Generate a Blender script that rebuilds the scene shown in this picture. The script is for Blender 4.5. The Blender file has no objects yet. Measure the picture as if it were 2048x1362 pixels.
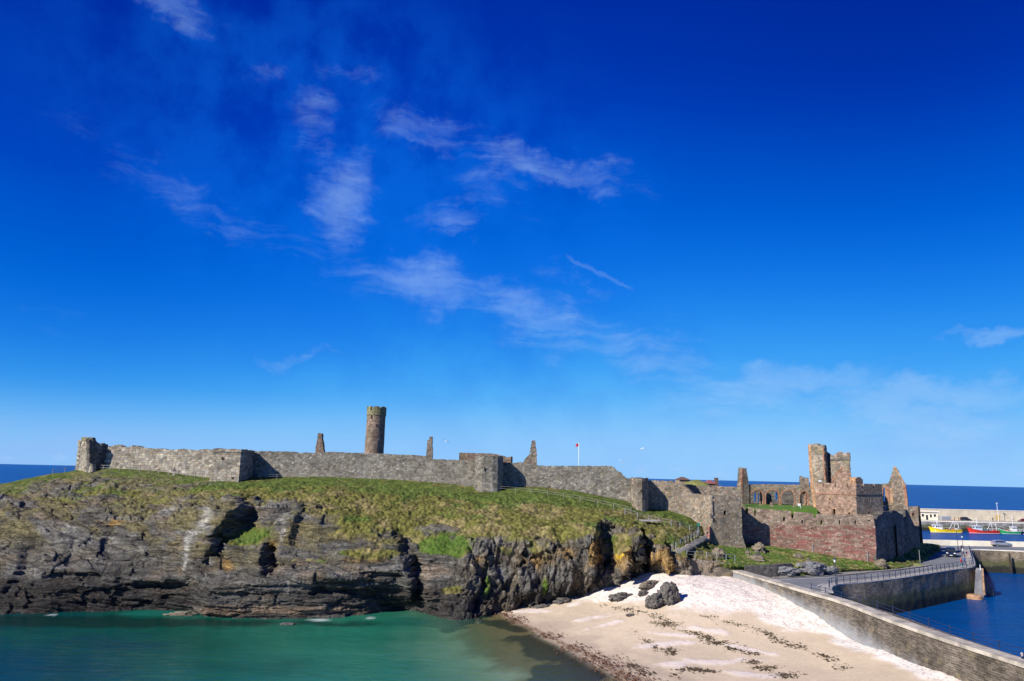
import bpy, bmesh, math, random
import numpy as np
from mathutils import Matrix, Vector
random.seed(7); rng = np.random.default_rng(7)
SC = bpy.context.scene
COL = SC.collection
R = math.radians
# ------------------------------------------------------------------ camera
CAM_Z = 20.0
FPX = 2048*24/36.0
PITCH, ROLL = R(11.16), R(1.31)
cam_d = bpy.data.cameras.new('camera'); cam_o = bpy.data.objects.new('camera', cam_d); COL.objects.link(cam_o)
cam_d.lens = 24; cam_d.sensor_width = 36; cam_d.clip_start = 0.5; cam_d.clip_end = 60000
CM = Matrix.Rotation(R(90)+PITCH, 3, 'X') @ Matrix.Rotation(ROLL, 3, 'Z')
cam_o.matrix_world = Matrix.Translation((0, 0, CAM_Z)) @ CM.to_4x4()
SC.camera = cam_o
# ------------------------------------------------------------------ light
SUN_EL = 33.0
SUN_AZ = 234.0            # clockwise from +Y
SC.view_settings.view_transform = 'Standard'; SC.view_settings.look = 'None'
SC.view_settings.exposure = 0.5; SC.view_settings.gamma = 1.0
world = bpy.data.worlds.new('World'); SC.world = world; world.use_nodes = True
sd = bpy.data.lights.new('sun', 'SUN'); sd.energy = 4.6; sd.angle = R(0.5); sd.color = (1.0, 0.95, 0.86)
so = bpy.data.objects.new('sun', sd); COL.objects.link(so)
SV = Vector((math.sin(R(SUN_AZ))*math.cos(R(SUN_EL)), math.cos(R(SUN_AZ))*math.cos(R(SUN_EL)), math.sin(R(SUN_EL))))
so.rotation_euler = SV.to_track_quat('Z', 'Y').to_euler(); so.location = SV*300

class NT:
    """small helper round a node tree"""
    def __init__(s, tree):
        s.t = tree; s.n = tree.nodes; s.l = tree.links
    def new(s, typ, ins=None, **kw):
        n = s.n.new(typ)
        for k, v in kw.items(): setattr(n, k, v)
        for k, v in (ins or {}).items(): s.set(n, k, v)
        return n
    def set(s, n, k, v):
        i = n.inputs[k]
        if isinstance(v, bpy.types.NodeSocket): s.l.new(v, i)
        elif isinstance(v, bpy.types.Node): s.l.new(v.outputs[0], i)
        else:
            if i.type == 'RGBA' and hasattr(v, '__len__') and len(v) == 3: v = (*v, 1)
            i.default_value = v
    def math(s, op, a, b=0.0, c=0.0, clamp=False):
        n = s.new('ShaderNodeMath', operation=op, use_clamp=clamp); s.set(n, 0, a); s.set(n, 1, b); s.set(n, 2, c); return n.outputs[0]
    def mix(s, f, a, b, mode='MIX'):
        n = s.new('ShaderNodeMix', data_type='RGBA', blend_type=mode)
        s.set(n, 0, f); s.set(n, 6, a); s.set(n, 7, b); return n.outputs[2]
    def ramp(s, fac, stops, interp='LINEAR'):
        n = s.new('ShaderNodeValToRGB'); cr = n.color_ramp; cr.interpolation = interp
        while len(cr.elements) < len(stops): cr.elements.new(0.5)
        for e, (p, c) in zip(cr.elements, stops):
            e.position = p; e.color = (*c, 1) if hasattr(c, '__len__') and len(c) == 3 else (c if hasattr(c, '__len__') else (c, c, c, 1))
        s.set(n, 0, fac); return n.outputs[0]
    def mr(s, v, a, b, c=0.0, d=1.0, smooth=True):
        n = s.new('ShaderNodeMapRange', interpolation_type='SMOOTHSTEP' if smooth else 'LINEAR')
        for k, x in enumerate((v, a, b, c, d)): s.set(n, k, x)
        return n.outputs[0]
    def noise(s, vec, scale, detail=4, rough=.55, dist=0.0, dims='3D'):
        n = s.new('ShaderNodeTexNoise', noise_dimensions=dims); s.set(n, 'Vector', vec)
        s.set(n, 'Scale', scale); s.set(n, 'Detail', detail); s.set(n, 'Roughness', rough); s.set(n, 'Distortion', dist); return n
    def mapping(s, vec, loc=(0, 0, 0), rot=(0, 0, 0), scale=(1, 1, 1), typ='POINT'):
        n = s.new('ShaderNodeMapping', vector_type=typ); s.set(n, 0, vec); s.set(n, 1, loc); s.set(n, 2, rot); s.set(n, 3, scale); return n.outputs[0]

def ray(px, py):
    d = CM @ Vector(((px-1024)/FPX, -(py-681)/FPX, -1.0))
    return d/d.y
def azel(px, py):
    d = ray(px, py).normalized(); return math.atan2(d.x, d.y), math.asin(d.z)

def build_world():
    T = NT(world.node_tree); bg = T.n['Background']
    sky = T.new('ShaderNodeTexSky', sky_type='NISHITA', sun_disc=False)
    sky.sun_elevation = R(SUN_EL); sky.sun_rotation = R(SUN_AZ); sky.ozone_density = 3; sky.air_density = 0.6; sky.dust_density = 0
    dirn = T.new('ShaderNodeTexCoord').outputs['Generated']
    s01 = T.mix(1.0, sky.outputs[0], (0.1, 0.1, 0.1), 'MULTIPLY')
    cur = T.new('ShaderNodeRGBCurve')
    pts = [[(0, 0), (.05, .0), (.09, .001), (.157, .030), (.25, .11), (.323, .19), (.5, .30), (.8, .36), (1, .42)],
           [(0, 0), (.086, .028), (.134, .095), (.20, .185), (.28, .30), (.40, .44), (.515, .54), (.745, .63), (1, .68)],
           [(0, 0), (.10, .19), (.182, .38), (.273, .62), (.40, .80), (.503, .88), (.73, .97), (1, 1.0)]]
    for c, pp in zip(cur.mapping.curves[:3], pts):
        for k, (x, y) in enumerate(pp):
            if k == 0: c.points[0].location = (x, y)
            elif k == len(pp)-1: c.points[-1].location = (x, y)
            else: c.points.new(x, y)
    cur.mapping.update()
    sep = T.new('ShaderNodeSeparateXYZ'); T.set(sep, 0, dirn)
    az = T.math('ARCTAN2', sep.outputs[0], sep.outputs[1]); el = T.math('ARCSINE', sep.outputs[2])
    ae = T.new('ShaderNodeCombineXYZ'); T.set(ae, 0, az); T.set(ae, 1, el); ae = ae.outputs[0]
    side = T.mr(T.math('ABSOLUTE', az), .12, .68, 1.0, .78); T.set(cur, 'Color', T.mix(1.0, s01, T.new('ShaderNodeCombineXYZ', {0: side, 1: side, 2: side}).outputs[0], 'MULTIPLY'))
    # polarised darkening towards the upper right of the view
    pol = T.math('MULTIPLY', T.mr(az, -.35, .7), T.mr(el, .22, .62))
    base = T.mix(T.math('MULTIPLY', pol, .42), cur.outputs[0], (.0, .022, .27))
    # hazy band just above the sea
    hb = T.mr(el, 0.0, 0.11, .62, 0)
    base = T.mix(hb, base, (.27, .55, .98))
    # low pale cloud bank on the left and puffs on the horizon
    n0 = T.noise(T.mapping(ae, scale=(6, 45, 1)), 1.0, 5, .55)
    lb = T.math('MULTIPLY', T.mr(az, -.35, -.6), T.mr(el, .065, .03)); lb = T.math('MULTIPLY', lb, T.mr(n0, .35, .62))
    base = T.mix(T.math('MULTIPLY', lb, .45), base, (.30, .50, .92))
    n1 = T.noise(T.mapping(ae, scale=(28, 60, 1)), 1.0, 4, .5)
    pf = T.math('MULTIPLY', T.math('MULTIPLY', T.mr(el, .0, .008), T.mr(el, .028, .012)), T.mr(n1, .5, .7))
    base = T.mix(T.math('MULTIPLY', pf, .35), base, (.45, .62, 1.0))
    # cirrus: fibrous noise that breaks through inside loose patches of sky
    def vadd(a, n, k):
        c = T.new('ShaderNodeVectorMath', operation='SUBTRACT'); T.set(c, 0, n.outputs['Color']); T.set(c, 1, (.5, .5, .5))
        m_ = T.new('ShaderNodeVectorMath', operation='SCALE'); T.set(m_, 0, c.outputs[0]); T.set(m_, 'Scale', k)
        v_ = T.new('ShaderNodeVectorMath', operation='ADD'); T.set(v_, 0, a); T.set(v_, 1, m_.outputs[0]); return v_.outputs[0]
    wv = vadd(ae, T.noise(ae, 6.0, 5, .55), .10)
    f1 = T.noise(T.mapping(wv, rot=(0, 0, R(20)), scale=(8, 44, 1)), 1.0, 14, .60)
    f2 = T.noise(T.mapping(wv, rot=(0, 0, R(-48)), scale=(10, 52, 1)), 1.0, 14, .62)
    f3 = T.noise(wv, 24.0, 12, .68)
    broad = T.noise(ae, 9.0, 6, .58)
    nn = T.math('ADD', T.math('ADD', T.math('MULTIPLY', f1.outputs[0], .36), T.math('MULTIPLY', f2.outputs[0], .36)), T.math('ADD', T.math('MULTIPLY', f3.outputs[0], .14), T.math('MULTIPLY', broad.outputs[0], .14)))
    bw = vadd(ae, T.noise(ae, 10.0, 7, .62), .13)
    # px, py, half width, half height, tilt (deg, + = falling to the right), strength
    blobs = [(680, 400, 75, 125, 14, 1.0), (630, 250, 55, 85, 40, .7), (850, 250, 150, 55, 8, .7), (1100, 335, 190, 50, 8, .95), (905, 420, 85, 55, 0, .75), (990, 380, 120, 60, 20, .55),
             (870, 560, 210, 70, 10, .95), (1060, 630, 240, 75, 20, .95), (1270, 700, 250, 75, 22, .8), (1150, 545, 95, 30, 20, .6), (700, 150, 80, 36, 0, .6), (525, 150, 45, 60, 60, .6),
             (450, 420, 330, 60, 22, .55), (330, 0, 130, 45, 6, .8), (600, 712, 140, 18, 0, .6), (1560, 780, 330, 55, -8, 1.1), (1800, 795, 330, 45, -4, 1.3), (1860, 830, 260, 36, 0, 1.2), (1900, 880, 260, 40, 0, .9), (1990, 655, 120, 26, 0, .95), (60, 640, 260, 60, 0, .35), (1400, 800, 260, 60, -5, .55), (250, 300, 260, 90, 20, .35)]
    tot = None
    for (px, py, hw, hh, tilt, st) in blobs:
        a0, e0 = azel(px, py); a1, e1 = azel(px+hw, py); a2, e2 = azel(px, py-hh)
        ww = max(.012, abs(a1-a0)*1.1); h_ = max(.006, abs(e2-e0)*1.1)
        m = T.mapping(bw, loc=(a0, e0, 0), rot=(0, 0, -R(tilt)), scale=(ww, h_, 1), typ='TEXTURE')
        ln = T.new('ShaderNodeVectorMath', operation='LENGTH'); T.set(ln, 0, m)
        v = T.mr(ln.outputs['Value'], 1.5, .0, 0, st)
        tot = v if tot is None else T.math('MAXIMUM', tot, v)
    thr = T.math('SUBTRACT', .61, T.math('MULTIPLY', tot, .32))
    feather = T.mr(T.math('SUBTRACT', nn, thr), -.02, .36)
    wide = T.mapping(ae, loc=(*azel(760, 400), 0), rot=(0, 0, -R(24)), scale=(.56, .30, 1), typ='TEXTURE'); wl = T.new('ShaderNodeVectorMath', operation='LENGTH'); T.set(wl, 0, wide)
    veil = T.math('ADD', T.math('MULTIPLY', T.mr(wl.outputs['Value'], 1.3, .1), T.mr(broad.outputs[0], .35, .62, .0, .46)), T.math('MULTIPLY', tot, .16), clamp=True)
    base = T.mix(veil, base, (.004, .16, .80))
    cl = T.math('MULTIPLY', T.math('MULTIPLY', feather, T.mr(tot, .05, .6)), .33, clamp=True)
    # the thin contrail
    (a0, e0), (a1, e1) = azel(1128, 510), azel(1270, 580)
    L = math.hypot(a1-a0, e1-e0); an = math.atan2(e1-e0, a1-a0)
    m = T.mapping(ae, loc=((a0+a1)/2, (e0+e1)/2, 0), rot=(0, 0, an), scale=(L/2, .0045, 1), typ='TEXTURE')
    sp = T.new('ShaderNodeSeparateXYZ'); T.set(sp, 0, m)
    wob = T.math('ADD', sp.outputs[1], T.math('MULTIPLY', T.math('SUBTRACT', T.noise(ae, 60, 3).outputs[0], .5), 3.0))
    ct = T.math('MULTIPLY', T.mr(T.math('ABSOLUTE', wob), 1.0, .1), T.mr(T.math('ABSOLUTE', sp.outputs[0]), 1.05, .7))
    cl = T.math('MAXIMUM', cl, T.math('MULTIPLY', ct, .10))
    base = T.mix(cl, base, (.48, .72, 1.0))
    up = T.new('ShaderNodeVectorMath', operation='SCALE'); T.set(up, 0, base); T.set(up, 'Scale', 10.0)
    T.set(bg, 'Color', up.outputs[0]); bg.inputs[1].default_value = 0.0705      # exposure 0.5 takes this back to 0.1
build_world()

# ------------------------------------------------------------------ geometry of the photograph
KD = 1.05          # distances below were first read with a flat-lens estimate; this puts them on the true slope
def P(px, py, D):
    d = ray(px, py); D = D*KD; return Vector((d.x*D, D, CAM_Z+d.z*D))
def Z(px, py, z):
    d = ray(px, py); t = (z-CAM_Z)/d.z; return Vector((d.x*t, t, z))
def X_at(px, D, py=1000): return ray(px, py).x*D
def onplane(px, py, A, B):
    d = ray(px, py); ax, ay = A; bx, by = B; ux, uy = bx-ax, by-ay
    t = (ax*uy-ay*ux)/(d.x*uy-1.0*ux)
    return Vector((d.x*t, t, CAM_Z+d.z*t))
CMI = np.array(CM.transposed())
def proj(X, Y, Zz):
    q = np.stack([X, Y, Zz-CAM_Z], -1) @ CMI.T
    return 1024+q[..., 0]/-q[..., 2]*FPX, 681-q[..., 1]/-q[..., 2]*FPX
# ------------------------------------------------------------------ numpy noise
def _h(i, j, k, s=0):
    with np.errstate(over='ignore'):
        h = (i.astype(np.uint32)*np.uint32(374761393)) ^ (j.astype(np.uint32)*np.uint32(668265263)) ^ (k.astype(np.uint32)*np.uint32(2147483647)) ^ np.uint32((s*97+13)*2654435 % 4294967291)
        h = (h ^ (h >> np.uint32(13)))*np.uint32(1274126177); h = (h ^ (h >> np.uint32(16)))*np.uint32(2246822519); h ^= h >> np.uint32(15)
    return h.astype(np.float64)/4294967295.0
def vn(x, y, z, s=0):
    x, y, z = np.broadcast_arrays(np.asarray(x, float), np.asarray(y, float), np.asarray(z, float))
    i, j, k = (np.floor(a).astype(np.int64) for a in (x, y, z)); f, g, h = x-i, y-j, z-k
    f, g, h = (a*a*a*(a*(a*6-15)+10) for a in (f, g, h))
    r = 0
    for a in (0, 1):
        for b in (0, 1):
            for c in (0, 1):
                r = r+_h(i+a, j+b, k+c, s)*(f if a else 1-f)*(g if b else 1-g)*(h if c else 1-h)
    return r*2-1
def fbm(x, y, z, o=4, s=0, lac=2.03, g=.5):
    r = 0; a = 1; t = 0
    for n in range(o):
        r = r+a*vn(x, y, z, s+n); t += a; a *= g; x, y, z = x*lac+3.1, y*lac+1.7, z*lac+5.3
    return r/t
def ridge(x, y, z, o=4, s=0):
    r = 0; a = 1; t = 0
    for n in range(o):
        r = r+a*(1-2*np.abs(vn(x, y, z, s+n))); t += a; a *= .5; x, y, z = x*2.03+3.1, y*2.03+1.7, z*2.03+5.3
    return r/t
def cell(x, y, z, s=0):
    """F1, F2, random id of a cellular noise"""
    i, j, k = (np.floor(a).astype(np.int64) for a in (x, y, z)); f1 = np.full(x.shape, 9.0); f2 = f1.copy(); cid = np.zeros(x.shape)
    for a in (-1, 0, 1):
        for b in (-1, 0, 1):
            for c in (-1, 0, 1):
                ii, jj, kk = i+a, j+b, k+c
                d = np.sqrt((ii+_h(ii, jj, kk, s)-x)**2+(jj+_h(ii, jj, kk, s+1)-y)**2+(kk+_h(ii, jj, kk, s+2)-z)**2)
                m = d < f1; f2 = np.where(m, f1, np.minimum(f2, d)); cid = np.where(m, _h(ii, jj, kk, s+3), cid); f1 = np.where(m, d, f1)
    return f1, f2, cid
def facet(x, y, z, s=0, tilt=1.0):
    """angular blocks: every cell of a cellular noise is a flat, randomly tilted and offset facet (about -.5 .. .5), plus its crack width"""
    i, j, k = (np.floor(a).astype(np.int64) for a in (x, y, z)); f1 = np.full(x.shape, 9.0); f2 = f1.copy(); h = np.zeros(x.shape); cid = np.zeros(x.shape)
    for a in (-1, 0, 1):
        for b in (-1, 0, 1):
            for c in (-1, 0, 1):
                ii, jj, kk = i+a, j+b, k+c; dx, dy, dz = x-ii-_h(ii, jj, kk, s), y-jj-_h(ii, jj, kk, s+1), z-kk-_h(ii, jj, kk, s+2)
                d = np.sqrt(dx*dx+dy*dy+dz*dz); r = _h(ii, jj, kk, s+3)
                v = r-.5+tilt*(dx*(_h(ii, jj, kk, s+4)-.5)+dy*(_h(ii, jj, kk, s+5)-.5)+dz*(_h(ii, jj, kk, s+6)-.5))
                m = d < f1; f2 = np.where(m, f1, np.minimum(f2, d)); h = np.where(m, v, h); cid = np.where(m, r, cid); f1 = np.where(m, d, f1)
    return h, f2-f1, cid
def sst(x, a, b):
    t = np.clip((x-a)/(b-a), 0, 1); return t*t*(3-2*t)
# ------------------------------------------------------------------ objects
def tag(o, label=None, cat=None, group=None, kind=None):
    if label: o['label'] = label
    if cat: o['category'] = cat
    if group: o['group'] = group
    if kind: o['kind'] = kind
    return o
def empty(name, loc, label, cat, group=None):
    o = bpy.data.objects.new(name, None); COL.objects.link(o); o.location = loc; o.empty_display_size = .3
    return tag(o, label, cat, group)
def link(name, me, mat=None, parent=None, origin=None):
    """link mesh (world coordinates) as an object whose origin is origin or its parent's origin"""
    o = bpy.data.objects.new(name, me); COL.objects.link(o)
    if mat is not None:
        for m in (mat if isinstance(mat, (list, tuple)) else [mat]): me.materials.append(m)
    pw = Vector((0, 0, 0))
    if parent is not None:
        p = parent
        while p is not None: pw = pw+p.location; p = p.parent
    org = Vector(origin) if origin is not None else pw
    if org.length > 0: me.transform(Matrix.Translation(-org))
    if parent is not None: o.parent = parent; o.location = org-pw
    else: o.location = org
    return o
def dup(root, loc, rz=0.0, label=None, group=None):
    def cp(o, par):
        c = o.copy(); COL.objects.link(c); c.parent = par
        for ch in o.children: cp(ch, c)
        return c
    r = cp(root, None); r.location = loc; r.rotation_euler = (0, 0, rz)
    if label: r['label'] = label
    if group: r['group'] = group
    return r
class MB:
    def __init__(s): s.v = []; s.f = []; s.uv = []; s.mi = []; s.cur = 0
    def face(s, pts, uvs=None, mi=None):
        b = len(s.v); s.v += [tuple(p) for p in pts]; s.f.append(tuple(range(b, b+len(pts)))); s.uv.append(uvs); s.mi.append(s.cur if mi is None else mi)
    def quads(s, V, F, UV=None):
        b = len(s.v); s.v += [tuple(p) for p in V]
        for n, f in enumerate(F): s.f.append(tuple(b+i for i in f)); s.uv.append([UV[i] for i in f] if UV is not None else None); s.mi.append(s.cur)
    def box(s, c, size, rz=0.0, taper=1.0, M=None):
        x, y, z = (a/2 for a in size); V = []
        for (sx, sy, sz) in ((-1, -1, -1), (1, -1, -1), (1, 1, -1), (-1, 1, -1), (-1, -1, 1), (1, -1, 1), (1, 1, 1), (-1, 1, 1)):
            k = taper if sz > 0 else 1; p = Vector((sx*x*k, sy*y*k, sz*z)); p.rotate(Matrix.Rotation(rz, 3, 'Z')) if rz else None
            p = p+Vector(c); V.append(M @ p if M is not None else p)
        s.quads(V, [(0, 3, 2, 1), (4, 5, 6, 7), (0, 1, 5, 4), (1, 2, 6, 5), (2, 3, 7, 6), (3, 0, 4, 7)])
    def tube(s, pts, r, n=8, caps=True, M=None):
        pts = [Vector(p) for p in pts]; rs = r if hasattr(r, '__len__') else [r]*len(pts); V = []; F = []
        for i, p in enumerate(pts):
            d = (pts[min(i+1, len(pts)-1)]-pts[max(i-1, 0)]).normalized()
            a = Vector((0, 0, 1)) if abs(d.z) < .9 else Vector((1, 0, 0)); u = d.cross(a).normalized(); w = u.cross(d).normalized()
            for k in range(n):
                t = 2*math.pi*k/n; q = p+(u*math.cos(t)+w*math.sin(t))*rs[i]; V.append(M @ q if M is not None else q)
        for i in range(len(pts)-1):
            for k in range(n): F.append((i*n+k, i*n+(k+1) % n, (i+1)*n+(k+1) % n, (i+1)*n+k))
        if caps: F.append(tuple(range(n-1, -1, -1))); F.append(tuple(range((len(pts)-1)*n, len(pts)*n)))
        s.quads(V, F)
    def loft(s, rings, caps=True):
        n = len(rings[0]); V = [p for r in rings for p in r]; F = []
        for i in range(len(rings)-1):
            for k in range(n): F.append((i*n+k, i*n+(k+1) % n, (i+1)*n+(k+1) % n, (i+1)*n+k))
        if caps: F.append(tuple(range(n-1, -1, -1))); F.append(tuple(range((len(rings)-1)*n, len(rings)*n)))
        s.quads(V, F)
    def mesh(s, name):
        me = bpy.data.meshes.new(name); me.from_pydata(s.v, [], s.f)
        if any(u is not None for u in s.uv):
            l = me.uv_layers.new(name='UVMap'); k = 0
            for f, u in zip(s.f, s.uv):
                for i in range(len(f)):
                    if u is not None: l.data[k].uv = u[i]
                    k += 1
        if any(s.mi): me.polygons.foreach_set('material_index', s.mi)
        return me
    def build(s, name, mat, parent=None, origin=None, smooth=False):
        me = s.mesh(name)
        bm = bmesh.new(); bm.from_mesh(me); bmesh.ops.remove_doubles(bm, verts=bm.verts, dist=1e-5); bmesh.ops.recalc_face_normals(bm, faces=bm.faces); bm.to_mesh(me); bm.free()
        if smooth: me.polygons.foreach_set('use_smooth', [True]*len(me.polygons))
        return link(name, me, mat, parent, origin)
def grid_mesh(name, V, nu, nv, attrs=None, smooth=False, flip=False):
    """V: (nu*nv,3) with v fastest"""
    me = bpy.data.meshes.new(name); n = nu*nv
    i = np.arange(nu-1)[:, None]*nv+np.arange(nv-1)[None, :]
    F = np.stack([i, i+nv, i+nv+1, i+1] if not flip else [i, i+1, i+nv+1, i+nv], -1).reshape(-1, 4); nf = len(F)
    me.vertices.add(n); me.vertices.foreach_set('co', np.ascontiguousarray(V, np.float32).ravel())
    me.loops.add(nf*4); me.loops.foreach_set('vertex_index', F.astype(np.int32).ravel())
    me.polygons.add(nf); me.polygons.foreach_set('loop_start', np.arange(0, nf*4, 4, dtype=np.int32)); me.polygons.foreach_set('loop_total', np.full(nf, 4, np.int32))
    if smooth: me.polygons.foreach_set('use_smooth', np.ones(nf, bool))
    for k, a in (attrs or {}).items():
        if a.ndim == 2:
            at = me.attributes.new(k, 'FLOAT_COLOR', 'POINT'); c = np.ones((n, 4), np.float32); c[:, :3] = a; at.data.foreach_set('color', c.ravel())
        else:
            at = me.attributes.new(k, 'FLOAT', 'POINT'); at.data.foreach_set('value', a.astype(np.float32))
    me.update(calc_edges=True); me.validate(); return me
# ------------------------------------------------------------------ materials
def new_mat(name):
    m = bpy.data.materials.new(name); m.use_nodes = True; T = NT(m.node_tree); b = T.n['Principled BSDF']; T.set(b, 'Specular IOR Level', .25); return m, T, b
def plain(name, col, rough=.6, metal=0.0, var=.12, scale=3.0, spec=.3):
    m, T, b = new_mat(name); tc = T.new('ShaderNodeTexCoord').outputs['Object']
    n = T.noise(tc, scale, 4, .6); f = T.mr(n.outputs[0], .3, .7, 1-var, 1+var*.6)
    T.set(b, 'Base Color', T.mix(1.0, col, T.new('ShaderNodeCombineXYZ', {0: f, 1: f, 2: f}).outputs[0], 'MULTIPLY'))
    T.set(b, 'Roughness', rough); T.set(b, 'Metallic', metal); T.set(b, 'Specular IOR Level', spec); return m
def stone(name, cols, mortar, scale=(1.5, 2.3), lichen=None, lich_amt=0.0, red=None, bump=.5, rnd=.85, stain=.35, edge=.09, streak=None):
    """rubble masonry laid out in wall metres (UV u along the wall, v up)"""
    m, T, b = new_mat(name); uv = T.new('ShaderNodeUVMap').outputs[0]; tc = T.new('ShaderNodeTexCoord').outputs['Object']
    w = T.noise(uv, 1.3, 3, .5); wv = T.new('ShaderNodeVectorMath', operation='SCALE'); T.set(wv, 0, w.outputs['Color']); T.set(wv, 'Scale', .22)
    a = T.new('ShaderNodeVectorMath', operation='ADD'); T.set(a, 0, uv); T.set(a, 1, wv.outputs[0])
    mp = T.mapping(a.outputs[0], scale=(scale[0], scale[1], 1))
    v1 = T.new('ShaderNodeTexVoronoi', feature='F1', voronoi_dimensions='2D', distance='CHEBYCHEV'); T.set(v1, 'Vector', mp); T.set(v1, 'Scale', 1); T.set(v1, 'Randomness', rnd)
    ve = T.new('ShaderNodeTexVoronoi', feature='DISTANCE_TO_EDGE', voronoi_dimensions='2D'); T.set(ve, 'Vector', mp); T.set(ve, 'Scale', 1); T.set(ve, 'Randomness', rnd)
    sp = T.new('ShaderNodeSeparateColor'); T.set(sp, 0, v1.outputs['Color'])
    k = len(cols); c = T.ramp(sp.outputs[0], [(i/(k-1), x) for i, x in enumerate(cols)])
    br = T.mr(sp.outputs[1], 0, 1, .63, 1.32, False)
    c = T.mix(1.0, c, T.new('ShaderNodeCombineXYZ', {0: br, 1: br, 2: br}).outputs[0], 'MULTIPLY')
    big = T.noise(tc, .22, 5, .6); mid = T.noise(tc, 1.1, 5, .65); fine = T.noise(tc, 9, 4, .65)
    if red is not None:
        c = T.mix(T.mr(T.noise(T.mapping(uv, scale=(.35, 1.5, 1)), 1, 4, .6).outputs[0], .44, .62, 0, .8), c, red)
    f = T.math('MULTIPLY', T.mr(big.outputs[0], .3, .7, 1-stain, 1+stain*.7), T.mr(mid.outputs[0], .3, .72, .76, 1.18))
    f = T.math('MULTIPLY', f, T.mr(fine.outputs[0], .3, .7, .8, 1.2))
    c = T.mix(1.0, c, T.new('ShaderNodeCombineXYZ', {0: f, 1: f, 2: f}).outputs[0], 'MULTIPLY')
    e = T.mr(ve.outputs['Distance'], .0, edge, 1, 0)
    c = T.mix(T.math('MULTIPLY', e, .8), c, mortar)
    if lichen is not None:
        c = T.mix(T.math('MULTIPLY', T.mr(T.noise(tc, .8, 6, .7).outputs[0], .52, .68), lich_amt), c, lichen)
    T.set(b, 'Base Color', c); T.set(b, 'Roughness', .95); T.set(b, 'Specular IOR Level', .12)
    h = T.math('ADD', T.mr(ve.outputs['Distance'], 0, edge*1.6), T.math('ADD', T.math('MULTIPLY', sp.outputs[2], .8), T.math('MULTIPLY', fine.outputs[0], .5)))
    bp = T.new('ShaderNodeBump'); T.set(bp, 'Height', h); T.set(bp, 'Strength', bump); T.set(bp, 'Distance', .12); T.set(b, 'Normal', bp)
    return m
M = {}
GREY = [(.155, .145, .122), (.255, .235, .195), (.21, .19, .16), (.31, .28, .23), (.235, .20, .16), (.19, .18, .165)]
M['stone_grey'] = stone('grey_rubble', GREY, (.15, .135, .11), (1.75, 2.9), lichen=(.27, .22, .12), lich_amt=.35, stain=.28)
M['stone_left'] = stone('grey_block_rubble', [(.20, .18, .15), (.37, .33, .265), (.28, .25, .20), (.43, .38, .30), (.33, .26, .19), (.25, .235, .21)], (.14, .125, .10), (1.15, 2.1), lichen=(.32, .26, .14), lich_amt=.4, stain=.2, rnd=.7)
M['stone_gate'] = stone('warm_grey_rubble', [(.215, .185, .145), (.31, .265, .205), (.26, .22, .17), (.35, .28, .20), (.28, .195, .14)], (.19, .16, .125), (2.0, 3.0), lichen=(.30, .22, .09), lich_amt=.5)
M['stone_red'] = stone('red_sandstone_rubble', [(.24, .15, .115), (.36, .25, .19), (.28, .14, .10), (.42, .31, .24), (.29, .22, .17), (.34, .19, .14)], (.17, .115, .09), (1.8, 3.3), red=(.30, .10, .08), stain=.25)
M['stone_redtop'] = stone('brown_sandstone_rubble', [(.24, .175, .13), (.34, .26, .20), (.28, .185, .135), (.36, .29, .22)], (.20, .155, .12), (1.6, 2.8), lichen=(.24, .23, .10), lich_amt=.5, stain=.25)
M['stone_keep'] = stone('pink_sandstone_rubble', [(.29, .185, .135), (.36, .235, .175), (.32, .205, .15), (.39, .265, .20), (.30, .215, .16)], (.30, .20, .145), (2.2, 3.2), lichen=(.32, .25, .14), lich_amt=.35, edge=.06, stain=.25)
M['stone_mix'] = stone('mixed_ruin_rubble', [(.20, .165, .125), (.29, .245, .19), (.24, .19, .145), (.33, .275, .215), (.29, .18, .13), (.28, .25, .21)], (.17, .14, .11), (2.0, 3.0), lichen=(.29, .25, .10), lich_amt=.6)
M['stone_dark_and_shaded'] = stone('dark_and_shaded_rubble', [(.10, .095, .09), (.17, .155, .14), (.13, .12, .11), (.20, .17, .14)], (.13, .12, .11), (1.8, 2.8), lichen=(.16, .16, .08), lich_amt=.4)  # darker rubble; on sunless faces it carries painted shade
M['stone_tower'] = stone('red_brown_tower_rubble', [(.20, .15, .11), (.27, .195, .145), (.23, .15, .11), (.29, .23, .17)], (.22, .17, .13), (1.9, 3.0), lichen=(.26, .22, .10), lich_amt=.35, stain=.3)
M['mossy'] = stone('lichened_stone', [(.22, .20, .10), (.28, .26, .15), (.24, .21, .12), (.20, .19, .11)], (.18, .17, .09), (2.0, 3.2), stain=.3)
M['sandstone'] = plain('orange_red_sandstone', (.33, .17, .11), .9, var=.45, scale=2.2, spec=.1)
M['sandstone_pale'] = plain('pale_orange_sandstone', (.40, .24, .14), .9, var=.45, scale=2.0, spec=.1)
M['hole'] = plain('opening_shade_and_dark_timber', (.055, .045, .04), .95, var=.4, spec=.05)  # near-black fill painting the shade inside openings; also dark timber

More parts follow.
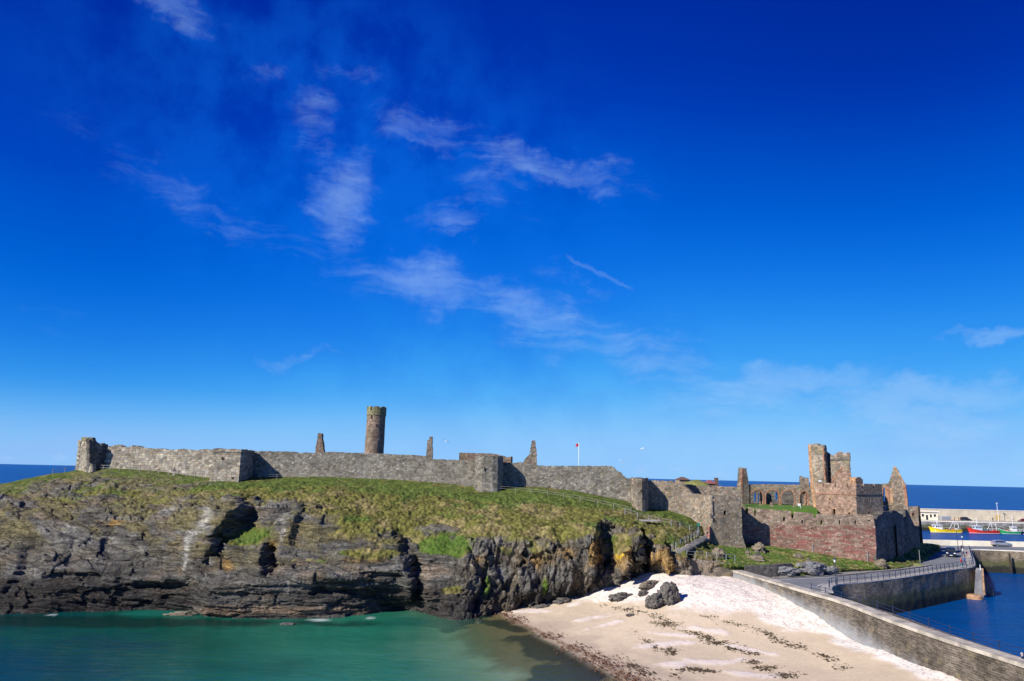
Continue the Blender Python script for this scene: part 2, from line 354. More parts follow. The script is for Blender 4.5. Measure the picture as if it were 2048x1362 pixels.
def quay_mat(name, cols, mortar, weed=True):
    """coursed masonry with tidal staining by real height"""
    m, T, b = new_mat(name); uv = T.new('ShaderNodeUVMap').outputs[0]; tc = T.new('ShaderNodeTexCoord').outputs['Object']; geo = T.new('ShaderNodeNewGeometry').outputs['Position']
    w = T.noise(T.mapping(uv, scale=(.6, 2.5, 1)), 1.0, 4, .6); wv = T.new('ShaderNodeVectorMath', operation='SCALE'); T.set(wv, 0, w.outputs['Color']); T.set(wv, 'Scale', .28)
    a = T.new('ShaderNodeVectorMath', operation='ADD'); T.set(a, 0, uv); T.set(a, 1, wv.outputs[0])
    bk = T.new('ShaderNodeTexBrick', offset=.5); T.set(bk, 'Vector', a.outputs[0]); T.set(bk, 'Scale', 1); T.set(bk, 'Brick Width', .62); T.set(bk, 'Row Height', .21); T.set(bk, 'Mortar Size', .022); T.set(bk, 'Mortar Smooth', .3); T.set(bk, 'Bias', 0)
    T.set(bk, 'Color1', cols[0]); T.set(bk, 'Color2', cols[1]); T.set(bk, 'Mortar', mortar)
    f = T.math('MULTIPLY', T.mr(T.noise(tc, .35, 5, .62).outputs[0], .3, .7, .55, 1.4), T.mr(T.noise(T.mapping(uv, scale=(1.2, 4, 1)), 1, 4, .7).outputs[0], .3, .7, .6, 1.45))
    c = T.mix(1.0, bk.outputs['Color'], T.new('ShaderNodeCombineXYZ', {0: f, 1: f, 2: f}).outputs[0], 'MULTIPLY')
    z = T.new('ShaderNodeSeparateXYZ'); T.set(z, 0, geo); zz = T.math('ADD', z.outputs[2], T.math('MULTIPLY', T.math('SUBTRACT', T.noise(tc, .6, 5, .65).outputs[0], .5), 2.2))
    if weed:
        c = T.mix(T.math('MULTIPLY', T.mr(zz, 3.3, 2.2), .8), c, (.075, .085, .03))
        c = T.mix(T.math('MULTIPLY', T.mr(zz, 1.9, 1.0), .92), c, (.022, .022, .02))
        c = T.mix(T.math('MULTIPLY', T.mr(T.noise(T.mapping(uv, scale=(2.5, .5, 1)), 1, 4, .7).outputs[0], .62, .72), .25), c, (.3, .28, .25))
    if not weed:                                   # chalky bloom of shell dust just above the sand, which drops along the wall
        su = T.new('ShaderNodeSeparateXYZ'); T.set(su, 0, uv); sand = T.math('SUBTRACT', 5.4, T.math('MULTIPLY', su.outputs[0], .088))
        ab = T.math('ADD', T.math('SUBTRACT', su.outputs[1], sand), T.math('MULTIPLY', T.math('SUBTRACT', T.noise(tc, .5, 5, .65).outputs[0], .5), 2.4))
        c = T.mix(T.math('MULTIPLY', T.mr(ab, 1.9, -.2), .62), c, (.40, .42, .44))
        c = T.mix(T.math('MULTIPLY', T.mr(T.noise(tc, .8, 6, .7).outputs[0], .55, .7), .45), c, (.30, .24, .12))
    T.set(b, 'Base Color', c); T.set(b, 'Roughness', .9)
    bp = T.new('ShaderNodeBump'); T.set(bp, 'Height', T.math('ADD', T.math('SUBTRACT', 1, bk.outputs['Fac']), f)); T.set(bp, 'Strength', .5); T.set(bp, 'Distance', .08); T.set(b, 'Normal', bp)
    return m
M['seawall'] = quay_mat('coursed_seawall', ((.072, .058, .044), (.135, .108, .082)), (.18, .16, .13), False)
M['quay'] = quay_mat('weedy_quay_masonry', ((.20, .155, .10), (.28, .22, .15)), (.17, .14, .11))
M['breakwater'] = quay_mat('grey_pier_masonry', ((.26, .25, .24), (.34, .32, .30)), (.2, .19, .18))

def vcol_mat(name, grain, gscale, bumpd, bumps=6.0, rough=.95, extra=None):
    """ground whose base colour was mixed per vertex, with finer grain on top"""
    m, T, b = new_mat(name); tc = T.new('ShaderNodeTexCoord').outputs['Object']
    at = T.new('ShaderNodeAttribute', attribute_name='Col').outputs['Color']
    n1 = T.noise(tc, gscale, 5, .7); n2 = T.noise(tc, gscale*4.3, 3, .6)
    f = T.math('MULTIPLY', T.mr(n1.outputs[0], .28, .72, 1-grain, 1+grain, False), T.mr(n2.outputs[0], .3, .7, 1-grain*.7, 1+grain*.7, False))
    c = T.mix(1.0, at, T.new('ShaderNodeCombineXYZ', {0: f, 1: f, 2: f}).outputs[0], 'MULTIPLY')
    if extra: c = extra(T, tc, c)
    T.set(b, 'Base Color', c); T.set(b, 'Roughness', rough); T.set(b, 'Specular IOR Level', .12)
    hh = T.noise(tc, bumps, 6, .7).outputs[0]; hh = T.math('ADD', hh, T.math('MULTIPLY', T.strata, 2.2)) if hasattr(T, 'strata') else hh
    bp = T.new('ShaderNodeBump'); T.set(bp, 'Height', hh); T.set(bp, 'Strength', .8); T.set(bp, 'Distance', bumpd); T.set(b, 'Normal', bp)
    return m
def strata_extra(T, tc, c):
    # bedding on the left, joints on the right, on bare rock only
    rk = T.new('ShaderNodeAttribute', attribute_name='rock').outputs['Fac']; rt = T.new('ShaderNodeAttribute', attribute_name='joint').outputs['Fac']
    w = T.noise(tc, .25, 4, .55); wv = T.new('ShaderNodeVectorMath', operation='SCALE'); T.set(wv, 0, w.outputs['Color']); T.set(wv, 'Scale', 2.2)
    a = T.new('ShaderNodeVectorMath', operation='ADD'); T.set(a, 0, tc); T.set(a, 1, wv.outputs[0])
    bed = T.noise(T.mapping(a.outputs[0], rot=(0, R(-9), 0), scale=(.22, .22, 4.2)), 1.0, 6, .7).outputs[0]
    jn = T.noise(T.mapping(a.outputs[0], rot=(0, R(8), 0), scale=(2.0, 1.2, .32)), 1.0, 6, .68).outputs[0]
    n = T.math('ADD', T.math('MULTIPLY', bed, T.math('SUBTRACT', 1.0, rt)), T.math('MULTIPLY', jn, rt))
    f = T.mr(n, .34, .66, .42, 1.55); f = T.math('ADD', T.math('MULTIPLY', f, rk), T.math('SUBTRACT', 1.0, rk))
    T.strata = T.math('MULTIPLY', n, rk)
    return T.mix(1.0, c, T.new('ShaderNodeCombineXYZ', {0: f, 1: f, 2: f}).outputs[0], 'MULTIPLY')
M['headland'] = vcol_mat('cliff_and_turf', .42, 1.6, .22, 4.0, extra=strata_extra)
def shell_extra(T, tc, c):
    sh = T.new('ShaderNodeAttribute', attribute_name='shell').outputs['Fac']
    v = T.new('ShaderNodeTexVoronoi', feature='F1'); T.set(v, 'Vector', tc); T.set(v, 'Scale', 5.0); s = T.new('ShaderNodeSeparateColor'); T.set(s, 0, v.outputs['Color'])
    br = T.noise(tc, .55, 5, .65).outputs[0]
    k = T.math('MULTIPLY', T.math('GREATER_THAN', s.outputs[0], T.mr(br, .35, .65, .97, .62)), T.math('MULTIPLY', sh, .55))
    return T.mix(k, c, (.36, .25, .20))
M['beach'] = vcol_mat('shell_sand', .10, 2.2, .05, 5.0, extra=shell_extra)
M['turf'] = vcol_mat('green_turf', .4, 1.4, .15, 5.0)

def ground(name, col, var=.25, scale=.6, rough=.9, bump=.02, streak=None):
    m, T, b = new_mat(name); tc = T.new('ShaderNodeTexCoord').outputs['Object']
    f = T.math('MULTIPLY', T.mr(T.noise(tc, scale, 5, .62).outputs[0], .3, .7, 1-var, 1+var), T.mr(T.noise(tc, scale*14, 3, .6).outputs[0], .3, .7, .88, 1.12))
    T.set(b, 'Base Color', T.mix(1.0, col, T.new('ShaderNodeCombineXYZ', {0: f, 1: f, 2: f}).outputs[0], 'MULTIPLY')); T.set(b, 'Roughness', rough)
    bp = T.new('ShaderNodeBump'); T.set(bp, 'Height', T.noise(tc, scale*20, 4, .6).outputs[0]); T.set(bp, 'Strength', .4); T.set(bp, 'Distance', bump); T.set(b, 'Normal', bp); return m
M['asphalt'] = ground('asphalt', (.185, .19, .20), .16, .35)
M['pavement'] = ground('pavement_slabs', (.26, .24, .21), .22, .8)
M['pave_light'] = ground('pale_concrete', (.36, .34, .31), .2, .8)
M['coping'] = ground('lichened_coping', (.40, .355, .29), .38, .55)
M['kerb'] = ground('kerb_stone', (.22, .20, .18), .2, 1.0)
M['paint_white'] = ground('white_road_paint', (.62, .62, .60), .2, 1.5)
M['white_wall'] = ground('white_painted_wall', (.86, .78, .62), .08, .4)
M['cream_wall'] = ground('cream_render', (.85, .76, .58), .07, .4)
M['concrete'] = ground('breakwater_concrete', (.60, .52, .39), .16, .2)
M['lawn'] = ground('mown_lawn', (.085, .17, .022), .22, .5)
M['drygrass'] = ground('dry_grass', (.20, .20, .06), .3, .6)
M['rail'] = plain('navy_painted_iron', (.035, .05, .11), .45, .3)
M['rail_grey'] = plain('weathered_timber_rail', (.34, .31, .27), .8)
M['galv'] = plain('galvanised_steel', (.42, .43, .44), .5, .5)
M['white'] = plain('white_paint', (.78, .78, .78), .5)
M['black'] = plain('black_rubber', (.02, .02, .02), .7)
M['glass'] = plain('dark_glass', (.02, .025, .03), .08, spec=.6)
M['rust'] = plain('rusty_iron', (.30, .12, .05), .85, var=.4)
M['roof_brown'] = plain('brown_roof_tiles', (.16, .09, .07), .8)
M['roof_red'] = plain('dull_red_roof', (.25, .09, .09), .8)
M['weed'] = plain('dark_seaweed', (.105, .075, .038), .6, var=.6, scale=4)
M['weed_red'] = plain('red_brown_kelp', (.115, .045, .02), .5, var=.6, scale=4)
M['silver'] = plain('silver_car_paint', (.45, .47, .50), .3, .6, var=.03)
M['navy'] = plain('navy_car_paint', (.012, .02, .06), .25, .2, var=.03, spec=.5)
M['black_paint'] = plain('black_car_paint', (.015, .016, .02), .25, .1, var=.03, spec=.5)
M['maroon'] = plain('maroon_car_paint', (.12, .015, .02), .3, .1, var=.03)
M['lamp_glass'] = plain('lamp_glass', (.75, .75, .72), .2)
M['red_light'] = plain('red_lens', (.5, .02, .02), .3)
M['yellow'] = plain('yellow_hull_paint', (.80, .56, .01), .5, var=.12, scale=1)
M['red'] = plain('red_hull_paint', (.55, .03, .02), .5, var=.2, scale=1)
M['green'] = plain('green_hull_paint', (.02, .28, .09), .5, var=.2, scale=1)
M['wood'] = plain('brown_deck_timber', (.22, .12, .06), .8, var=.3)
M['orange'] = plain('orange_plastic', (.75, .18, .03), .5)
M['skyblue'] = plain('pale_blue_paint', (.50, .60, .68), .5)
M['skin'] = plain('skin', (.50, .32, .24), .6, var=.05)
M['hair_dark'] = plain('dark_hair', (.04, .028, .02), .7)
M['hair_fair'] = plain('fair_hair', (.30, .20, .10), .7)
M['hair_grey'] = plain('grey_hair', (.35, .33, .31), .7)
for n, c in dict(cloth_red=(.50, .03, .05), cloth_blue=(.10, .17, .42), cloth_navy=(.025, .035, .09), cloth_black=(.015, .015, .018), cloth_white=(.70, .68, .64), cloth_brown=(.16, .08, .05), cloth_pink=(.65, .30, .28), cloth_jean=(.05, .09, .19), cloth_teal=(.03, .16, .18), cloth_tan=(.33, .26, .18)).items(): M[n] = plain(n, c, .9, var=.1)
M['sign_green'] = plain('green_sign_paint', (.03, .17, .14), .5)
M['sign_yellow'] = plain('faded_yellow_sign', (.55, .36, .10), .6)
M['gull'] = plain('gull_plumage', (.78, .78, .78), .8, var=.05)
M['gull_grey'] = plain('gull_grey_wing', (.45, .46, .48), .8, var=.05)

def water_mat():
    m, T, b = new_mat('sea_water'); T.n.remove(b); out = T.n['Material Output']
    tc = T.new('ShaderNodeTexCoord').outputs['Object']
    col = T.new('ShaderNodeAttribute', attribute_name='Col').outputs['Color']; al = T.new('ShaderNodeAttribute', attribute_name='opaq').outputs['Fac']; ch = T.new('ShaderNodeAttribute', attribute_name='chop').outputs['Fac']
    h = T.math('ADD', T.noise(T.mapping(tc, scale=(.5, 1.1, 1)), .9, 5, .62, .6).outputs[0], T.math('MULTIPLY', T.noise(T.mapping(tc, rot=(0, 0, .5), scale=(.06, .15, 1)), 1.0, 5, .6).outputs[0], T.math('MULTIPLY', ch, 4.0)))
    bp = T.new('ShaderNodeBump'); T.set(bp, 'Height', h); T.set(bp, 'Strength', T.math('ADD', .15, T.math('MULTIPLY', ch, .5))); T.set(bp, 'Distance', .35)
    n1 = T.noise(T.mapping(tc, scale=(.02, .10, 1)), 1.0, 6, .65); f = T.mr(n1.outputs[0], .3, .7, .93, 1.06)
    n2 = T.noise(T.mapping(tc, scale=(.25, 1.2, 1)), 1.0, 5, .7, .5); f = T.math('MULTIPLY', f, T.mr(n2.outputs[0], .3, .7, .9, 1.1))
    c = T.mix(1.0, col, T.new('ShaderNodeCombineXYZ', {0: f, 1: f, 2: f}).outputs[0], 'MULTIPLY')
    body = T.new('ShaderNodeBsdfDiffuse', {'Color': c, 'Normal': bp})
    tr = T.new('ShaderNodeBsdfTransparent', {'Color': T.mix(al, (.93, .98, .95), (.30, .75, .62))})
    lo = T.new('ShaderNodeMixShader', {0: al, 1: tr.outputs[0], 2: body.outputs[0]})
    gl = T.new('ShaderNodeBsdfGlossy', {'Color': (1, 1, 1), 'Roughness': .12, 'Normal': bp})
    fr = T.new('ShaderNodeFresnel', {'IOR': 1.33, 'Normal': bp})
    fx = T.math('MINIMUM', T.math('MULTIPLY', fr.outputs[0], .36), .16)
    sh = T.new('ShaderNodeMixShader', {0: fx, 1: lo.outputs[0], 2: gl.outputs[0]})
    T.l.new(sh.outputs[0], out.inputs['Surface']); return m
M['water'] = water_mat()
# ------------------------------------------------------------------ headland: cliffs, turf slope and plateau in one sheet
HC = {  # px: (py,z) of the foot, then (py,distance) of ledge, bench, cliff top, mid slope, wall foot
 -300: [(1205, 0), (1120, 102), (1085, 108), (1040, 117), (1005, 126), (985, 134)],
 0: [(1228, 0), (1150, 97), (1090, 104), (1035, 114), (1000, 123), (967, 135)],
 100: [(1226, 0), (1160, 97), (1090, 104), (1040, 112), (990, 124), (946, 140)],
 160: [(1223, 0), (1155, 98), (1085, 105), (1038, 112), (988, 124), (939, 143)],
 215: [(1221, 0), (1150, 99), (1080, 106), (1035, 112), (985, 123), (934, 141)],
 300: [(1218, 0), (1160, 99), (1090, 105), (1050, 110), (990, 122), (938, 139)],
 385: [(1222, 0), (1150, 97.5), (1110, 101), (1030, 108), (990, 120), (952, 135)],
 410: [(1236, 0), (1180, 94.3), (1140, 99), (1030, 108), (988, 119.5), (955, 133)],
 450: [(1236, 0), (1172, 95.0), (1135, 100), (1020, 108), (985, 119), (957, 131.5)],
 520: [(1237, 0), (1166, 95.2), (1130, 99.8), (1020, 108), (985, 119), (953, 136)],
 640: [(1236, 0), (1156, 96.4), (1118, 100.6), (1020, 109), (985, 119), (951, 135.5)],
 740: [(1228, 0), (1142, 98.6), (1105, 102), (1040, 109), (995, 119), (955, 134.5)],
 800: [(1218, 0), (1140, 100.5), (1100, 104), (1040, 110), (1000, 119), (958, 133.5)],
 850: [(1228, 0), (1185, 98.8), (1120, 102), (1045, 110), (1005, 119), (961, 133)],
 900: [(1240, 0), (1193, 98.6), (1112, 102.4), (1050, 109), (1005, 119), (966, 132)],
 950: [(1240, .1), (1193, 99.4), (1088, 103), (1050, 107), (1010, 118), (972, 131)],
 1000: [(1224, .1), (1194, 101.3), (1085, 103.8), (1055, 106), (1015, 117), (974, 130)],
 1080: [(1211, .9), (1186, 101.8), (1080, 104), (1055, 106.5), (1018, 116), (974, 130)],
 1158: [(1190, 2.2), (1160, 103.3), (1085, 104.5), (1055, 107), (1020, 116), (982, 129.5)],
 1209: [(1174, 3.4), (1140, 104), (1080, 105.5), (1045, 108), (1025, 115), (992, 129)],
 1250: [(1164, 4.2), (1130, 104), (1080, 105.5), (1050, 108), (1030, 115), (1001, 128)],
 1290: [(1145, 5.5), (1115, 105.5), (1080, 106.5), (1058, 109), (1040, 116), (1018, 126)],
 1340: [(1147, 5.6), (1120, 104.5), (1090, 106), (1062, 110), (1045, 116), (1021, 127)],
 1390: [(1148, 5.5), (1128, 105), (1115, 106), (1095, 109), (1065, 117), (1036, 126)],
 1425: [(1152, 5.2), (1126, 105.5), (1116, 107), (1108, 111), (1100, 115), (1088, 120.5)],
 1480: [(1150, 5.2), (1134, 107), (1126, 108.5), (1115, 112.5), (1105, 117), (1090, 123)],
 1500: [(1152, 4.95), (1133, 107.8), (1128, 109.5), (1115, 114), (1105, 118), (1087, 126)],
 1560: [(1154, 4.95), (1142, 108.5), (1130, 110), (1118, 115), (1107, 119), (1093, 125.5)],
 1620: [(1152, 4.95), (1128, 110.5), (1124, 112.5), (1118, 116), (1110, 120), (1102, 124.7)],
 1690: [(1146, 4.95), (1138, 115.3), (1134, 116.5), (1128, 118.5), (1122, 121), (1115, 123.5)],
 1751: [(1141, 4.95), (1138, 118.7), (1135, 119.4), (1132, 120), (1129, 121), (1126, 122)],
 1790: [(1139, 4.95), (1136, 121), (1133, 122.3), (1128, 124), (1120, 127), (1110, 130)],
 1830: [(1135, 4.95), (1130, 126), (1122, 129.5), (1112, 133), (1100, 137), (1085, 142)],
 1866: [(1113, 4.95), (1108, 145), (1102, 148), (1097, 152), (1092, 156), (1087, 160)],
 1880: [(1098, 4.9), (1096, 161), (1094, 164), (1092, 167), (1091, 169), (1090, 171)]}
hk = sorted(HC)
def zc(px, py, D): return P(px, py, D).z
def smooth1(a, s):
    k = np.exp(-.5*(np.arange(-3*s, 3*s+1)/s)**2); k /= k.sum(); return np.convolve(np.pad(a, 3*s, 'edge'), k, 'valid')
HPX = np.arange(-300, 1880.5, 1.6)
def ctrl_tables():
    pys = np.array([[p[0] for p in HC[k]] for k in hk], float)
    Ds = np.array([[Z(k, HC[k][0][0], HC[k][0][1]).y]+[p[1]*KD for p in HC[k][1:]] for k in hk])
    PY = np.stack([smooth1(np.interp(HPX, hk, pys[:, i]), 5) for i in range(6)], 1)
    DD = np.stack([smooth1(np.interp(HPX, hk, Ds[:, i]), 5) for i in range(6)], 1)
    return PY, DD
HPY, HD = ctrl_tables()
_c = np.array(CM)
def rays(px, py):
    v = np.stack([(px-1024)/FPX, -(py-681)/FPX, -np.ones_like(px)], -1) @ _c.T
    return v/v[..., 1:2]
def terrain_at(px, py):
    """point of the slope seen at a pixel of the photograph"""
    d = ray(px, py).normalized(); hit, loc, _n, _f = HEAD.ray_cast(Vector((0, 0, CAM_Z)), d)
    if hit and loc.y > 80: return loc.copy()
    i = int(round((px-HPX[0])/1.6)); D = np.interp(-py, -HPY[i], HD[i]); return P(px, py, float(D)/KD)
def blob(px, py, cx, cy, rx, ry, rot=0.0):
    c, s = math.cos(R(rot)), math.sin(R(rot)); dx, dy = px-cx, py-cy
    return np.exp(-(((dx*c+dy*s)/rx)**2+((-dx*s+dy*c)/ry)**2))
def build_headland():
    n = len(HPX); px1 = HPX
    pts = []
    for i in range(6):
        r = rays(px1, HPY[:, i]); d = HD[:, i]; pts.append(np.stack([r[:, 0]*d, d, CAM_Z+r[:, 2]*d], 1))
    p1 = pts[0]; p0 = p1.copy(); p0[:, 1] -= 5; p0[:, 0] *= (p0[:, 1]/p1[:, 1]); p0[:, 2] -= 3.2
    road = sst(px1, 1478, 1496)
    p0[:, 1] = p1[:, 1]-5*(1-road)-.5*road; p0[:, 2] = p1[:, 2]-3.2*(1-road)-.6*road
    p6 = pts[5]; right = sst(px1, 1690, 1760); left = 1-sst(px1, 110, 170)
    def back(dd, zz):
        q = p6.copy(); q[:, 1] += dd; q[:, 0] *= q[:, 1]/p6[:, 1]; q[:, 2] = zz; return q
    z6 = p6[:, 2]
    z7 = z6+.5-left*3-right*1.0; p7 = back(18*(1-right)+3*right, z7)
    z8 = z7*(1-left)+left*(z7-6); z8 = z8*(1-right)+right*(-2); p8 = back(60*(1-right)+6*right, z8)
    p9 = back(85*(1-right)+8*right, np.full(n, -4.0))
    ctrl = [p0]+pts+[p7, p8, p9]; rows = [10, 64, 60, 70, 64, 56, 10, 5, 5]
    V = []; W = []
    for i, k in enumerate(rows):
        t = np.arange(k)/k if i < len(rows)-1 else np.arange(k+1)/k
        V.append(ctrl[i][:, None, :]*(1-t)[None, :, None]+ctrl[i+1][:, None, :]*t[None, :, None]); W.append(i+t)
    V = np.concatenate(V, 1); w = np.concatenate(W)[None, :]*np.ones((n, 1)); nv = V.shape[1]
    # soften the creases of the profile
    for _ in range(5): V[:, 1:-1] = (V[:, :-2]+2*V[:, 1:-1]+V[:, 2:])/4
    PX, PY = proj(V[..., 0], V[..., 1], V[..., 2])
    def win(a, b, s=22): return sst(PY, a-s, a+s)*(1-sst(PY, b-s, b+s))
    def step(c, wd, amp, fl, fr, y0, y1, lean=0.0, s=18, wob=5):
        t = PX-c-lean*(PY-(y0+y1)/2)+wob*fbm(PY*.045, c*.1, 0, 3, int(c))
        d = np.where(t < 0, -amp*.6*sst(t, -fl, 0), np.where(t > wd, amp*(1-sst(t, wd, wd+fr)), -amp*.6+1.6*amp*t/wd)); return d*win(y0, y1, s)
    off = np.zeros_like(PX)
    off += step(462, 26, 3.4, 70, 60, 992, 1072, -.45)
    off += step(528, 7, 2.6, 40, 26, 1092, 1150, 0, 10); off += step(430, 6, 1.6, 60, 40, 1040, 1120, -.6)
    off += step(800, 12, 1.8, 120, 55, 1062, 1140, .35); off += step(822, 8, 1.8, 90, 30, 1120, 1205, .1)
    off += step(1185, 18, 3.6, 80, 60, 1045, 1150, -.12); off += step(1279, 7, 5, 55, 14, 1062, 1138, .05, 8)
    off += step(1256, 6, 2.2, 40, 30, 1092, 1155, .1, 10); off += step(1336, 6, 2.0, 40, 30, 1085, 1140, .25, 10); off += step(1375, 6, 2.0, 30, 20, 1100, 1146, .3, 8)
    for (c, a, y0, y1, ln) in ((985, 1.5, 1100, 1180, .25), (1046, 1.2, 1085, 1150, -.2), (1068, 2.0, 1120, 1192, .22), (1120, 1.3, 1075, 1140, .3), (1142, 1.7, 1110, 1185, -.22), (948, 1.5, 1110, 1190, .3), (1222, 1.2, 1095, 1160, .2)):
        off += step(c, 8, a*.42, 40, 34, y0, y1, ln, 24, 12)
    for (c, a, y0, y1, ln) in ((60, 2.2, 1040, 1100, -.6), (130, 2.0, 1075, 1130, -.8), (205, 1.9, 1055, 1090, -.3), (330, 1.6, 1130, 1200, -.5), (300, 1.4, 1050, 1090, -.5), (640, 1.2, 1040, 1100, .4), (700, 1.3, 1010, 1060, .4), (720, 1.5, 1120, 1180, .3), (585, 1.5, 1010, 1080, -.3), (880, 1.8, 1060, 1100, .5), (930, 1.8, 1070, 1140, .3), (25, 1.8, 1110, 1180, -.7), (230, 1.5, 1140, 1200, -.6)):
        off += step(c, 9, a*(.18+.42*((c*37) % 10)/10), 45, 35, y0-8, y1+6, ln*(.3+.9*((c*13) % 10)/10), 16, 11)
    # sea ledges with undercuts
    def ledge(xa, xb, yc, hh, amp): return amp*sst(PX, xa-12, xa+12)*(1-sst(PX, xb-12, xb+12))*np.exp(-((PY-yc)/hh)**2)
    off += ledge(630, 715, 1184, 6, 1.3)+ledge(420, 560, 1190, 4, .35)+ledge(560, 640, 1162, 4, .4)+ledge(200, 330, 1128, 6, 1.3)+ledge(90, 200, 1155, 7, 1.4)+ledge(700, 800, 1150, 4, .4)+ledge(270, 370, 1175, 7, 1.5)+ledge(700, 790, 1192, 4, .35)
    shore = sst(w, .75, 1.0)*(1-sst(w, 5.4, 5.9))
    V[..., 1] += off*shore*(1-sst(PX, 1470, 1490))
    PX, PY = proj(V[..., 0], V[..., 1], V[..., 2])
    # normals
    du = np.gradient(V, axis=0); dv = np.gradient(V, axis=1); N = np.cross(du, dv); N /= np.linalg.norm(N, axis=-1, keepdims=True)+1e-9
    if N[n//2, nv//2, 1] > 0: N = -N
    X, Y, Zz = V[..., 0], V[..., 1], V[..., 2]
    # ---- where grass grows
    nz = fbm(X*.16, Y*.16, Zz*.16, 5, 3); nzf = fbm(X*.7, Y*.7, Zz*.7, 4, 9)
    lim = np.interp(PX, [-300, 0, 200, 380, 470, 560, 640, 740, 800, 870, 930, 1000, 1100, 1160, 1220, 1290, 1400], [4.4, 4.7, 4.5, 4.25, 4.3, 4.2, 3.9, 3.6, 3.7, 3.55, 3.5, 3.3, 3.1, 3.15, 3.4, 3.3, 3.0])
    g = sst(w-lim+nz*.95+nzf*.5, -.22, .22)
    leftrock = sst(-PX, -470, -380)*(1-sst(w, 5.55, 5.9))
    g *= 1-leftrock*sst(fbm(X*.11+Zz*.25, Y*.2, Zz*.5, 4, 41)+.25*nzf, -.02, .28)*.9
    for (cx, cy, rx, ry, a) in ((500, 1072, 45, 20, 1.3), (470, 1085, 30, 10, 1.1), (870, 1092, 45, 20, 1.2), (905, 1100, 40, 18, 1.2), (840, 1080, 28, 16, 1), (740, 1108, 70, 10, 1.2), (620, 1120, 50, 5, .7), (900, 1180, 35, 12, .7), (975, 1165, 12, 26, .7), (1090, 1175, 8, 24, .8), (1240, 1085, 28, 26, 1.3), (1330, 1075, 55, 20, 1.1), (1390, 1100, 45, 14, 1.4), (1365, 1127, 18, 6, .8), (690, 1065, 50, 14, .9), (760, 1045, 40, 18, .9), (230, 1010, 60, 16, .7), (130, 1000, 50, 14, .8), (320, 1000, 60, 12, .8)):
        g = np.maximum(g, sst(blob(PX, PY, cx, cy, rx, ry)*a+nzf*.32+nz*.2, .42, .72))
    for (cx, cy, rx, ry, a) in ((430, 1030, 55, 38, 1.1), (250, 1060, 120, 16, 1), (620, 1050, 60, 28, 1.0), (660, 1035, 40, 14, .8), (880, 1060, 60, 10, .9), (570, 1060, 20, 50, .9), (1215, 1050, 26, 14, 1.0), (1300, 1075, 18, 14, .6), (1350, 1090, 22, 12, .6)):
        g *= 1-sst(blob(PX, PY, cx, cy, rx, ry)*a+nzf*.3, .45, .75)
    # the bank below the red wall
    bank = sst(PX, 1425, 1445)
    gb = 1-sst(np.maximum.reduce([blob(PX, PY, 1437, 1106, 13, 9), blob(PX, PY, 1518, 1097, 12, 9, -40), blob(PX, PY, 1515, 1116, 14, 6), blob(PX, PY, 1495, 1106, 5, 6), blob(PX, PY, 1596, 1112, 9, 5), blob(PX, PY, 1617, 1121, 4, 3), blob(PX, PY, 1565, 1142, 28, 7, -14)*.95, blob(PX, PY, 1632, 1136, 42, 9, 8), blob(PX, PY, 1760, 1128, 12, 9)])+nzf*.22, .42, .62)
    gb = np.maximum(gb, .9*sst(blob(PX, PY, 1590, 1131, 14, 6)+nzf*.2, .4, .7)*1.0)
    gb *= sst(w, 1.0, 1.08)
    g = g*(1-bank)+bank*gb
    g *= sst(w, 1.3, 1.7)*(1-bank)+bank
    rockm = 1-g
    # ---- displacement
    rl = 1-sst(PX, 880, 980)                                   # bedded rock on the left, jointed buttresses on the right
    wx = .55*fbm(X*.10, Y*.10, Zz*.16, 4, 20)
    s = Zz+.10*(X+60)*np.where(X < -55, 1.6, .35)+wx
    bed = vn(X*.05, Y*.07, s*.5, 30)*.55+(_h(np.floor(s*1.25).astype(np.int64), np.floor(X*.06+.4*wx).astype(np.int64), np.zeros(X.shape, np.int64), 33)-.5)*.75+(_h(np.floor(s*3.1).astype(np.int64), np.floor(X*.16+wx).astype(np.int64), np.zeros(X.shape, np.int64), 36)-.5)*.34
    blk = facet(X*.16+.3*wx, Y*.14, s*.60, 50, 1.3); bl2 = facet(X*.26+.4*wx, Y*.3, s*2.1, 57, 1.3)
    bedd = bed*.8+blk[0]*.8-.15*sst(-blk[1], -.05, 0)+bl2[0]*.55+.16*np.abs(np.mod(s*1.9+1.2*nz, 2)-1)
    wz = fbm(X*.25, Y*.25, Zz*.2, 4, 60)
    jx = X+.22*Zz*vn(X*.05, Y*.05, 0, 61)+.9*wz
    j1 = facet(jx*.36, Y*.30, Zz*.10+.25*wz, 62, 1.6); j2 = facet(jx*.95, Y*.7, Zz*.30+.3*wz, 70, 1.5); j3 = facet(jx*2.3, Y*1.6, Zz*.95, 77, 1.3)
    jnt = -.4+j1[0]*1.5-.25*sst(-j1[1], -.06, 0)+j2[0]*.85-.2*sst(-j2[1], -.08, 0)+j3[0]*.36
    rough = fbm(X*.45, Y*.5, s*1.9, 5, 70)*.30+ridge(X*1.6, Y*1.6, s*2.6, 3, 76)*.12
    disp = rockm*(rl*bedd*.72+(1-rl)*jnt*.8+rough*.9)*shore*(1-bank)
    # boulder beach at the foot of the middle cliff
    bo = sst(PX, 830, 870)*(1-sst(PX, 1190, 1240))*(1-sst(w, 1.9, 2.3))*sst(w, .6, 1.0)
    c1 = cell(X*.55, Y*.55, Zz*.55, 80); c2 = cell(X*1.3, Y*1.3, Zz*1.3, 84)
    disp += bo*(.75*(.55-c1[0])+.35*(.55-c2[0]))*rockm
    # tussocky turf
    tu = cell(X*.62, Y*.5, Zz*.5, 90); tu2 = cell(X*1.7, Y*1.5, Zz*1.5, 93)
    tuss = (.5-tu[0])*.5+(.5-tu2[0])*.42+nz*.35+fbm(X*.45, Y*.45, 0, 3, 95)*.28
    up = sst(w, 5.3, 5.9)
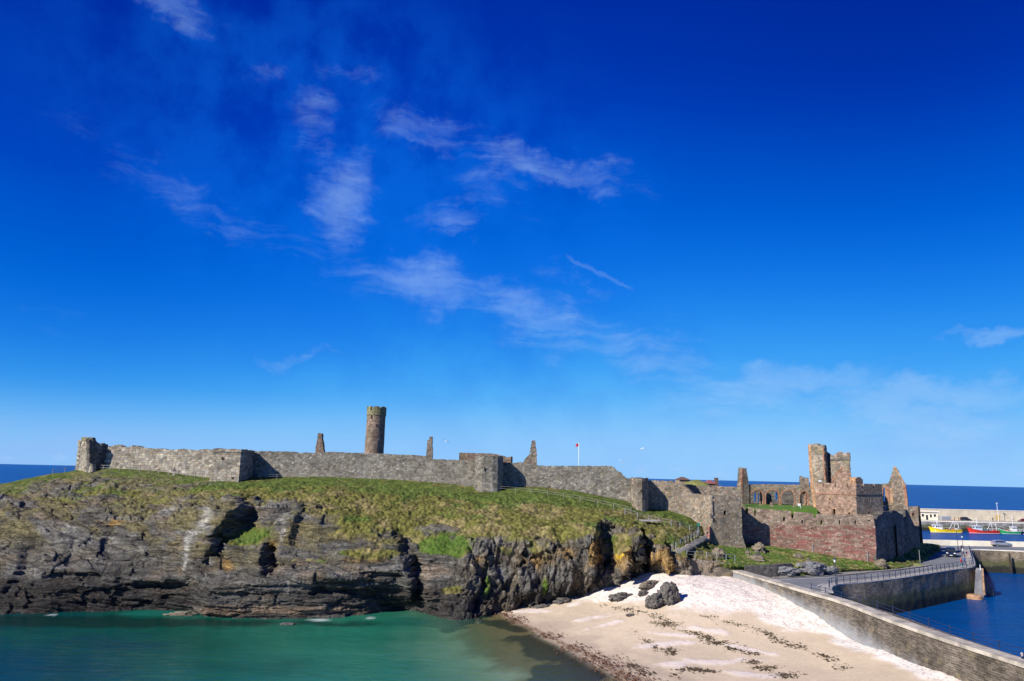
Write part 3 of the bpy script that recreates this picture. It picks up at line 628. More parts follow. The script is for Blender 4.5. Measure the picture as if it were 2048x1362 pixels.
    disp += g*tuss*(1-.8*up)*(1-sst(w, 6, 6.3))*(1-bank*.25)
    disp += bank*(1-gb)*sst(w, 1.0, 1.5)*(.12+.35*rough+.3*j3[0])
    knob = np.maximum.reduce([blob(PX, PY, 1437, 1104, 14, 10)*1.2, blob(PX, PY, 1516, 1092, 16, 12)*1.3, blob(PX, PY, 1515, 1116, 14, 6)*.7, blob(PX, PY, 1565, 1142, 28, 8)*.5, blob(PX, PY, 1632, 1136, 42, 10)*.9, blob(PX, PY, 1762, 1126, 12, 9)*.6])
    disp += bank*knob*.15
    foot = sst(w, 1.0, 1.12)*bank+(1-bank)
    V += N*(disp*foot)[..., None]*(1-.0*w)[..., None]
    X, Y, Zz = V[..., 0], V[..., 1], V[..., 2]
    # ---- colour of the rock, turf and lichen
    def lerp(a, b, t): return a*(1-t[..., None])+np.asarray(b)*t[..., None]
    base = np.zeros(V.shape)+np.array([.082, .075, .063])
    t1 = sst(fbm(X*.3, Y*.3, s*.9, 4, 100), -.3, .4); base = lerp(base, (.140, .134, .120), t1*.8)
    base = lerp(base, (.145, .108, .070), sst(fbm(X*.18, Y*.2, Zz*.35, 4, 105), .02, .38)*.55)
    lay = vn(X*.06, Y*.06, s*2.1, 108); fl = vn(X*.10+.3*wx, Y*.1, s*5.2, 109); base *= (1.05+.30*lay+.25*fl*rl)[..., None]
    base *= (1+.30*(blk[2]-.5)*rl+.4*(j2[2]-.5)*(1-rl))[..., None]
    pale = np.maximum.reduce([blob(PX, PY, 410, 1035, 45, 12, -50), blob(PX, PY, 380, 1085, 16, 40, 15), blob(PX, PY, 425, 1110, 14, 30, 5), blob(PX, PY, 570, 1040, 24, 26), blob(PX, PY, 660, 1028, 40, 18), blob(PX, PY, 985, 1075, 40, 14), blob(PX, PY, 1040, 1085, 70, 14)*.8, blob(PX, PY, 180, 1060, 90, 18)*.5, blob(PX, PY, 40, 1010, 60, 25)*.5, blob(PX, PY, 350, 1020, 70, 14)*.6])
    base = lerp(base, (.235, .22, .19), sst(pale+.3*nzf, .35, .9)*.6)
    dry = sst(w, 2.4, 3.6)*(1-sst(PX, 820, 900))*sst(fbm(X*.20+Zz*.3, Y*.2, s*.7, 5, 150)+.3*nzf, -.12, .22); base = lerp(base, (.150, .128, .062), dry*.88)
    stre = np.maximum.reduce([blob(PX, PY, 405, 1046, 14, 34, 32), blob(PX, PY, 378, 1085, 9, 36, 14), blob(PX, PY, 372, 1120, 6, 30, 6), blob(PX, PY, 430, 1110, 6, 26, 0)*.8, blob(PX, PY, 566, 1060, 8, 50, 8)*.7]); base = lerp(base, (.40, .385, .35), sst(stre+.5*nzf+.3*fl, .38, .95)*.52)
    # wet dark zone by the sea, thinning upwards
    zz = Zz+1.3*nz+.8*nzf; dk = (1-sst(zz, 2.6, 5.6))*np.interp(PX, [0, 380, 430, 720, 800, 900, 1100, 1240], [1, 1, .62, .62, .9, 1, .75, .1])
    base = lerp(base, (.036, .033, .031), dk*.85)
    tan_ = np.maximum.reduce([blob(PX, PY, 450, 1222, 60, 16), blob(PX, PY, 620, 1220, 150, 12)*.95, blob(PX, PY, 120, 1195, 160, 12)*.4, blob(PX, PY, 860, 1140, 45, 22)*.8, blob(PX, PY, 560, 1150, 60, 16)*.5])
    base = lerp(base, (.21, .15, .10), sst(tan_+.35*nzf, .3, .8)*.75)
    # ochre lichen in streaks
    base = lerp(base, (.145, .115, .080), (1-rl)*sst(fbm(jx*.4, Y*.4, Zz*.2, 4, 116), -.25, .3)*.7)
    stk = fbm(jx*.9, Y*.5, Zz*.22, 4, 120)
    lz = np.maximum.reduce([blob(PX, PY, 1190, 1105, 26, 42, 12)*1.25, blob(PX, PY, 1070, 1118, 100, 22)*.75, blob(PX, PY, 960, 1118, 36, 24)*.8, blob(PX, PY, 1245, 1110, 30, 34)*1.2, blob(PX, PY, 1330, 1115, 50, 30)*1.05, blob(PX, PY, 1130, 1105, 45, 20)*.9, blob(PX, PY, 545, 1090, 16, 16), blob(PX, PY, 455, 1130, 20, 14)*1.0, blob(PX, PY, 230, 1045, 60, 10)*.9, blob(PX, PY, 60, 1110, 60, 14)*.6, blob(PX, PY, 740, 1118, 90, 6)*.7, blob(PX, PY, 130, 1040, 40, 8)*.6])
    base = lerp(base, (.30, .185, .065), sst(lz+.5*stk+.2*nzf, .48, .95)*.85)
    yl = np.maximum.reduce([blob(PX, PY, 1243, 1108, 15, 13, -30), blob(PX, PY, 1240, 1092, 5, 8), blob(PX, PY, 1278, 1100, 5, 12)*.8])
    base = lerp(base, (.52, .33, .02), sst(yl+.35*nzf, .42, .8)*.9)
    ret = sst(PX, 1370, 1380)*(1-sst(PX, 1470, 1480))*(1-sst(w, 2.2, 2.5)); base = lerp(base, (.22, .16, .10), ret*.6)
    base = lerp(base, (.165, .16, .165), bank*.7)
    # turf
    gr = np.zeros(V.shape)+np.array([.132, .125, .033])
    gr = lerp(gr, (.205, .165, .072), sst(fbm(X*.35, Y*.35, Zz*.35, 5, 130)+.25*nzf, -.06, .36)*.85)
    gr = lerp(gr, (.078, .117, .023), sst(fbm(X*.22, Y*.3, Zz*.3, 4, 135)-.10+.55*sst(w, 4.7, 5.7)+.25*nzf, .02, .35)*.85)
    gr = lerp(gr, (.140, .118, .062), np.maximum(leftrock*.8, sst(-PX, -430, -330)*.5)*sst(nz+.4*nzf, -.3, .3))
    gr *= (.62+.75*tu2[2])[..., None]
    lush = np.maximum.reduce([blob(PX, PY, 500, 1072, 50, 20), blob(PX, PY, 890, 1095, 60, 26), blob(PX, PY, 975, 1165, 14, 26), blob(PX, PY, 1090, 1175, 8, 24), blob(PX, PY, 690, 1010, 30, 30)*.3, bank*1.0*sst(fbm(X*.3, Y*.5, 0, 4, 140), -.45, .05)])
    gr = lerp(gr, (.066, .125, .019), sst(lush+.45*nzf+.25*nz, .3, .9)*.8)
    gr = lerp(gr, (.25, .23, .085), bank*sst(fbm(X*.5, Y*1.2, Zz*.5, 4, 145)+.2*sst(PX, 1530, 1600), .12, .4)*.7)
    col = base*rockm[..., None]+gr*g[..., None]
    me = grid_mesh('headland', V.reshape(-1, 3), n, nv, {'Col': np.clip(col.reshape(-1, 3), .012, .8), 'rock': (rockm*(1-bank)).ravel(), 'joint': (1-rl).ravel()})
    return tag(link('headland', me, M['headland']), kind='structure')
HEAD = build_headland()
bpy.context.view_layer.update()

# ------------------------------------------------------------------ seawall line (needed by the beach)
SW_TOP = 6.3
sw_front = [Z(px, py, SW_TOP) for px, py in ((1465, 1140), (1541, 1161.6), (1607, 1181), (1679, 1201.5), (1768, 1235), (1880, 1274), (2048, 1328))]
sw_back = [Z(px, py, SW_TOP) for px, py in ((1474, 1134), (1556, 1157), (1629, 1178), (1679, 1192.5), (1768, 1218), (1880, 1255), (2048, 1302))]
swY = np.array([p.y for p in sw_front])[::-1]; swX = np.array([p.x for p in sw_front])[::-1]
swY = np.concatenate([[swY[0]-25], swY]); swX = np.concatenate([[swX[0]-(swX[1]-swX[0])/(swY[2]-swY[1])*25*0+0.4], swX])
def sw_x(y): return np.interp(y, swY, swX)
def on_seawall(px, py):
    lo, hi = 20.0, 130.0; d = ray(px, py)
    for _ in range(50):
        m = (lo+hi)/2
        if d.x*m > sw_x(m): hi = m
        else: lo = m
    return Vector((d.x*lo, lo, CAM_Z+d.z*lo))
BEACH_C = [Z(*c) for c in ((1000, 1228, 0), (1060, 1258, 0), (1120, 1288, .06), (1190, 1325, .10), (1262, 1362, .13), (1360, 1420, .15), (1030, 1224, .35), (1093, 1212, .9), (1158, 1191, 2.1), (1209, 1175, 3.3), (1248, 1165, 4.1), (1271, 1150, 4.9), (1300, 1145, 5.5), (1351, 1148, 5.6), (1403, 1148, 5.5), (1435, 1153, 5.2), (1465, 1147, 5.25),
   (1130, 1215, 1.35), (1200, 1222, 1.5), (1300, 1212, 2.9), (1250, 1190, 3.1), (1420, 1218, 3.3), (1380, 1170, 5.2), (1480, 1190, 4.7), (1560, 1262, 2.4), (1400, 1290, 1.1), (1300, 1320, .55), (1500, 1340, .8), (1650, 1340, 1.2), (1560, 1225, 3.5),
   (940, 1262, -.55), (900, 1300, -1.1), (1000, 1330, -.75), (1120, 1345, -.38), (800, 1340, -1.9), (700, 1262, -2.6), (500, 1300, -3.4), (250, 1320, -4.2), (0, 1300, -4.6), (-250, 1300, -5), (0, 1500, -6), (900, 1700, -3), (1300, 1500, -.5))]
BEACH_C += [on_seawall(px, py) for px, py in ((1500, 1166), (1560, 1192), (1628, 1226), (1687, 1270), (1768, 1301), (1875, 1341), (1950, 1372), (2040, 1400))]
BEACH_C += [p+Vector((6, 0, .2)) for p in BEACH_C[-8:]]
_b = np.array([[p.x, p.y, p.z] for p in BEACH_C])
def _rbf():
    d = np.linalg.norm(_b[:, None, :2]-_b[None, :, :2], axis=-1); n = len(_b); A = np.zeros((n+3, n+3)); A[:n, :n] = d+np.eye(n)*-.15; A[:n, n] = 1; A[:n, n+1:] = _b[:, :2]; A[n, :n] = 1; A[n+1:, :n] = _b[:, :2].T
    return np.linalg.solve(A, np.concatenate([_b[:, 2], [0, 0, 0]]))
_wb = _rbf()
def beach_z(x, y):
    x = np.asarray(x, float); y = np.asarray(y, float); r = np.zeros(x.shape)+_wb[-3]+_wb[-2]*x+_wb[-1]*y
    for k in range(len(_b)): r = r+_wb[k]*np.hypot(x-_b[k, 0], y-_b[k, 1])
    return np.clip(r, -8, 6.2)
def beach_hit(px, py):
    """first point of the beach met by the line of sight through a pixel"""
    d = ray(px, py); t = np.arange(38, 128, .2); zz = CAM_Z+d.z*t; b = beach_z(d.x*t, t); k = int(np.argmax(zz <= b)); return Vector((d.x*t[k], t[k], float(b[k])))
def poly_in(px, py, poly, soft):
    """signed soft inside mask of a polygon (photo pixels)"""
    ins = np.zeros(px.shape, bool); dist = np.full(px.shape, 1e9); n = len(poly)
    for i in range(n):
        (x0, y0), (x1, y1) = poly[i], poly[(i+1) % n]
        c = ((y0 > py) != (y1 > py)) & (px < (x1-x0)*(py-y0)/(y1-y0+1e-9)+x0); ins ^= c
        t = np.clip(((px-x0)*(x1-x0)+(py-y0)*(y1-y0))/((x1-x0)**2+(y1-y0)**2+1e-9), 0, 1); dist = np.minimum(dist, np.hypot(px-x0-t*(x1-x0), py-y0-t*(y1-y0)))
    return np.where(ins, dist, -dist)/soft
def line_d(px, py, pts):
    dist = np.full(px.shape, 1e9)
    for (x0, y0), (x1, y1) in zip(pts[:-1], pts[1:]):
        t = np.clip(((px-x0)*(x1-x0)+(py-y0)*(y1-y0))/((x1-x0)**2+(y1-y0)**2+1e-9), 0, 1); dist = np.minimum(dist, np.hypot(px-x0-t*(x1-x0), (py-y0-t*(y1-y0))*1.8))
    return dist
WRACK = [[(1208, 1211), (1238, 1216), (1280, 1224), (1316, 1235), (1351, 1251), (1383, 1264), (1416, 1280), (1464, 1297), (1512, 1309)],
         [(1396, 1230), (1448, 1243), (1506, 1258), (1532, 1266), (1557, 1283), (1607, 1298), (1650, 1314), (1690, 1341)],
         [(1300, 1246), (1330, 1250), (1365, 1262), (1400, 1268)], [(1265, 1262), (1290, 1280), (1320, 1303)], [(1335, 1296), (1345, 1310)], [(1262, 1330), (1300, 1350)], [(1345, 1350), (1375, 1338), (1430, 1345)]]
PATCH = [(1505, 1325, 20, 5), (1530, 1337, 30, 6), (1565, 1352, 34, 6), (1261, 1230, 10, 4), (1330, 1250, 22, 6), (1440, 1286, 26, 5), (1480, 1300, 26, 5), (1345, 1306, 8, 9), (1418, 1276, 14, 5)]
KELP = [(1000, 1226), (1055, 1252), (1110, 1278), (1160, 1303), (1205, 1322), (1240, 1345), (1275, 1364), (1320, 1392)]
def build_beach():
    xs = np.concatenate([np.arange(-95, -22, 1.2), np.arange(-22, 46, .17)]); ys = np.arange(30, 113, .3)
    X, Y = np.meshgrid(xs, ys, indexing='ij'); Zb = beach_z(X, Y)
    n1 = fbm(X*.12, Y*.12, 0, 4, 200); n2 = fbm(X*.5, Y*.5, 0, 4, 205); n3 = fbm(X*1.6, Y*1.6, 0, 3, 209)
    PX, PY = proj(X, Y, Zb)
    shell = poly_in(PX, PY, [(1120, 1225), (1160, 1186), (1275, 1130), (1480, 1130), (1620, 1200), (1700, 1255), (1800, 1290), (1910, 1340), (1960, 1380), (1850, 1362), (1760, 1318), (1690, 1300), (1650, 1268), (1600, 1262), (1552, 1252), (1500, 1222), (1440, 1219), (1340, 1219), (1290, 1206), (1215, 1203), (1160, 1208)], 9)
    shell = sst(shell+n2*1.4+n1*1.2, -.7, .9)
    bars = np.maximum.reduce([blob(PX, PY, 1190, 1235, 62, 5, -8), blob(PX, PY, 1220, 1248, 60, 5, -12), blob(PX, PY, 1330, 1290, 90, 7, -5), blob(PX, PY, 1400, 1325, 150, 8, -3), blob(PX, PY, 1500, 1300, 70, 6, 10), blob(PX, PY, 1420, 1262, 60, 7, 6), blob(PX, PY, 1350, 1270, 60, 5, 4), blob(PX, PY, 1520, 1352, 70, 8, 5), blob(PX, PY, 1070, 1222, 60, 5, 0)])
    bars = sst(bars+.55*n2+.25*n3, .45, .85)
    Zb = np.where(X > sw_x(Y)+.25, Zb-3.0, Zb); Zb = Zb+n1*.10+n2*.05*sst(Zb, 0, .6)+.12*shell*(n2+.6*n3)+.06*bars
    sand = np.zeros(X.shape+(3,))+np.array([.57, .455, .322])
    def lerp(a, b, t): return a*(1-t[..., None])+np.asarray(b)*t[..., None]
    sand *= (1+.10*n1+.06*n2)[..., None]
    sand = lerp(sand, (.40, .31, .235), (1-sst(Zb+.3*n2, .1, .75))*.75)
    sand = lerp(sand, (.72, .62, .56), bars*.75)
    sand = lerp(sand, (.80, .71, .62), shell*.92)
    sand = lerp(sand, (.60, .66, .70), sst(np.maximum(blob(PX, PY, 1690, 1285, 70, 16, 28), blob(PX, PY, 1800, 1325, 90, 14, 22))+.3*n2, .4, .8)*shell*.25)
    # bed under water: pale sand, brown weed close to the shore, dark kelp patches
    uw = 1-sst(Zb, -.10, .12)
    bed = np.zeros_like(sand)+np.array([.30, .30, .20])
    bed = lerp(bed, (.135, .092, .035), sst(Zb+.25*n2, -1.1, -.6)*.95)
    dkw = np.maximum.reduce([blob(PX, PY, 1020, 1256, 40, 9, 8), blob(PX, PY, 1085, 1300, 55, 24, 18)*1.3, blob(PX, PY, 1150, 1318, 66, 16, 10)*1.2, blob(PX, PY, 1140, 1352, 80, 24, 0)*1.4, blob(PX, PY, 1040, 1278, 30, 8, 10)*.8, blob(PX, PY, 900, 1258, 60, 9, 0)*.8, blob(PX, PY, 830, 1246, 60, 6)*.8, blob(PX, PY, 980, 1244, 60, 8, 5)*.9,
         blob(PX, PY, 260, 1250, 130, 13)*1.0, blob(PX, PY, 90, 1242, 120, 12)*1.0, blob(PX, PY, 480, 1250, 140, 9), blob(PX, PY, 640, 1246, 130, 7)])
    bed = lerp(bed, (.022, .020, .012), sst(dkw+.45*n2+.25*n1, .30, .62)*.96)
    col = sand*(1-uw)[..., None]+bed*uw[..., None]
    wet = sst(np.maximum.reduce([1-line_d(PX, PY, L)/5 for L in WRACK]+[blob(PX, PY, *p)*.95 for p in PATCH])+.75*n3+.5*n2, .75, 1.05)
    col = lerp(col, (.16, .115, .06), wet*.4*(1-uw))
    kd = line_d(PX, PY, KELP); kw = np.interp(PX, [1000, 1080, 1150, 1240, 1320], [7, 11, 17, 24, 30])
    kelp = sst(1-kd/kw+.6*n3+.4*n2, .3, .7); col = lerp(col, (.15, .085, .05), kelp*.6)
    me = grid_mesh('beach', np.stack([X, Y, Zb], -1).reshape(-1, 3), len(xs), len(ys), {'Col': np.clip(col.reshape(-1, 3), .01, .85), 'shell': shell.ravel()}, smooth=True)
    tag(link('beach', me, M['beach']), kind='structure')
    # weed lying on the sand: strips of crumpled fronds
    def fronds(name, lines, patches, mat, nper, spread, hmax, wide=None):
        V = []; F = []
        def clump(x, y):
            z = float(beach_z(x, y)); a = rng.uniform(0, math.pi); L = rng.uniform(.05, .22); w_ = L*rng.uniform(.2, .5); h = rng.uniform(.03, hmax); b = len(V)
            for k, (u, v) in enumerate(((-1, -1), (0, -1.1), (1, -.7), (1, .8), (0, 1), (-1, .9))):
                V.append((x+u*L*math.cos(a)-v*w_*math.sin(a), y+u*L*math.sin(a)+v*w_*math.cos(a), z+(.02 if k not in (1, 4) else h)+rng.uniform(0, .05)))
            F.extend([(b, b+1, b+4, b+5), (b+1, b+2, b+3, b+4)])
        for L in lines:
            for (x0, y0), (x1, y1) in zip(L[:-1], L[1:]):
                for _ in range(max(3, int(nper*math.hypot(x1-x0, y1-y0)))):
                    t = rng.uniform(); px, py = x0+(x1-x0)*t, y0+(y1-y0)*t; s_ = spread if wide is None else float(np.interp(px, [1000, 1100, 1200, 1320], wide))
                    q = beach_hit(px, py)
                    if float(vn(px*.07, py*.1, 0, 300)) > (-.22 if not wide else -.35): clump(q.x+rng.normal()*s_, q.y+rng.normal()*s_*.9)
        for (cx, cy, rx, ry) in patches:
            for _ in range(int(rx*ry*.7)):
                px, py = cx+rng.normal()*rx*.5, cy+rng.normal()*ry*.5; q = beach_hit(px, py); clump(q.x, q.y)
        me = bpy.data.meshes.new(name); me.from_pydata(V, [], F); return link(name, me, mat)
    tag(fronds('seaweed', WRACK, PATCH, M['weed'], 2.6, .42, .06), 'dark seaweed lying in broken tide lines across the pale sand', 'seaweed', kind='stuff')
    tag(fronds('kelp', [KELP], [], M['weed_red'], 3.6, 1.0, .2, [.6, .85, 1.2, 1.6]), 'red brown kelp heaped along the edge of the water', 'kelp', kind='stuff')
build_beach()

# ------------------------------------------------------------------ sea: one sheet from the near bay to the horizon
def build_sea():
    az = np.radians(np.concatenate([np.arange(-80, -42, 2), np.arange(-42, 42, .22), np.arange(42, 81, 2)]))
    r = np.concatenate([np.arange(25, 130, .8), 130*np.exp(np.linspace(0, math.log(45000/130), 70))])
    A, Rr = np.meshgrid(az, r, indexing='ij'); X, Y = Rr*np.sin(A), Rr*np.cos(A); Zs = np.zeros_like(X)
    PX, PY = proj(X, Y, Zs); bz = beach_z(X, Y)
    n1 = fbm(X*.05, Y*.12, 0, 4, 400); n2 = fbm(X*.3, Y*.5, 0, 4, 404); n3 = fbm(X*.012, Y*.05, 0, 4, 408)
    bay = (X < sw_x(Y)+1.5) & (Y < 125)
    depth = np.where(bay, np.maximum(-bz, 0), 20)
    def lerp(a, b, t): return a*(1-t[..., None])+np.asarray(b)*t[..., None]
    # open sea and harbour
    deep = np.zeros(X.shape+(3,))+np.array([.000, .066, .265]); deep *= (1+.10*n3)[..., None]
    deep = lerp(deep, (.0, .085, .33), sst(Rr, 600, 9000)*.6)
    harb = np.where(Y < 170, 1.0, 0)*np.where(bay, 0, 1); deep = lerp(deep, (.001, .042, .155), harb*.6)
    # bay: green shallows to dark teal
    tl = np.interp(PX, [-300, 0, 200, 420, 620, 800, 950, 1050], [0, 0, .10, .28, .5, .78, 1, 1])
    tl = np.clip(tl+.16*n1+.07*n2, 0, 1)
    bc = lerp(lerp(np.zeros_like(deep)+np.array([.001, .045, .050]), (.001, .072, .048), sst(tl, 0, .2)), (.020, .17, .105), sst(tl, .12, .7)); bc = lerp(bc, (.12, .30, .19), sst(tl, .7, 1.0)*.8)
    bc = lerp(bc, (.004, .022, .018), sst(blob(PX, PY, 430, 1246, 420, 10)+blob(PX, PY, 100, 1240, 220, 15)+.5*n2, .35, .9)*.8)
    bc = lerp(bc, (.012, .16, .12), sst(np.maximum(blob(PX, PY, 300, 1226, 75, 7, -2), blob(PX, PY, 820, 1243, 60, 12))+.2*n2, .4, .8)*.6)
    foam = sst(np.maximum.reduce([blob(PX, PY, 640, 1240, 40, 3), blob(PX, PY, 105, 1230, 16, 2.5), blob(PX, PY, 740, 1236, 18, 2.2), blob(PX, PY, 560, 1243, 40, 2)*.8])+.35*n2, .5, .8); bc = lerp(bc, (.6, .66, .66), foam*.7)
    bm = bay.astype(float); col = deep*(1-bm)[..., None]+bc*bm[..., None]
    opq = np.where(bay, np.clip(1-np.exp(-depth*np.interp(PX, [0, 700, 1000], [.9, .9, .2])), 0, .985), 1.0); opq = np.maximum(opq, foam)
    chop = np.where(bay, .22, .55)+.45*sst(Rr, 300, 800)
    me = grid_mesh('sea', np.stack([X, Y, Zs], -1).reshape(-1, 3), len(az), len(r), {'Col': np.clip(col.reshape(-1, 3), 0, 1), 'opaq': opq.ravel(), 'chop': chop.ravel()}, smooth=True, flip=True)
    tag(link('sea', me, M['water']), kind='structure')
    # sea bed far below, closes the view through the shallows
build_sea()
# ------------------------------------------------------------------ masonry builders
def XY(px, D, py=1000): d = ray(px, py); D = D*KD; return Vector((d.x*D, D))
def rough_line(pts, step, jit, rnd):
    out = []
    n = len(pts)
    for i in range(n):
        a, b = pts[i], pts[(i+1) % n]; k = max(1, int((b-a).length/step))
        for q in range(k):
            p = a.lerp(b, q/k)
            out.append(p+(Vector((rnd.uniform(-1, 1), rnd.uniform(-1, 1)))*jit if q else Vector((rnd.uniform(-1, 1), rnd.uniform(-1, 1)))*jit*.4))
    return out
def slab_mesh(name, A, B, outline, holes=(), thick=1.0, jit=.05, step=.35, proud=0.0, seed=1):
    """upright masonry slab: outline and openings read off the photograph on the vertical plane A-B, then given real thickness"""
    rnd = random.Random(seed+len(outline)*7+int(outline[0][0]*3))
    u = (B-A).normalized(); nrm = Vector((u.y, -u.x))                     # faces the camera side
    if nrm.dot(A) > 0: nrm = -nrm
    def loc(q): p = onplane(q[0], q[1], A, B); return Vector(((Vector((p.x, p.y))-A).dot(u), p.z))
    cu = bpy.data.curves.new(name, 'CURVE'); cu.dimensions = '2D'; cu.fill_mode = 'BOTH'; cu.extrude = thick/2
    for k, poly in enumerate([outline]+list(holes)):
        pp = [loc(q) for q in poly]; pp = rough_line(pp, step, jit if k == 0 else jit*.35, rnd)
        sp = cu.splines.new('POLY'); sp.points.add(len(pp)-1); sp.use_cyclic_u = True
        for pt, q in zip(sp.points, pp): pt.co = (q.x, q.y, 0, 1)
    ob = bpy.data.objects.new('tmp', cu); COL.objects.link(ob); dg = bpy.context.evaluated_depsgraph_get()
    me = bpy.data.meshes.new_from_object(ob.evaluated_get(dg)); bpy.data.objects.remove(ob); bpy.data.curves.remove(cu); me.name = name
    l = me.uv_layers.active or me.uv_layers.new(name='UVMap'); l.name = 'UVMap'
    co = [v.co.copy() for v in me.vertices]
    for f in me.polygons:
        flat = abs(f.normal.z) > .7
        for li in f.loop_indices:
            c = co[me.loops[li].vertex_index]; l.data[li].uv = (c.x+A.x*.7, c.y) if flat else ((c.z+c.x if abs(f.normal.x) > abs(f.normal.y) else c.x), (c.y if abs(f.normal.x) > abs(f.normal.y) else c.y+c.z))
    off = proud-thick/2
    for v, c in zip(me.vertices, co):
        p = A+u*c.x+nrm*(off+c.z*1.0); v.co = (p.x, p.y, c.y)
    me.update(); bm = bmesh.new(); bm.from_mesh(me); bmesh.ops.remove_doubles(bm, verts=bm.verts, dist=1e-4); bmesh.ops.recalc_face_normals(bm, faces=bm.faces); bm.to_mesh(me); bm.free()
    while me.materials: me.materials.pop()
    return me
def slab(name, A, B, outline, mat, holes=(), thick=1.0, parent=None, label=None, cat=None, group=None, **kw):
    if not isinstance(A, Vector): A = XY(*A)
    if not isinstance(B, Vector): B = XY(*B)
    me = slab_mesh(name, A, B, outline, holes, thick, **kw)
    if parent is None:
        zs = min(v.co.z for v in me.vertices); return tag(link(name, me, mat, None, ((A.x+B.x)/2, (A.y+B.y)/2, zs)), label, cat, group)
    return tag(link(name, me, mat, parent), label)
def wall_strip(name, pts, mat, thick=1.3, jag=.22, sink=1.2, batter=.06, parent=None, label=None, cat='castle wall', group=None, seed=0, res=.45):
    P0 = [(XY(a[0], a[3], (a[1]+a[2])/2), P(a[0], a[1], a[3]).z, P(a[0], a[2], a[3]).z-sink) for a in pts]
    S = [0.0]
    for a, b in zip(P0[:-1], P0[1:]): S.append(S[-1]+(b[0]-a[0]).length)
    n = max(2, int(S[-1]/res)); ss = np.linspace(0, S[-1], n+1)
    x = np.interp(ss, S, [p[0].x for p in P0]); y = np.interp(ss, S, [p[0].y for p in P0]); zt = np.interp(ss, S, [p[1] for p in P0]); zb = np.interp(ss, S, [p[2] for p in P0])
    tx, ty = np.gradient(x), np.gradient(y); L = np.hypot(tx, ty); tx, ty = tx/L, ty/L; nx, ny = ty, -tx
    if nx[0]*x[0]+ny[0]*y[0] > 0: nx, ny = -nx, -ny
    zt = zt+jag*(rng.uniform(-1, 1, n+1)*.55+fbm(ss*.35, seed+3.3, 0, 3, 500))
    rows = max(4, int((zt.mean()-zb.mean())/.45)); t = np.linspace(0, 1, rows+1)
    Zf = zb[:, None]+(zt-zb)[:, None]*t[None, :]; dsp = .07*fbm(ss[:, None]*1.1+0*t[None, :], Zf*1.4, seed+.5, 3, 510)+batter*(1-t[None, :])*(zt-zb)[:, None]*.5
    Vf = np.stack([x[:, None]+nx[:, None]*dsp, y[:, None]+ny[:, None]*dsp, Zf], -1); Vb = np.stack([x[:, None]-nx[:, None]*thick+0*dsp, y[:, None]-ny[:, None]*thick+0*dsp, Zf], -1)
    mb = MB(); m = rows+1
    vf = [tuple(v) for v in Vf.reshape(-1, 3)]; uv = [(a, b) for a, b in zip(np.repeat(ss+pts[0][0]*.1, m), Zf.ravel())]
    mb.quads(vf, [(i*m+j, (i+1)*m+j, (i+1)*m+j+1, i*m+j+1) for i in range(n) for j in range(rows)], uv)
    vb = [tuple(v) for v in Vb.reshape(-1, 3)]
    mb.quads(vb, [(i*m+j, i*m+j+1, (i+1)*m+j+1, (i+1)*m+j) for i in range(n) for j in range(rows)], uv)
    tp = [tuple(Vf[i, -1]) for i in range(n+1)]+[tuple(Vb[i, -1]) for i in range(n+1)]
    mb.quads(tp, [(i, i+1, n+1+i+1, n+1+i) for i in range(n)], [(s, 0) for s in ss]+[(s, thick) for s in ss])
    for i in (0, n):
        ed = [tuple(Vf[i, j]) for j in range(m)]+[tuple(Vb[i, j]) for j in range(m)]
        mb.quads(ed, [(j, j+1, m+j+1, m+j) for j in range(rows)], [(0, Zf[i, j]) for j in range(m)]+[(thick, Zf[i, j]) for j in range(m)])
    mid = (float(x[n//2]), float(y[n//2]), float(zb.min())); o = mb.build(name, mat, parent, mid if parent is None else None)
    return tag(o, label, cat if parent is None else None, group)
def prism(name, plan, zb, zt, mat, parent=None, grow=0.0, jag=0.0, res=.6, cap=-.5, round_=False, origin=None):
    """solid tower of a plan polygon; sides divided so that the top edge can be uneven; grow widens the foot"""
    c = sum(plan, Vector((0, 0)))/len(plan); pts = []
    for a, b in zip(plan, plan[1:]+plan[:1]):
        k = max(1, int((b-a).length/res)); pts += [a.lerp(b, i/k) for i in range(k)]
    n = len(pts); rows = max(3, int((zt-zb)/.6)); per = [0.0]
    for i in range(n): per.append(per[-1]+(pts[(i+1) % n]-pts[i]).length)
    tops = [zt+jag*(rng.uniform(-1, 1)*.6+float(fbm(i*.4, zb, 0, 2, 520))) for i in range(n)]; V = []; UV = []
    for i in range(n+1):
        q = pts[i % n]
        for j in range(rows+1):
            t = j/rows; z = zb+(tops[i % n]-zb)*t; d = (q-c).normalized(); w = grow*(1-t)+.05*float(vn(per[i % n]*1.1, z*1.3, zb, 530)); p = q+d*w; V.append((p.x, p.y, z)); UV.append((per[i]+zb, z))
    m = rows+1; mb = MB(); mb.quads(V, [(i*m+j, (i+1)*m+j, (i+1)*m+j+1, i*m+j+1) for i in range(n) for j in range(rows)], UV)
    zc_ = zt+cap; inner = [c+(q-c)*.82 for q in pts]
    ring = [(q.x, q.y, tops[i]) for i, q in enumerate(pts)]+[(q.x, q.y, tops[i]) for i, q in enumerate(inner)]+[(q.x, q.y, zc_) for q in inner]
    F = []
    for i in range(n): k = (i+1) % n; F += [(i, k, n+k, n+i), (n+i, n+k, 2*n+k, 2*n+i)]
    F.append(tuple(range(2*n, 3*n))); mb.quads(ring, F, [(a[0], a[1]+a[2]) for a in ring])
    return mb.build(name, mat, parent, origin)
def boxpart(name, c, size, mat, parent, rz=0.0, label=None):
    mb = MB(); mb.box(c, size, rz); return tag(mb.build(name, mat, parent), label)
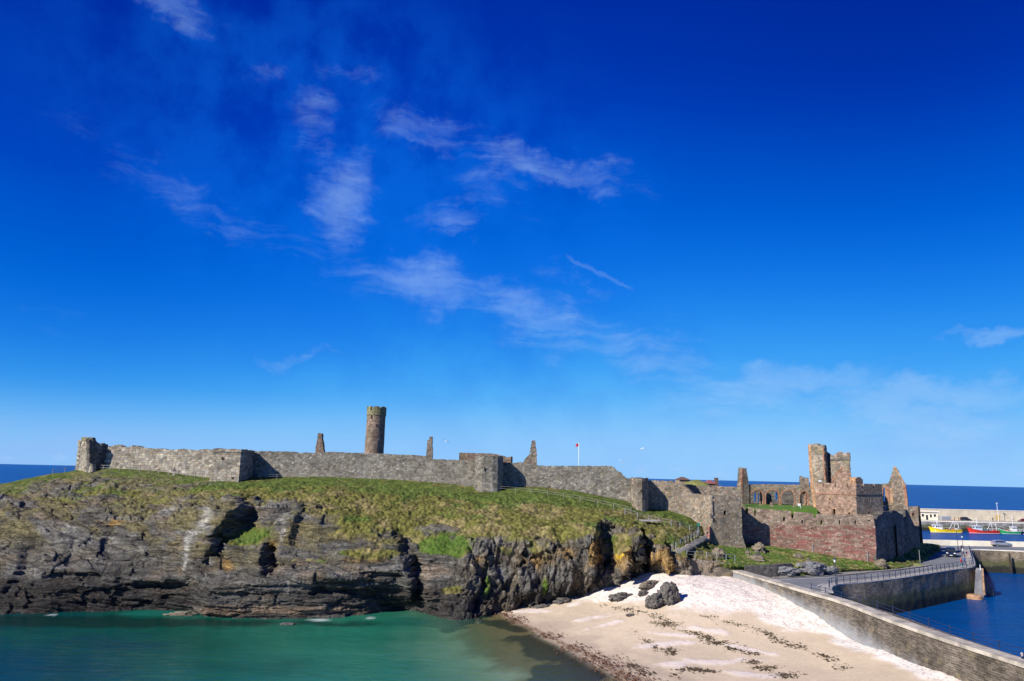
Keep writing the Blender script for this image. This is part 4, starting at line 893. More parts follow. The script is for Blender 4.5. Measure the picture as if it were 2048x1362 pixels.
def arch_pts(x0, x1, base, spring, apex, n=7):
    """pointed arch in photo pixels, from the left foot over the apex to the right foot"""
    cx = (x0+x1)/2; L = [(x0, base), (x0, spring)]; Rr = [(x1, spring), (x1, base)]; hw = (x1-x0)/2; h = spring-apex
    a = [(x0+hw*(1-math.cos(t*math.pi/2))**1.0*1.0, spring-h*math.sin(t*math.pi/2)**.85) for t in [i/n for i in range(1, n)]]
    return L+a+[(cx, apex)]+[(2*cx-x, y) for x, y in a[::-1]]+Rr
def grow_poly(pts, k):
    cx = sum(p[0] for p in pts)/len(pts); return [(x+(k if x > cx else -k) if abs(x-cx) > 1 else x, y-k if y < max(q[1] for q in pts)-1 else y) for x, y in pts]

# ------------------------------------------------------------------ west curtain wall and its towers
wall_strip('curtain_wall', [(206, 894, 932, 141.8), (214, 893, 932, 141), (222, 892, 932, 140.7), (228, 888, 932, 140.5), (236, 890, 933, 140.3), (246, 893.5, 933, 140), (262, 892, 934, 139.6), (285, 894.5, 935, 139), (308, 898.5, 936, 138.3), (370, 898.5, 942, 136.4), (432, 899, 952, 134.6)], M['stone_left'], label='long low curtain wall of big grey blocks between the ruined corner tower and the square tower', seed=1, jag=.2)
wall_strip('curtain_wall', [(488, 902, 955, 135.6), (506, 902, 953, 135.6), (560, 903, 951, 135.3), (640, 906, 952, 134.8), (740, 910.5, 955, 134), (850, 917.5, 961, 132.6), (956, 921.5, 970, 131)], M['stone_grey'], label='longest stretch of grey curtain wall below the tall round tower', seed=2, jag=.16)
wall_strip('curtain_wall', [(1004, 924, 970, 131.6), (1027, 925, 967, 131.4), (1040, 923, 968, 131.2), (1047, 927, 969, 131.1), (1077, 931, 972, 130.6), (1130, 931.5, 978, 129.9), (1180, 931.2, 986, 129.2), (1226, 931.5, 995, 128.5), (1229, 937, 996, 128.4), (1236, 941.5, 998, 128.3), (1242, 944, 1000, 128.2), (1248, 952, 1002, 128.1), (1254, 957, 1003, 128), (1266, 957, 1006, 127.8)], M['stone_grey'], label='grey curtain wall below the flagpole, its top breaking away in steps at the right end', seed=3, jag=.15)
wall_strip('curtain_wall', [(1292, 960, 1020, 127.6), (1320, 961, 1015, 127.3), (1347, 962, 1022, 126.6), (1350, 967, 1023, 126.5), (1368, 970, 1027, 126), (1377, 979, 1029, 125.6), (1386, 988, 1032, 125.2), (1409, 990, 1042, 124)], M['stone_gate'], label='short stretch of buff curtain wall running down into the gatehouse', seed=4, jag=.15)
wall_strip('inner_wall', [(642, 903, 925, 143), (720, 905.5, 925, 142.2), (800, 909, 925, 141.5), (853, 911.5, 925, 141)], M['stone_grey'], thick=.8, jag=.08, label='upper wall seen just above the curtain wall beside the round tower', seed=5, cat='wall')
wall_strip('inner_wall', [(918, 906, 930, 138), (921, 904.5, 930, 138), (991, 908, 930, 137.5), (1007, 912, 930, 137.3), (1010, 915, 930, 137.2), (1022, 912.5, 935, 137)], M['stone_tower'], thick=2.0, jag=.1, label='ruined inner wall rising behind the round fronted wall tower', seed=6, cat='wall')
wall_strip('inner_wall', [(1372, 968, 1000, 136), (1400, 971, 1000, 135.7), (1440, 972.5, 1002, 135), (1484, 974, 1010, 134.4)], M['stone_mix'], thick=1.0, jag=.14, label='grey inner wall with small square holes above the gatehouse', seed=7, cat='wall')
# ruined corner tower
t = empty('corner_tower', (*XY(182, 140, 930), P(182, 937, 140).z-.5), 'ruined corner tower at the far left, jagged top and dark shaded right side', 'castle tower')
slab('wall_face', XY(157, 143.5, 930), XY(180, 138.6, 930), [(156, 945), (157.5, 932), (160.5, 905), (163.5, 876), (165, 875), (176, 875), (178.3, 876), (180, 905), (180.5, 945)], M['stone_left'], thick=1.1, parent=t, jit=.07)
slab('wall_face', XY(180, 138.6, 930), XY(215, 142, 930), [(180, 946), (179.8, 905), (178, 875.5), (180.5, 880), (183, 879), (185.5, 883), (188, 880), (192, 881), (195, 885), (199, 887), (203, 893), (204.5, 887.5), (209, 886.5), (216, 888), (217, 893), (214, 896), (215.5, 936), (216, 940)], M['stone_dark_and_shaded'], thick=1.1, parent=t, jit=.16, label='dark shaded side with a broken jagged top')  # same tower in darker stone: shade painted into this face
slab('wall_face', XY(157, 143.5, 930), XY(186, 147, 930), [(158, 944), (164, 880), (170, 884), (185, 886), (186, 944)], M['stone_left'], thick=1.0, parent=t, jit=.12)
slab('moss_cap', XY(157, 143.4, 930), XY(180, 138.5, 930), [(162.6, 881.5), (163.3, 875.5), (165, 874.4), (176, 874.4), (178.4, 875.6), (178.8, 882)], M['mossy'], thick=1.3, parent=t, proud=.06, jit=.04)
# square tower
t = empty('wall_tower', (*XY(452, 132, 950), P(452, 960, 130).z-.6), 'square grey wall tower with overhanging parapet casting a dark shadow on the curtain wall', 'castle tower', 'wall towers')
fl, fr = XY(424, 129.8, 930), XY(479.5, 129.2, 930); zt, zb = P(450, 904, 129.5).z, P(450, 962, 129.5).z-1.2
plan = [fl, fr, fr+Vector((.3, 6)), fl+Vector((.3, 6))]
prism('tower_body', plan, zb, zt, M['stone_left'], t, grow=.28, cap=-.05)
c = sum(plan, Vector((0, 0)))/4; prism('parapet', [c+(q-c)*1.035 for q in plan], zt-.02, P(450, 897.5, 129.5).z, M['stone_left'], t, jag=.16, cap=-.6)
zw = P(445, 917, 129.4).z; q = XY(445, 129.55, 917); boxpart('window', (q.x, q.y-.12, zw), (.28, .12, .5), M['hole'], t)  # no recess here: a dark box paints the shade of the opening
q = XY(467, 129.4, 957); boxpart('drain_hole', (q.x, q.y-.24, P(467, 956.5, 129.2).z), (.5, .14, .4), M['hole'], t)
# round fronted tower
t = empty('wall_tower', (*XY(978, 129, 950), P(978, 976, 127).z-.6), 'broad wall tower with rounded front midway along the grassy slope', 'castle tower', 'wall towers')
plan = [XY(a, b, 945) for a, b in ((950, 131.6), (950.3, 129.3), (952.5, 128.0), (957, 127.2), (965, 126.8), (985, 126.7), (995, 127), (1002, 127.7), (1005.5, 128.9), (1006, 132))]
prism('tower_body', plan, P(978, 978, 127).z-1, P(978, 912, 127).z, M['stone_grey'], t, grow=.12, jag=.12, res=.5, cap=-.4)
q = XY(969, 126.7, 938); boxpart('window', (q.x, q.y-.10, P(969, 938, 126.7).z), (.25, .14, .6), M['hole'], t)
t = empty('wall_tower', (*XY(1279, 125, 1000), P(1279, 1030, 123).z-.6), 'slim rounded wall tower standing lowest on the slope above the steps', 'castle tower', 'wall towers')
plan = [XY(a, b, 990) for a, b in ((1262.5, 128), (1262.5, 125.6), (1264.5, 124.2), (1268.5, 123.3), (1275, 122.9), (1284, 122.8), (1290, 123.2), (1294.5, 124.1), (1296.5, 125.4), (1297, 128.5))]
prism('tower_body', plan, P(1279, 1034, 123).z-1, P(1279, 956, 123).z, M['stone_gate'], t, grow=.02, jag=.14, res=.45, cap=-.4)
q = XY(1282.5, 122.8, 981); boxpart('window', (q.x, q.y-.06, P(1282.5, 981, 122.8).z), (.32, .16, .42), M['hole'], t)
q = XY(1275, 122.8, 1025); boxpart('drain_hole', (q.x, q.y-.06, P(1275, 1024.5, 122.8).z), (.45, .16, .3), M['hole'], t)
# ------------------------------------------------------------------ round tower
t = empty('round_tower', (*XY(748, 152), 15.5), 'tall round tower of red brown stone with a crenellated top rising behind the curtain wall', 'castle tower')
c = XY(748, 152, 908); r0 = 2.14*KD; r1 = 2.02*KD
zt = P(752, 829.5, 150).z; zp = P(752, 812.5, 150).z
def drum(name, r_a, r_b, za, zb_, mat, parent, hollow=None, merlon=0):
    mb = MB(); n = 48; rows = max(1, int((zb_-za)/.6)); V = []; UV = []
    for i in range(n+1):
        a = 2*math.pi*i/n
        up = merlon if merlon and (i*8//n) % 1 == 0 and ((i % 6) < 4) else 0
        for j in range(rows+1):
            tt = j/rows; r = r_a+(r_b-r_a)*tt+.03*float(vn(math.cos(a)*3, math.sin(a)*3, (za+tt*(zb_-za))*1.5, 540)); V.append((c.x+r*math.cos(a), c.y+r*math.sin(a), za+(zb_-za)*tt+(up if j == rows else 0))); UV.append((a*r_a, za+(zb_-za)*tt))
    m = rows+1; mb.quads(V, [(i*m+j, (i+1)*m+j, (i+1)*m+j+1, i*m+j+1) for i in range(n) for j in range(rows)], UV)
    top = [V[i*m+rows] for i in range(n)]; inn = [(c.x+(x-c.x)*.78, c.y+(y-c.y)*.78, z) for x, y, z in top]; low = [(x, y, zb_-.5) for x, y, z in inn]
    F = []
    for i in range(n): k = (i+1) % n; F += [(i, k, n+k, n+i), (n+i, n+k, 2*n+k, 2*n+i)]
    F.append(tuple(range(2*n, 3*n))); ring = top+inn+low; mb.quads(ring, F, [(p[0], p[1]+p[2]) for p in ring]); return mb.build(name, mat, parent)
drum('shaft', r0, r1, 15.5, zt, M['stone_tower'], t); drum('parapet', r1+.12, r1+.14, zt-.03, zp-.25, M['mossy'], t, merlon=.28)
va = math.atan2(-c.y, -c.x)
for (px, py, h, w_) in ((746.5, 834, .85, .34), (746.5, 817, .75, .34), (756.5, 851, .55, .25)):
    X0 = P(px, py, 150); s_ = (X0.x-c.x*150/152)/r1
    a = -math.pi/2+math.asin(max(-.9, min(.9, s_*1.0)))-.46*0; rr = r1+(.1 if py < 829 else .0)
    boxpart('window', (c.x+rr*math.cos(a), c.y+rr*math.sin(a), X0.z), (w_, .16, h), M['hole'], t, rz=a+math.pi/2)  # slits are dark boxes, their colour stands for shaded recesses
# ------------------------------------------------------------------ broken gables and stacks behind the wall
slab('ruined_gable', (631, 146, 900), (648, 146, 900), [(629.5, 925), (630.5, 903), (633, 885), (635.5, 867.5), (638, 866), (643.5, 867), (644, 880), (645.5, 886), (646, 897), (647.5, 902), (648, 925)], M['stone_tower'], thick=1.3, jit=.08, label='thin leaning stone stack left of the round tower', cat='ruin', group='ruined stacks behind the curtain wall')
slab('ruined_gable', (851, 145, 900), (866, 145, 900), [(851, 925), (852, 912), (853.5, 895), (855, 880), (858, 879), (858.5, 873.5), (864.5, 873), (865, 925)], M['stone_mix'], thick=1.0, jit=.06, label='slender square stone stack right of the round tower', cat='ruin', group='ruined stacks behind the curtain wall')
slab('ruined_gable', (1045, 140, 900), (1074, 140, 900), [(1044, 945), (1045.5, 925), (1052, 916), (1059, 908), (1062, 893), (1063.5, 882.5), (1066, 880), (1071, 881.5), (1072, 895), (1073.8, 907), (1074, 945)], M['stone_mix'], holes=[[(1060, 904), (1062, 904), (1062, 908), (1060, 908)]], thick=1.1, jit=.08, label='broken gable with a sloping left shoulder beside the flagpole', cat='ruin', group='ruined stacks behind the curtain wall')
slab('ruined_gable', (1371, 126.4, 980), (1404, 131.5, 980), [(1371, 985), (1371, 971), (1378, 968.5), (1385, 970), (1392, 971.5), (1397, 978), (1405, 991), (1404, 1003), (1372, 1003)], M['stone_dark_and_shaded'], thick=1.0, jit=.14, label='dark broken wall end hanging above the gatehouse', cat='ruin')  # turned from the sun, its shade put into the stone colour
# ------------------------------------------------------------------ gatehouse
t = empty('gatehouse', (*XY(1448, 122), 7.0), 'square gatehouse tower of warm grey stone with one small window and a sloping buttress', 'castle tower')
gl, gc, gr = XY(1399, 123.8, 1030), XY(1420.5, 120, 1030), XY(1484, 120.7, 1030)
slab('wall_face', gl, gc, [(1399.5, 991), (1410, 990), (1419.5, 991), (1421, 1030), (1422, 1100), (1413, 1085), (1407, 1062), (1400, 1042)], M['stone_gate'], thick=.8, parent=t, jit=.05)
slab('wall_face', gc, gr, [(1419.3, 991), (1440, 990.5), (1460, 992), (1482, 993), (1483.3, 1030), (1484.5, 1072), (1492, 1095), (1491, 1104), (1421.5, 1104), (1420.8, 1040)], M['stone_gate'], [[(1447.5, 1021.5), (1452.5, 1021.5), (1452.5, 1030.5), (1447.5, 1030.5)], [(1424, 1013.5), (1427, 1013.5), (1427, 1018), (1424, 1018)], [(1475, 1036), (1476.5, 1036), (1476.5, 1039), (1475, 1039)]], .8, t, jit=.05)
core = [gl+Vector((1.0, .9)), gc+Vector((.35, .95)), gr+Vector((-.3, .95)), gr+Vector((-.2, 7)), gl+Vector((1, 5))]
prism('tower_body', core, 7, P(1450, 993.5, 122).z-.25, M['stone_gate'], t, jag=.05, cap=-.35)
mb = MB(); b0 = [P(1407.5, 1114, 116.4), P(1416.5, 1115, 116.2), P(1423.5, 1104, 120.6), P(1408, 1104, 121)]; b1 = [P(1415.5, 1054, 119.7), P(1420, 1053, 119.6), P(1422, 1052, 120.6), P(1413, 1052, 121.4)]
rings = []
for k in range(9): tt = k/8; rings.append([a.lerp(b, tt**1.25)+Vector((rng.uniform(-.06, .06), rng.uniform(-.06, .06), 0)) for a, b in zip(b0, b1)])
for k in range(8):
    for i in range(4):
        j = (i+1) % 4; mb.face([rings[k][i], rings[k][j], rings[k+1][j], rings[k+1][i]], [(i*1.1, rings[k][i].z), (i*1.1+1.1, rings[k][j].z), (i*1.1+1.1, rings[k+1][j].z), (i*1.1, rings[k+1][i].z)])
mb.face(rings[8], [(0, 0), (1, 0), (1, 1), (0, 1)]); mb.build('buttress', M['stone_red'], t)
# ------------------------------------------------------------------ red wall below the cathedral
t = empty('red_wall', (*XY(1620, 124.3), 5.5), 'long red sandstone wall with slotted parapet above the grassy bank', 'castle wall')
RA, RB = XY(1480, 126.4, 1060), XY(1751.5, 122, 1060)
slab('parapet', RA, RB, [(1480, 1010.5), (1491, 1011.5), (1491.5, 1027), (1497, 1028), (1497.5, 1014), (1508, 1017), (1509, 1031), (1512, 1032), (1512.5, 1015.5), (1530, 1018), (1582, 1022), (1583, 1036), (1588, 1037), (1588.7, 1023), (1610, 1025), (1626, 1027), (1627, 1035), (1633, 1035.5), (1634.5, 1028.5), (1690, 1029), (1744, 1029.5), (1747, 1033), (1748.5, 1042), (1750, 1053), (1480, 1050)], M['stone_redtop'],
     [[(a, y0), (b, y0), (b, y1), (a, y1)] for a, b, y0, y1 in ((1566, 1570.5, 1034.5, 1042), (1602.5, 1606.5, 1040, 1047), (1609, 1610.5, 1039.5, 1046.5), (1641, 1645, 1041, 1048.5), (1677.5, 1681, 1040.5, 1048.5), (1696, 1697.5, 1043, 1047), (1709.5, 1713, 1041, 1048), (1735, 1741, 1040, 1042))], 1.1, t, jit=.05)
slab('lower_wall', RA, RB, [(1480, 1049.6), (1750, 1052.6), (1752.3, 1090), (1753.5, 1140), (1600, 1118), (1480, 1110)], M['stone_red'], [[(a, y0), (b, y0), (b, y1), (a, y1)] for a, b, y0, y1 in ((1622.5, 1624, 1054, 1058), (1727.5, 1729, 1055, 1060), (1726, 1729, 1090, 1092.5), (1560, 1561.5, 1056, 1059))], 1.16, t, proud=.05, jit=.03)
# terrace lawn inside the walls
lawn_z = 14.9
lp = [XY(1478, 128.0), XY(1633.5, 125.5), XY(1634.5, 126.9), XY(1630, 134.5), XY(1632, 162), XY(1470, 162), XY(1455, 138)]
mb = MB(); top = [Vector((p.x, p.y, lawn_z)) for p in lp]; low = [Vector((p.x, p.y, 5.2)) for p in lp]; mb.loft([low, top]); lo = mb.build('lawn', M['lawn']); tag(lo, kind='structure')
cp = [XY(1634, 125.4), XY(1748, 123.7), XY(1762, 128), XY(1800, 137), XY(1806, 150), XY(1800, 162), XY(1632.5, 162), XY(1630.5, 134.5)]
mb = MB(); mb.loft([[Vector((p.x, p.y, 5.2)) for p in cp], [Vector((p.x, p.y, 13.4)) for p in cp]]); tag(mb.build('courtyard', M['drygrass']), kind='structure')
# rougher grass patch and a hump of turf inside the west wall
def mound(name, cx, cy, z0, rx, ry, h, mat, label=None, cat=None, kind=None, n=28):
    xs = np.linspace(-1, 1, n); A, B = np.meshgrid(xs, xs, indexing='ij'); r = np.sqrt(A*A+B*B); H = h*np.clip(1-r*r, -.3, 1)**1.0+h*.12*fbm(A*4+cx, B*4, 0, 3, 560)
    me = grid_mesh(name, np.stack([cx+A*rx, cy+B*ry, z0+H], -1).reshape(-1, 3), n, n); o = link(name, me, mat, None, (cx, cy, z0)); return tag(o, label, cat, kind=kind)
q = XY(1392, 142, 965); zt = P(1392, 960.5, 142).z; mound('grass_mound', q.x, q.y, zt-2.2, 4.2, 4, 2.2, M['drygrass'], kind='structure')
# ------------------------------------------------------------------ cathedral ruin
t = empty('cathedral_nave', (*XY(1555, 147), 14.5), 'roofless nave wall with three open pointed arches trimmed in red stone', 'ruined church')
NA, NB = XY(1480, 148), XY(1625, 145.5)
AR = [(1501, 1525.5, 1016, 994, 980), (1532, 1558, 1017, 994.5, 980), (1563, 1588.5, 1018, 995, 981), (1600, 1616, 1021, 996, 983)]
slab('nave_wall', NA, NB, [(1480, 975), (1490, 972), (1496, 969), (1530, 968.2), (1570, 969), (1622, 970), (1627, 1024), (1480, 1016)], M['stone_mix'], [arch_pts(*a) for a in AR], 1.0, t, jit=.05)
for a in AR: slab('arch_trim', NA, NB, grow_poly(arch_pts(*a), 2.0), M['sandstone'], [arch_pts(a[0]+.1, a[1]-.1, a[2]+3, a[3], a[4]+.1)] if False else [], .25, t, jit=0) if False else None
def trim_ring(name, A, B, a, k, mat, parent, proud=.05, thick=.5):
    out = arch_pts(a[0]-k, a[1]+k, a[2], a[3], a[4]-k*1.1); inn = arch_pts(*a); slab(name, A, B, out+inn[::-1], mat, (), thick, parent, jit=.01, step=9, proud=proud)
for a in AR: trim_ring('arch_trim', NA, NB, a, 2.1, M['sandstone'], t)
slab('blocked_arch', NA, NB, [(1599, 1020), (1599, 982), (1617, 982), (1617, 1022)], M['stone_redtop'], [arch_pts(1604, 1608.5, 1008, 992, 987)], .4, t, proud=-.45, jit=0)
slab('arch_trim', NA, NB, [(1611, 1020), (1611, 985), (1613, 985), (1613, 1021)], M['sandstone'], (), .3, t, proud=-.3, jit=.02)
slab('far_wall', XY(1480, 153), XY(1628, 151), [(1480, 1012), (1480, 978), (1540, 974), (1560, 976), (1628, 976), (1628, 1016)], M['stone_dark_and_shaded'], [arch_pts(1508, 1512.5, 1004, 990, 986), arch_pts(1516, 1519, 1004, 990, 986), arch_pts(1550.5, 1555.5, 1000, 988, 983.5)], .9, t, jit=.05)  # darker stone paints the shade seen through the arches
t = slab('ruined_gable', (1481.5, 146.6), (1499, 147.3), [(1481.5, 1016), (1481.8, 975), (1483.5, 950), (1484.5, 936), (1486, 935), (1488, 940), (1490, 936), (1493, 936.8), (1496, 955), (1498, 970), (1499, 1016)], M['stone_mix'], thick=1.4, jit=.05, label='two pronged broken gable at the left end of the arches', cat='ruin')
slab('corner_stones', XY(1481.5, 146.6), XY(1499, 147.3), [(1481.3, 1000), (1481.6, 975), (1483.3, 950), (1484.3, 937), (1487, 939), (1486.5, 960), (1485.5, 1000)], M['sandstone'], (), .4, t, proud=.04, jit=.02)
slab('battlement', (1599, 149, 965), (1618, 148.6, 965), [(1600, 975), (1600, 952), (1604.5, 951.5), (1605, 956), (1607, 956), (1607.5, 954), (1610, 954), (1610.5, 957), (1613, 957), (1613.5, 955), (1617.5, 955), (1618, 975)], M['stone_mix'], thick=.8, jit=.03, label='small crenellated wall top left of the keep', cat='ruin')
# crossing tower: tall left turret, dark inner wall, lower right mass
t = empty('cathedral_tower', (*XY(1655, 138), 14.5), 'ruined cathedral tower with a tall turret, a dark gap and a lower notched right half', 'ruined church')
TA, TB, TC, TD = XY(1625.5, 138.2), XY(1655.5, 136), XY(1669.5, 136.3), XY(1706, 134.6)
slab('turret', TA, TB, [(1616, 889), (1627, 888.6), (1627.6, 887), (1634, 887), (1634.6, 893), (1636.4, 890), (1645.5, 889.6), (1647, 896), (1648.5, 930), (1651, 960), (1656, 1000), (1658, 1035), (1629, 1035), (1625.5, 1000), (1621, 968), (1618, 921)], M['stone_gate'], [[(1629.5, 952), (1631.5, 952), (1631.5, 956.5), (1629.5, 956.5)]], 1.6, t, jit=.06)
slab('corner_stones', TA, TB, [(1615.8, 889), (1621.5, 888.5), (1624, 921), (1627.5, 968), (1632, 1010), (1633, 1033), (1628.8, 1033), (1625, 1000), (1620.7, 968), (1617.7, 921)], M['sandstone_pale'], (), .5, t, proud=.05, jit=.04)
slab('corner_stones', TA, TB, [(1645, 897), (1647.3, 897), (1648.8, 930), (1651.4, 960), (1648.6, 960), (1646.4, 930)], M['sandstone'], (), .5, t, proud=.05, jit=.04)
slab('inner_face', XY(1650, 138.7), XY(1675, 138.9), [(1646.8, 893), (1650, 896), (1652, 898), (1652.5, 903), (1657, 905), (1660.5, 908), (1662.5, 935), (1665, 985), (1656, 990), (1651, 960), (1648.5, 930)], M['stone_dark_and_shaded'], (), .9, t, jit=.08)  # dark stone paints the shadow beside the turret
slab('right_half', TC, TD, [(1660.5, 910), (1662.5, 909), (1664, 911), (1669, 909), (1674, 906), (1678, 902.8), (1683.5, 903), (1689, 908), (1690.5, 904.8), (1693.5, 904.6), (1694.4, 907), (1696, 904.6), (1699, 904.6), (1700, 910), (1700.3, 919), (1699.2, 922), (1700.3, 940), (1703, 965), (1705, 1000), (1663, 1000), (1662, 940)], M['stone_mix'], (), .9, t, jit=.05)
slab('corbel_ledge', TC, TD, [(1661.5, 917.5), (1680, 916.5), (1700.5, 917), (1700.3, 920), (1680, 919.8), (1661.6, 920.5)], M['stone_dark_and_shaded'], (), .3, t, proud=.16, jit=.05)
slab('gable', TC, TD, [(1664, 962), (1674, 947), (1683.5, 935.5), (1686, 935), (1701, 940), (1704.5, 985), (1664, 985)], M['stone_keep'], [[(1688.3, 937.3), (1691, 937), (1691.2, 941), (1688.6, 941)], [(1688, 961.5), (1689.5, 961.5), (1689.5, 965), (1688, 965)]], .35, t, proud=.08, jit=.04)
slab('gable_coping', TC, TD, [(1662.6, 961), (1673, 945.5), (1682.6, 934.5), (1686.5, 934), (1686.8, 936.6), (1683.8, 937.4), (1675, 948.5), (1665, 963)], M['sandstone'], (), .3, t, proud=.12, jit=.02)
slab('broken_top', XY(1650, 137.5), XY(1668, 137.5), [(1646, 975), (1647, 957), (1650, 954.5), (1652, 957), (1655, 956), (1657, 958), (1660, 957.5), (1662, 960), (1668, 958), (1668, 978)], M['stone_keep'], (), .8, t, jit=.05)
# transept block
t = empty('cathedral_transept', (*XY(1700, 130), 12.5), 'square pink sandstone transept with battlements and a dark doorway above the red wall', 'ruined church')
KA, KB, KC = XY(1631.5, 133.2), XY(1712.8, 126), XY(1765.5, 129.0)
slab('front_wall', KA, KB, [(1627, 966), (1644, 965.3), (1644.3, 974), (1647.3, 974), (1647.6, 965.5), (1668.3, 966), (1668.6, 975), (1671.8, 975), (1672.1, 966.2), (1692.8, 967), (1693.1, 975), (1696, 975), (1696.3, 967), (1711, 967.5), (1712.6, 1000), (1715.5, 1046), (1634, 1046), (1631.3, 1000)], M['stone_keep'],
     [[(a, y0), (b, y0), (b, y1), (a, y1)] for a, b, y0, y1 in ((1665, 1671, 1018, 1030), (1658, 1660.8, 996, 1003), (1697, 1699, 1001, 1006.5), (1695, 1700, 1025, 1028.5), (1655.8, 1657.4, 969, 978), (1685, 1686.7, 969, 980))], .8, t, jit=.03)
slab('string_course', KA, KB, [(1630, 986), (1712.3, 988.2), (1712.5, 990), (1630.2, 987.8)], M['sandstone'], (), .2, t, proud=.1, jit=.01)
for (a, b, y0, y1) in ((1665, 1671, 1018, 1030), (1658, 1660.8, 996, 1003)):
    slab('door_jamb' if y1 > 1025 else 'window_jamb', KA, KB, [(a-1, y0-1), (b+1, y0-1), (b+1, y1), (b, y1), (b, y0), (a, y0), (a, y1), (a-1, y1)], M['sandstone_pale'], (), .2, t, proud=.03, jit=0, step=9)
slab('side_wall', KB, KC, [(1711, 967.5), (1724, 968), (1724.3, 976.5), (1728, 976.5), (1728.4, 967.8), (1746, 968), (1746.3, 976.5), (1749.8, 976.5), (1750.2, 968), (1764, 968.3), (1765.5, 1000), (1769, 1052), (1716, 1052), (1712.8, 1000)], M['stone_mix'],
     [[(a, y0), (b, y0), (b, y1), (a, y1)] for a, b, y0, y1 in ((1738, 1740.2, 995.5, 1004.5), (1736.5, 1740.3, 1023, 1028))], .8, t, jit=.04)
slab('string_course', KB, KC, [(1712.5, 988), (1764.8, 988), (1765, 990), (1712.5, 990)], M['stone_dark_and_shaded'], (), .2, t, proud=.1, jit=.01)
bk = KA+(KC-KB); uu = (KB-KA).normalized(); vv = (KC-KB).normalized()
prism('inner_core', [KA+vv*.82+uu*.2, KB+vv*.82-uu*.82, KC-uu*.82-vv*.05, bk+uu*.2-vv*.05], 12.6, P(1700, 976.5, 128).z, M['stone_dark_and_shaded'], t, cap=-.1)
slab('battlement', XY(1700, 134), XY(1712, 133.5), [(1700, 970), (1700, 954), (1702, 954), (1703, 955.5), (1709.5, 955.5), (1710.5, 970)], M['sandstone_pale'], (), 1.0, t, jit=.03)
slab('battlement', XY(1711, 132.5), XY(1724, 133.5), [(1711.5, 971), (1711.3, 957), (1714, 956.5), (1714, 954.3), (1722, 954.3), (1722.6, 957.5), (1725.5, 958), (1726, 971)], M['sandstone_pale'], (), 1.0, t, jit=.03)
# choir with the pointed gable
t = empty('cathedral_choir', (*XY(1790, 141), 9.0), 'choir wall with a narrow lancet and a pointed gable standing against the sea', 'ruined church')
GA, GB = XY(1762, 143.4), XY(1818, 140.5)
slab('gable_wall', GA, GB, [(1761, 968), (1776, 966.3), (1779, 962), (1783, 948), (1786.6, 935), (1789, 933.2), (1791.5, 934.5), (1798, 947), (1804.5, 960), (1808, 966), (1811, 968), (1813, 985), (1816, 1010), (1819, 1050), (1764, 1050)], M['stone_mix'], [arch_pts(1766.3, 1769.6, 1003, 980, 975.5), [(1797, 941), (1798, 941), (1798, 943), (1797, 943)]], .9, t, jit=.05)
for pts in ([(1770.6, 976), (1774, 972), (1777.5, 973), (1779, 1003), (1776.5, 1003), (1772, 1003)], [(1779.6, 976), (1782.5, 975), (1785, 980), (1787, 1014), (1781.6, 1014)], [(1805.5, 968), (1811.2, 968.5), (1813.2, 985), (1816.2, 1012), (1810.5, 1012), (1807.5, 985)], [(1764.2, 976), (1766, 975), (1766, 1003), (1765.2, 1003)]):
    slab('corner_stones', GA, GB, pts, M['sandstone_pale'] if pts[0][0] > 1775 and pts[0][0] < 1790 else M['sandstone'], (), .35, t, proud=.06, jit=.03)
slab('gable_coping', GA, GB, [(1785.8, 936), (1789, 932.6), (1792.2, 934.6), (1809, 966), (1806.4, 966.5), (1791, 938.5), (1789, 936), (1787.4, 938)], M['sandstone_pale'], (), .5, t, proud=.08, jit=.03)
slab('low_turret', XY(1780, 138.6, 1020), XY(1812, 137.4, 1020), [(1780, 1062), (1781.5, 1012), (1783.5, 1006), (1788, 1004.5), (1793.5, 1004), (1794.3, 1011), (1796.6, 1011), (1797, 1006), (1805.7, 1005.5), (1808, 1018), (1811, 1036), (1813, 1062)], M['stone_gate'], [[(1797, 1009.5), (1800.5, 1009.5), (1800.5, 1013), (1797, 1013)]], .9, t, jit=.05)
slab('wall_stub', XY(1765, 133.8, 1020), XY(1781, 135.8, 1020), [(1765, 1050), (1766.2, 1013), (1769, 1011), (1775, 1012), (1778.5, 1017), (1780, 1026), (1781, 1050)], M['stone_dark_and_shaded'], (), .9, t, jit=.06)  # shadow on the stub is painted in with darker stone
# shaded east end above the road
t = empty('east_wall', (*XY(1790, 128, 1080), 4.0), 'deeply shaded end wall of the castle turning the corner above the road', 'castle wall')
EA, EB, EC = XY(1752, 122.2, 1080), XY(1812, 134, 1080), XY(1840, 144, 1080)
slab('wall_face', EA, EB, [(1749, 1044), (1754, 1037), (1757, 1032), (1764, 1028.5), (1767, 1023.5), (1778, 1022.5), (1781, 1026), (1786, 1021), (1793, 1022), (1798, 1026), (1806, 1030), (1811.5, 1046), (1815, 1100), (1815, 1145), (1753.5, 1140), (1752, 1090)], M['stone_dark_and_shaded'], [[(1771, 1062), (1774, 1062), (1774, 1080), (1771, 1080)], [(1766, 1033), (1768, 1033), (1768, 1037), (1766, 1037)]], 1.6, t, jit=.08)  # the end wall's shade is also put into its dark stone colour
slab('wall_face', EB, EC, [(1811, 1024), (1813, 1019), (1816, 1022), (1824, 1040), (1833, 1058), (1838.5, 1066), (1840, 1078), (1843, 1135), (1812, 1145)], M['stone_dark_and_shaded'], (), 1.6, t, jit=.08)
b0 = [XY(1795, 129.2, 1090), XY(1803, 130.2, 1090), XY(1801.5, 132.4, 1090), XY(1793, 131.2, 1090)]; prism('buttress', b0, 4.2, 12.0, M['stone_dark_and_shaded'], t, grow=.5, jag=.2)
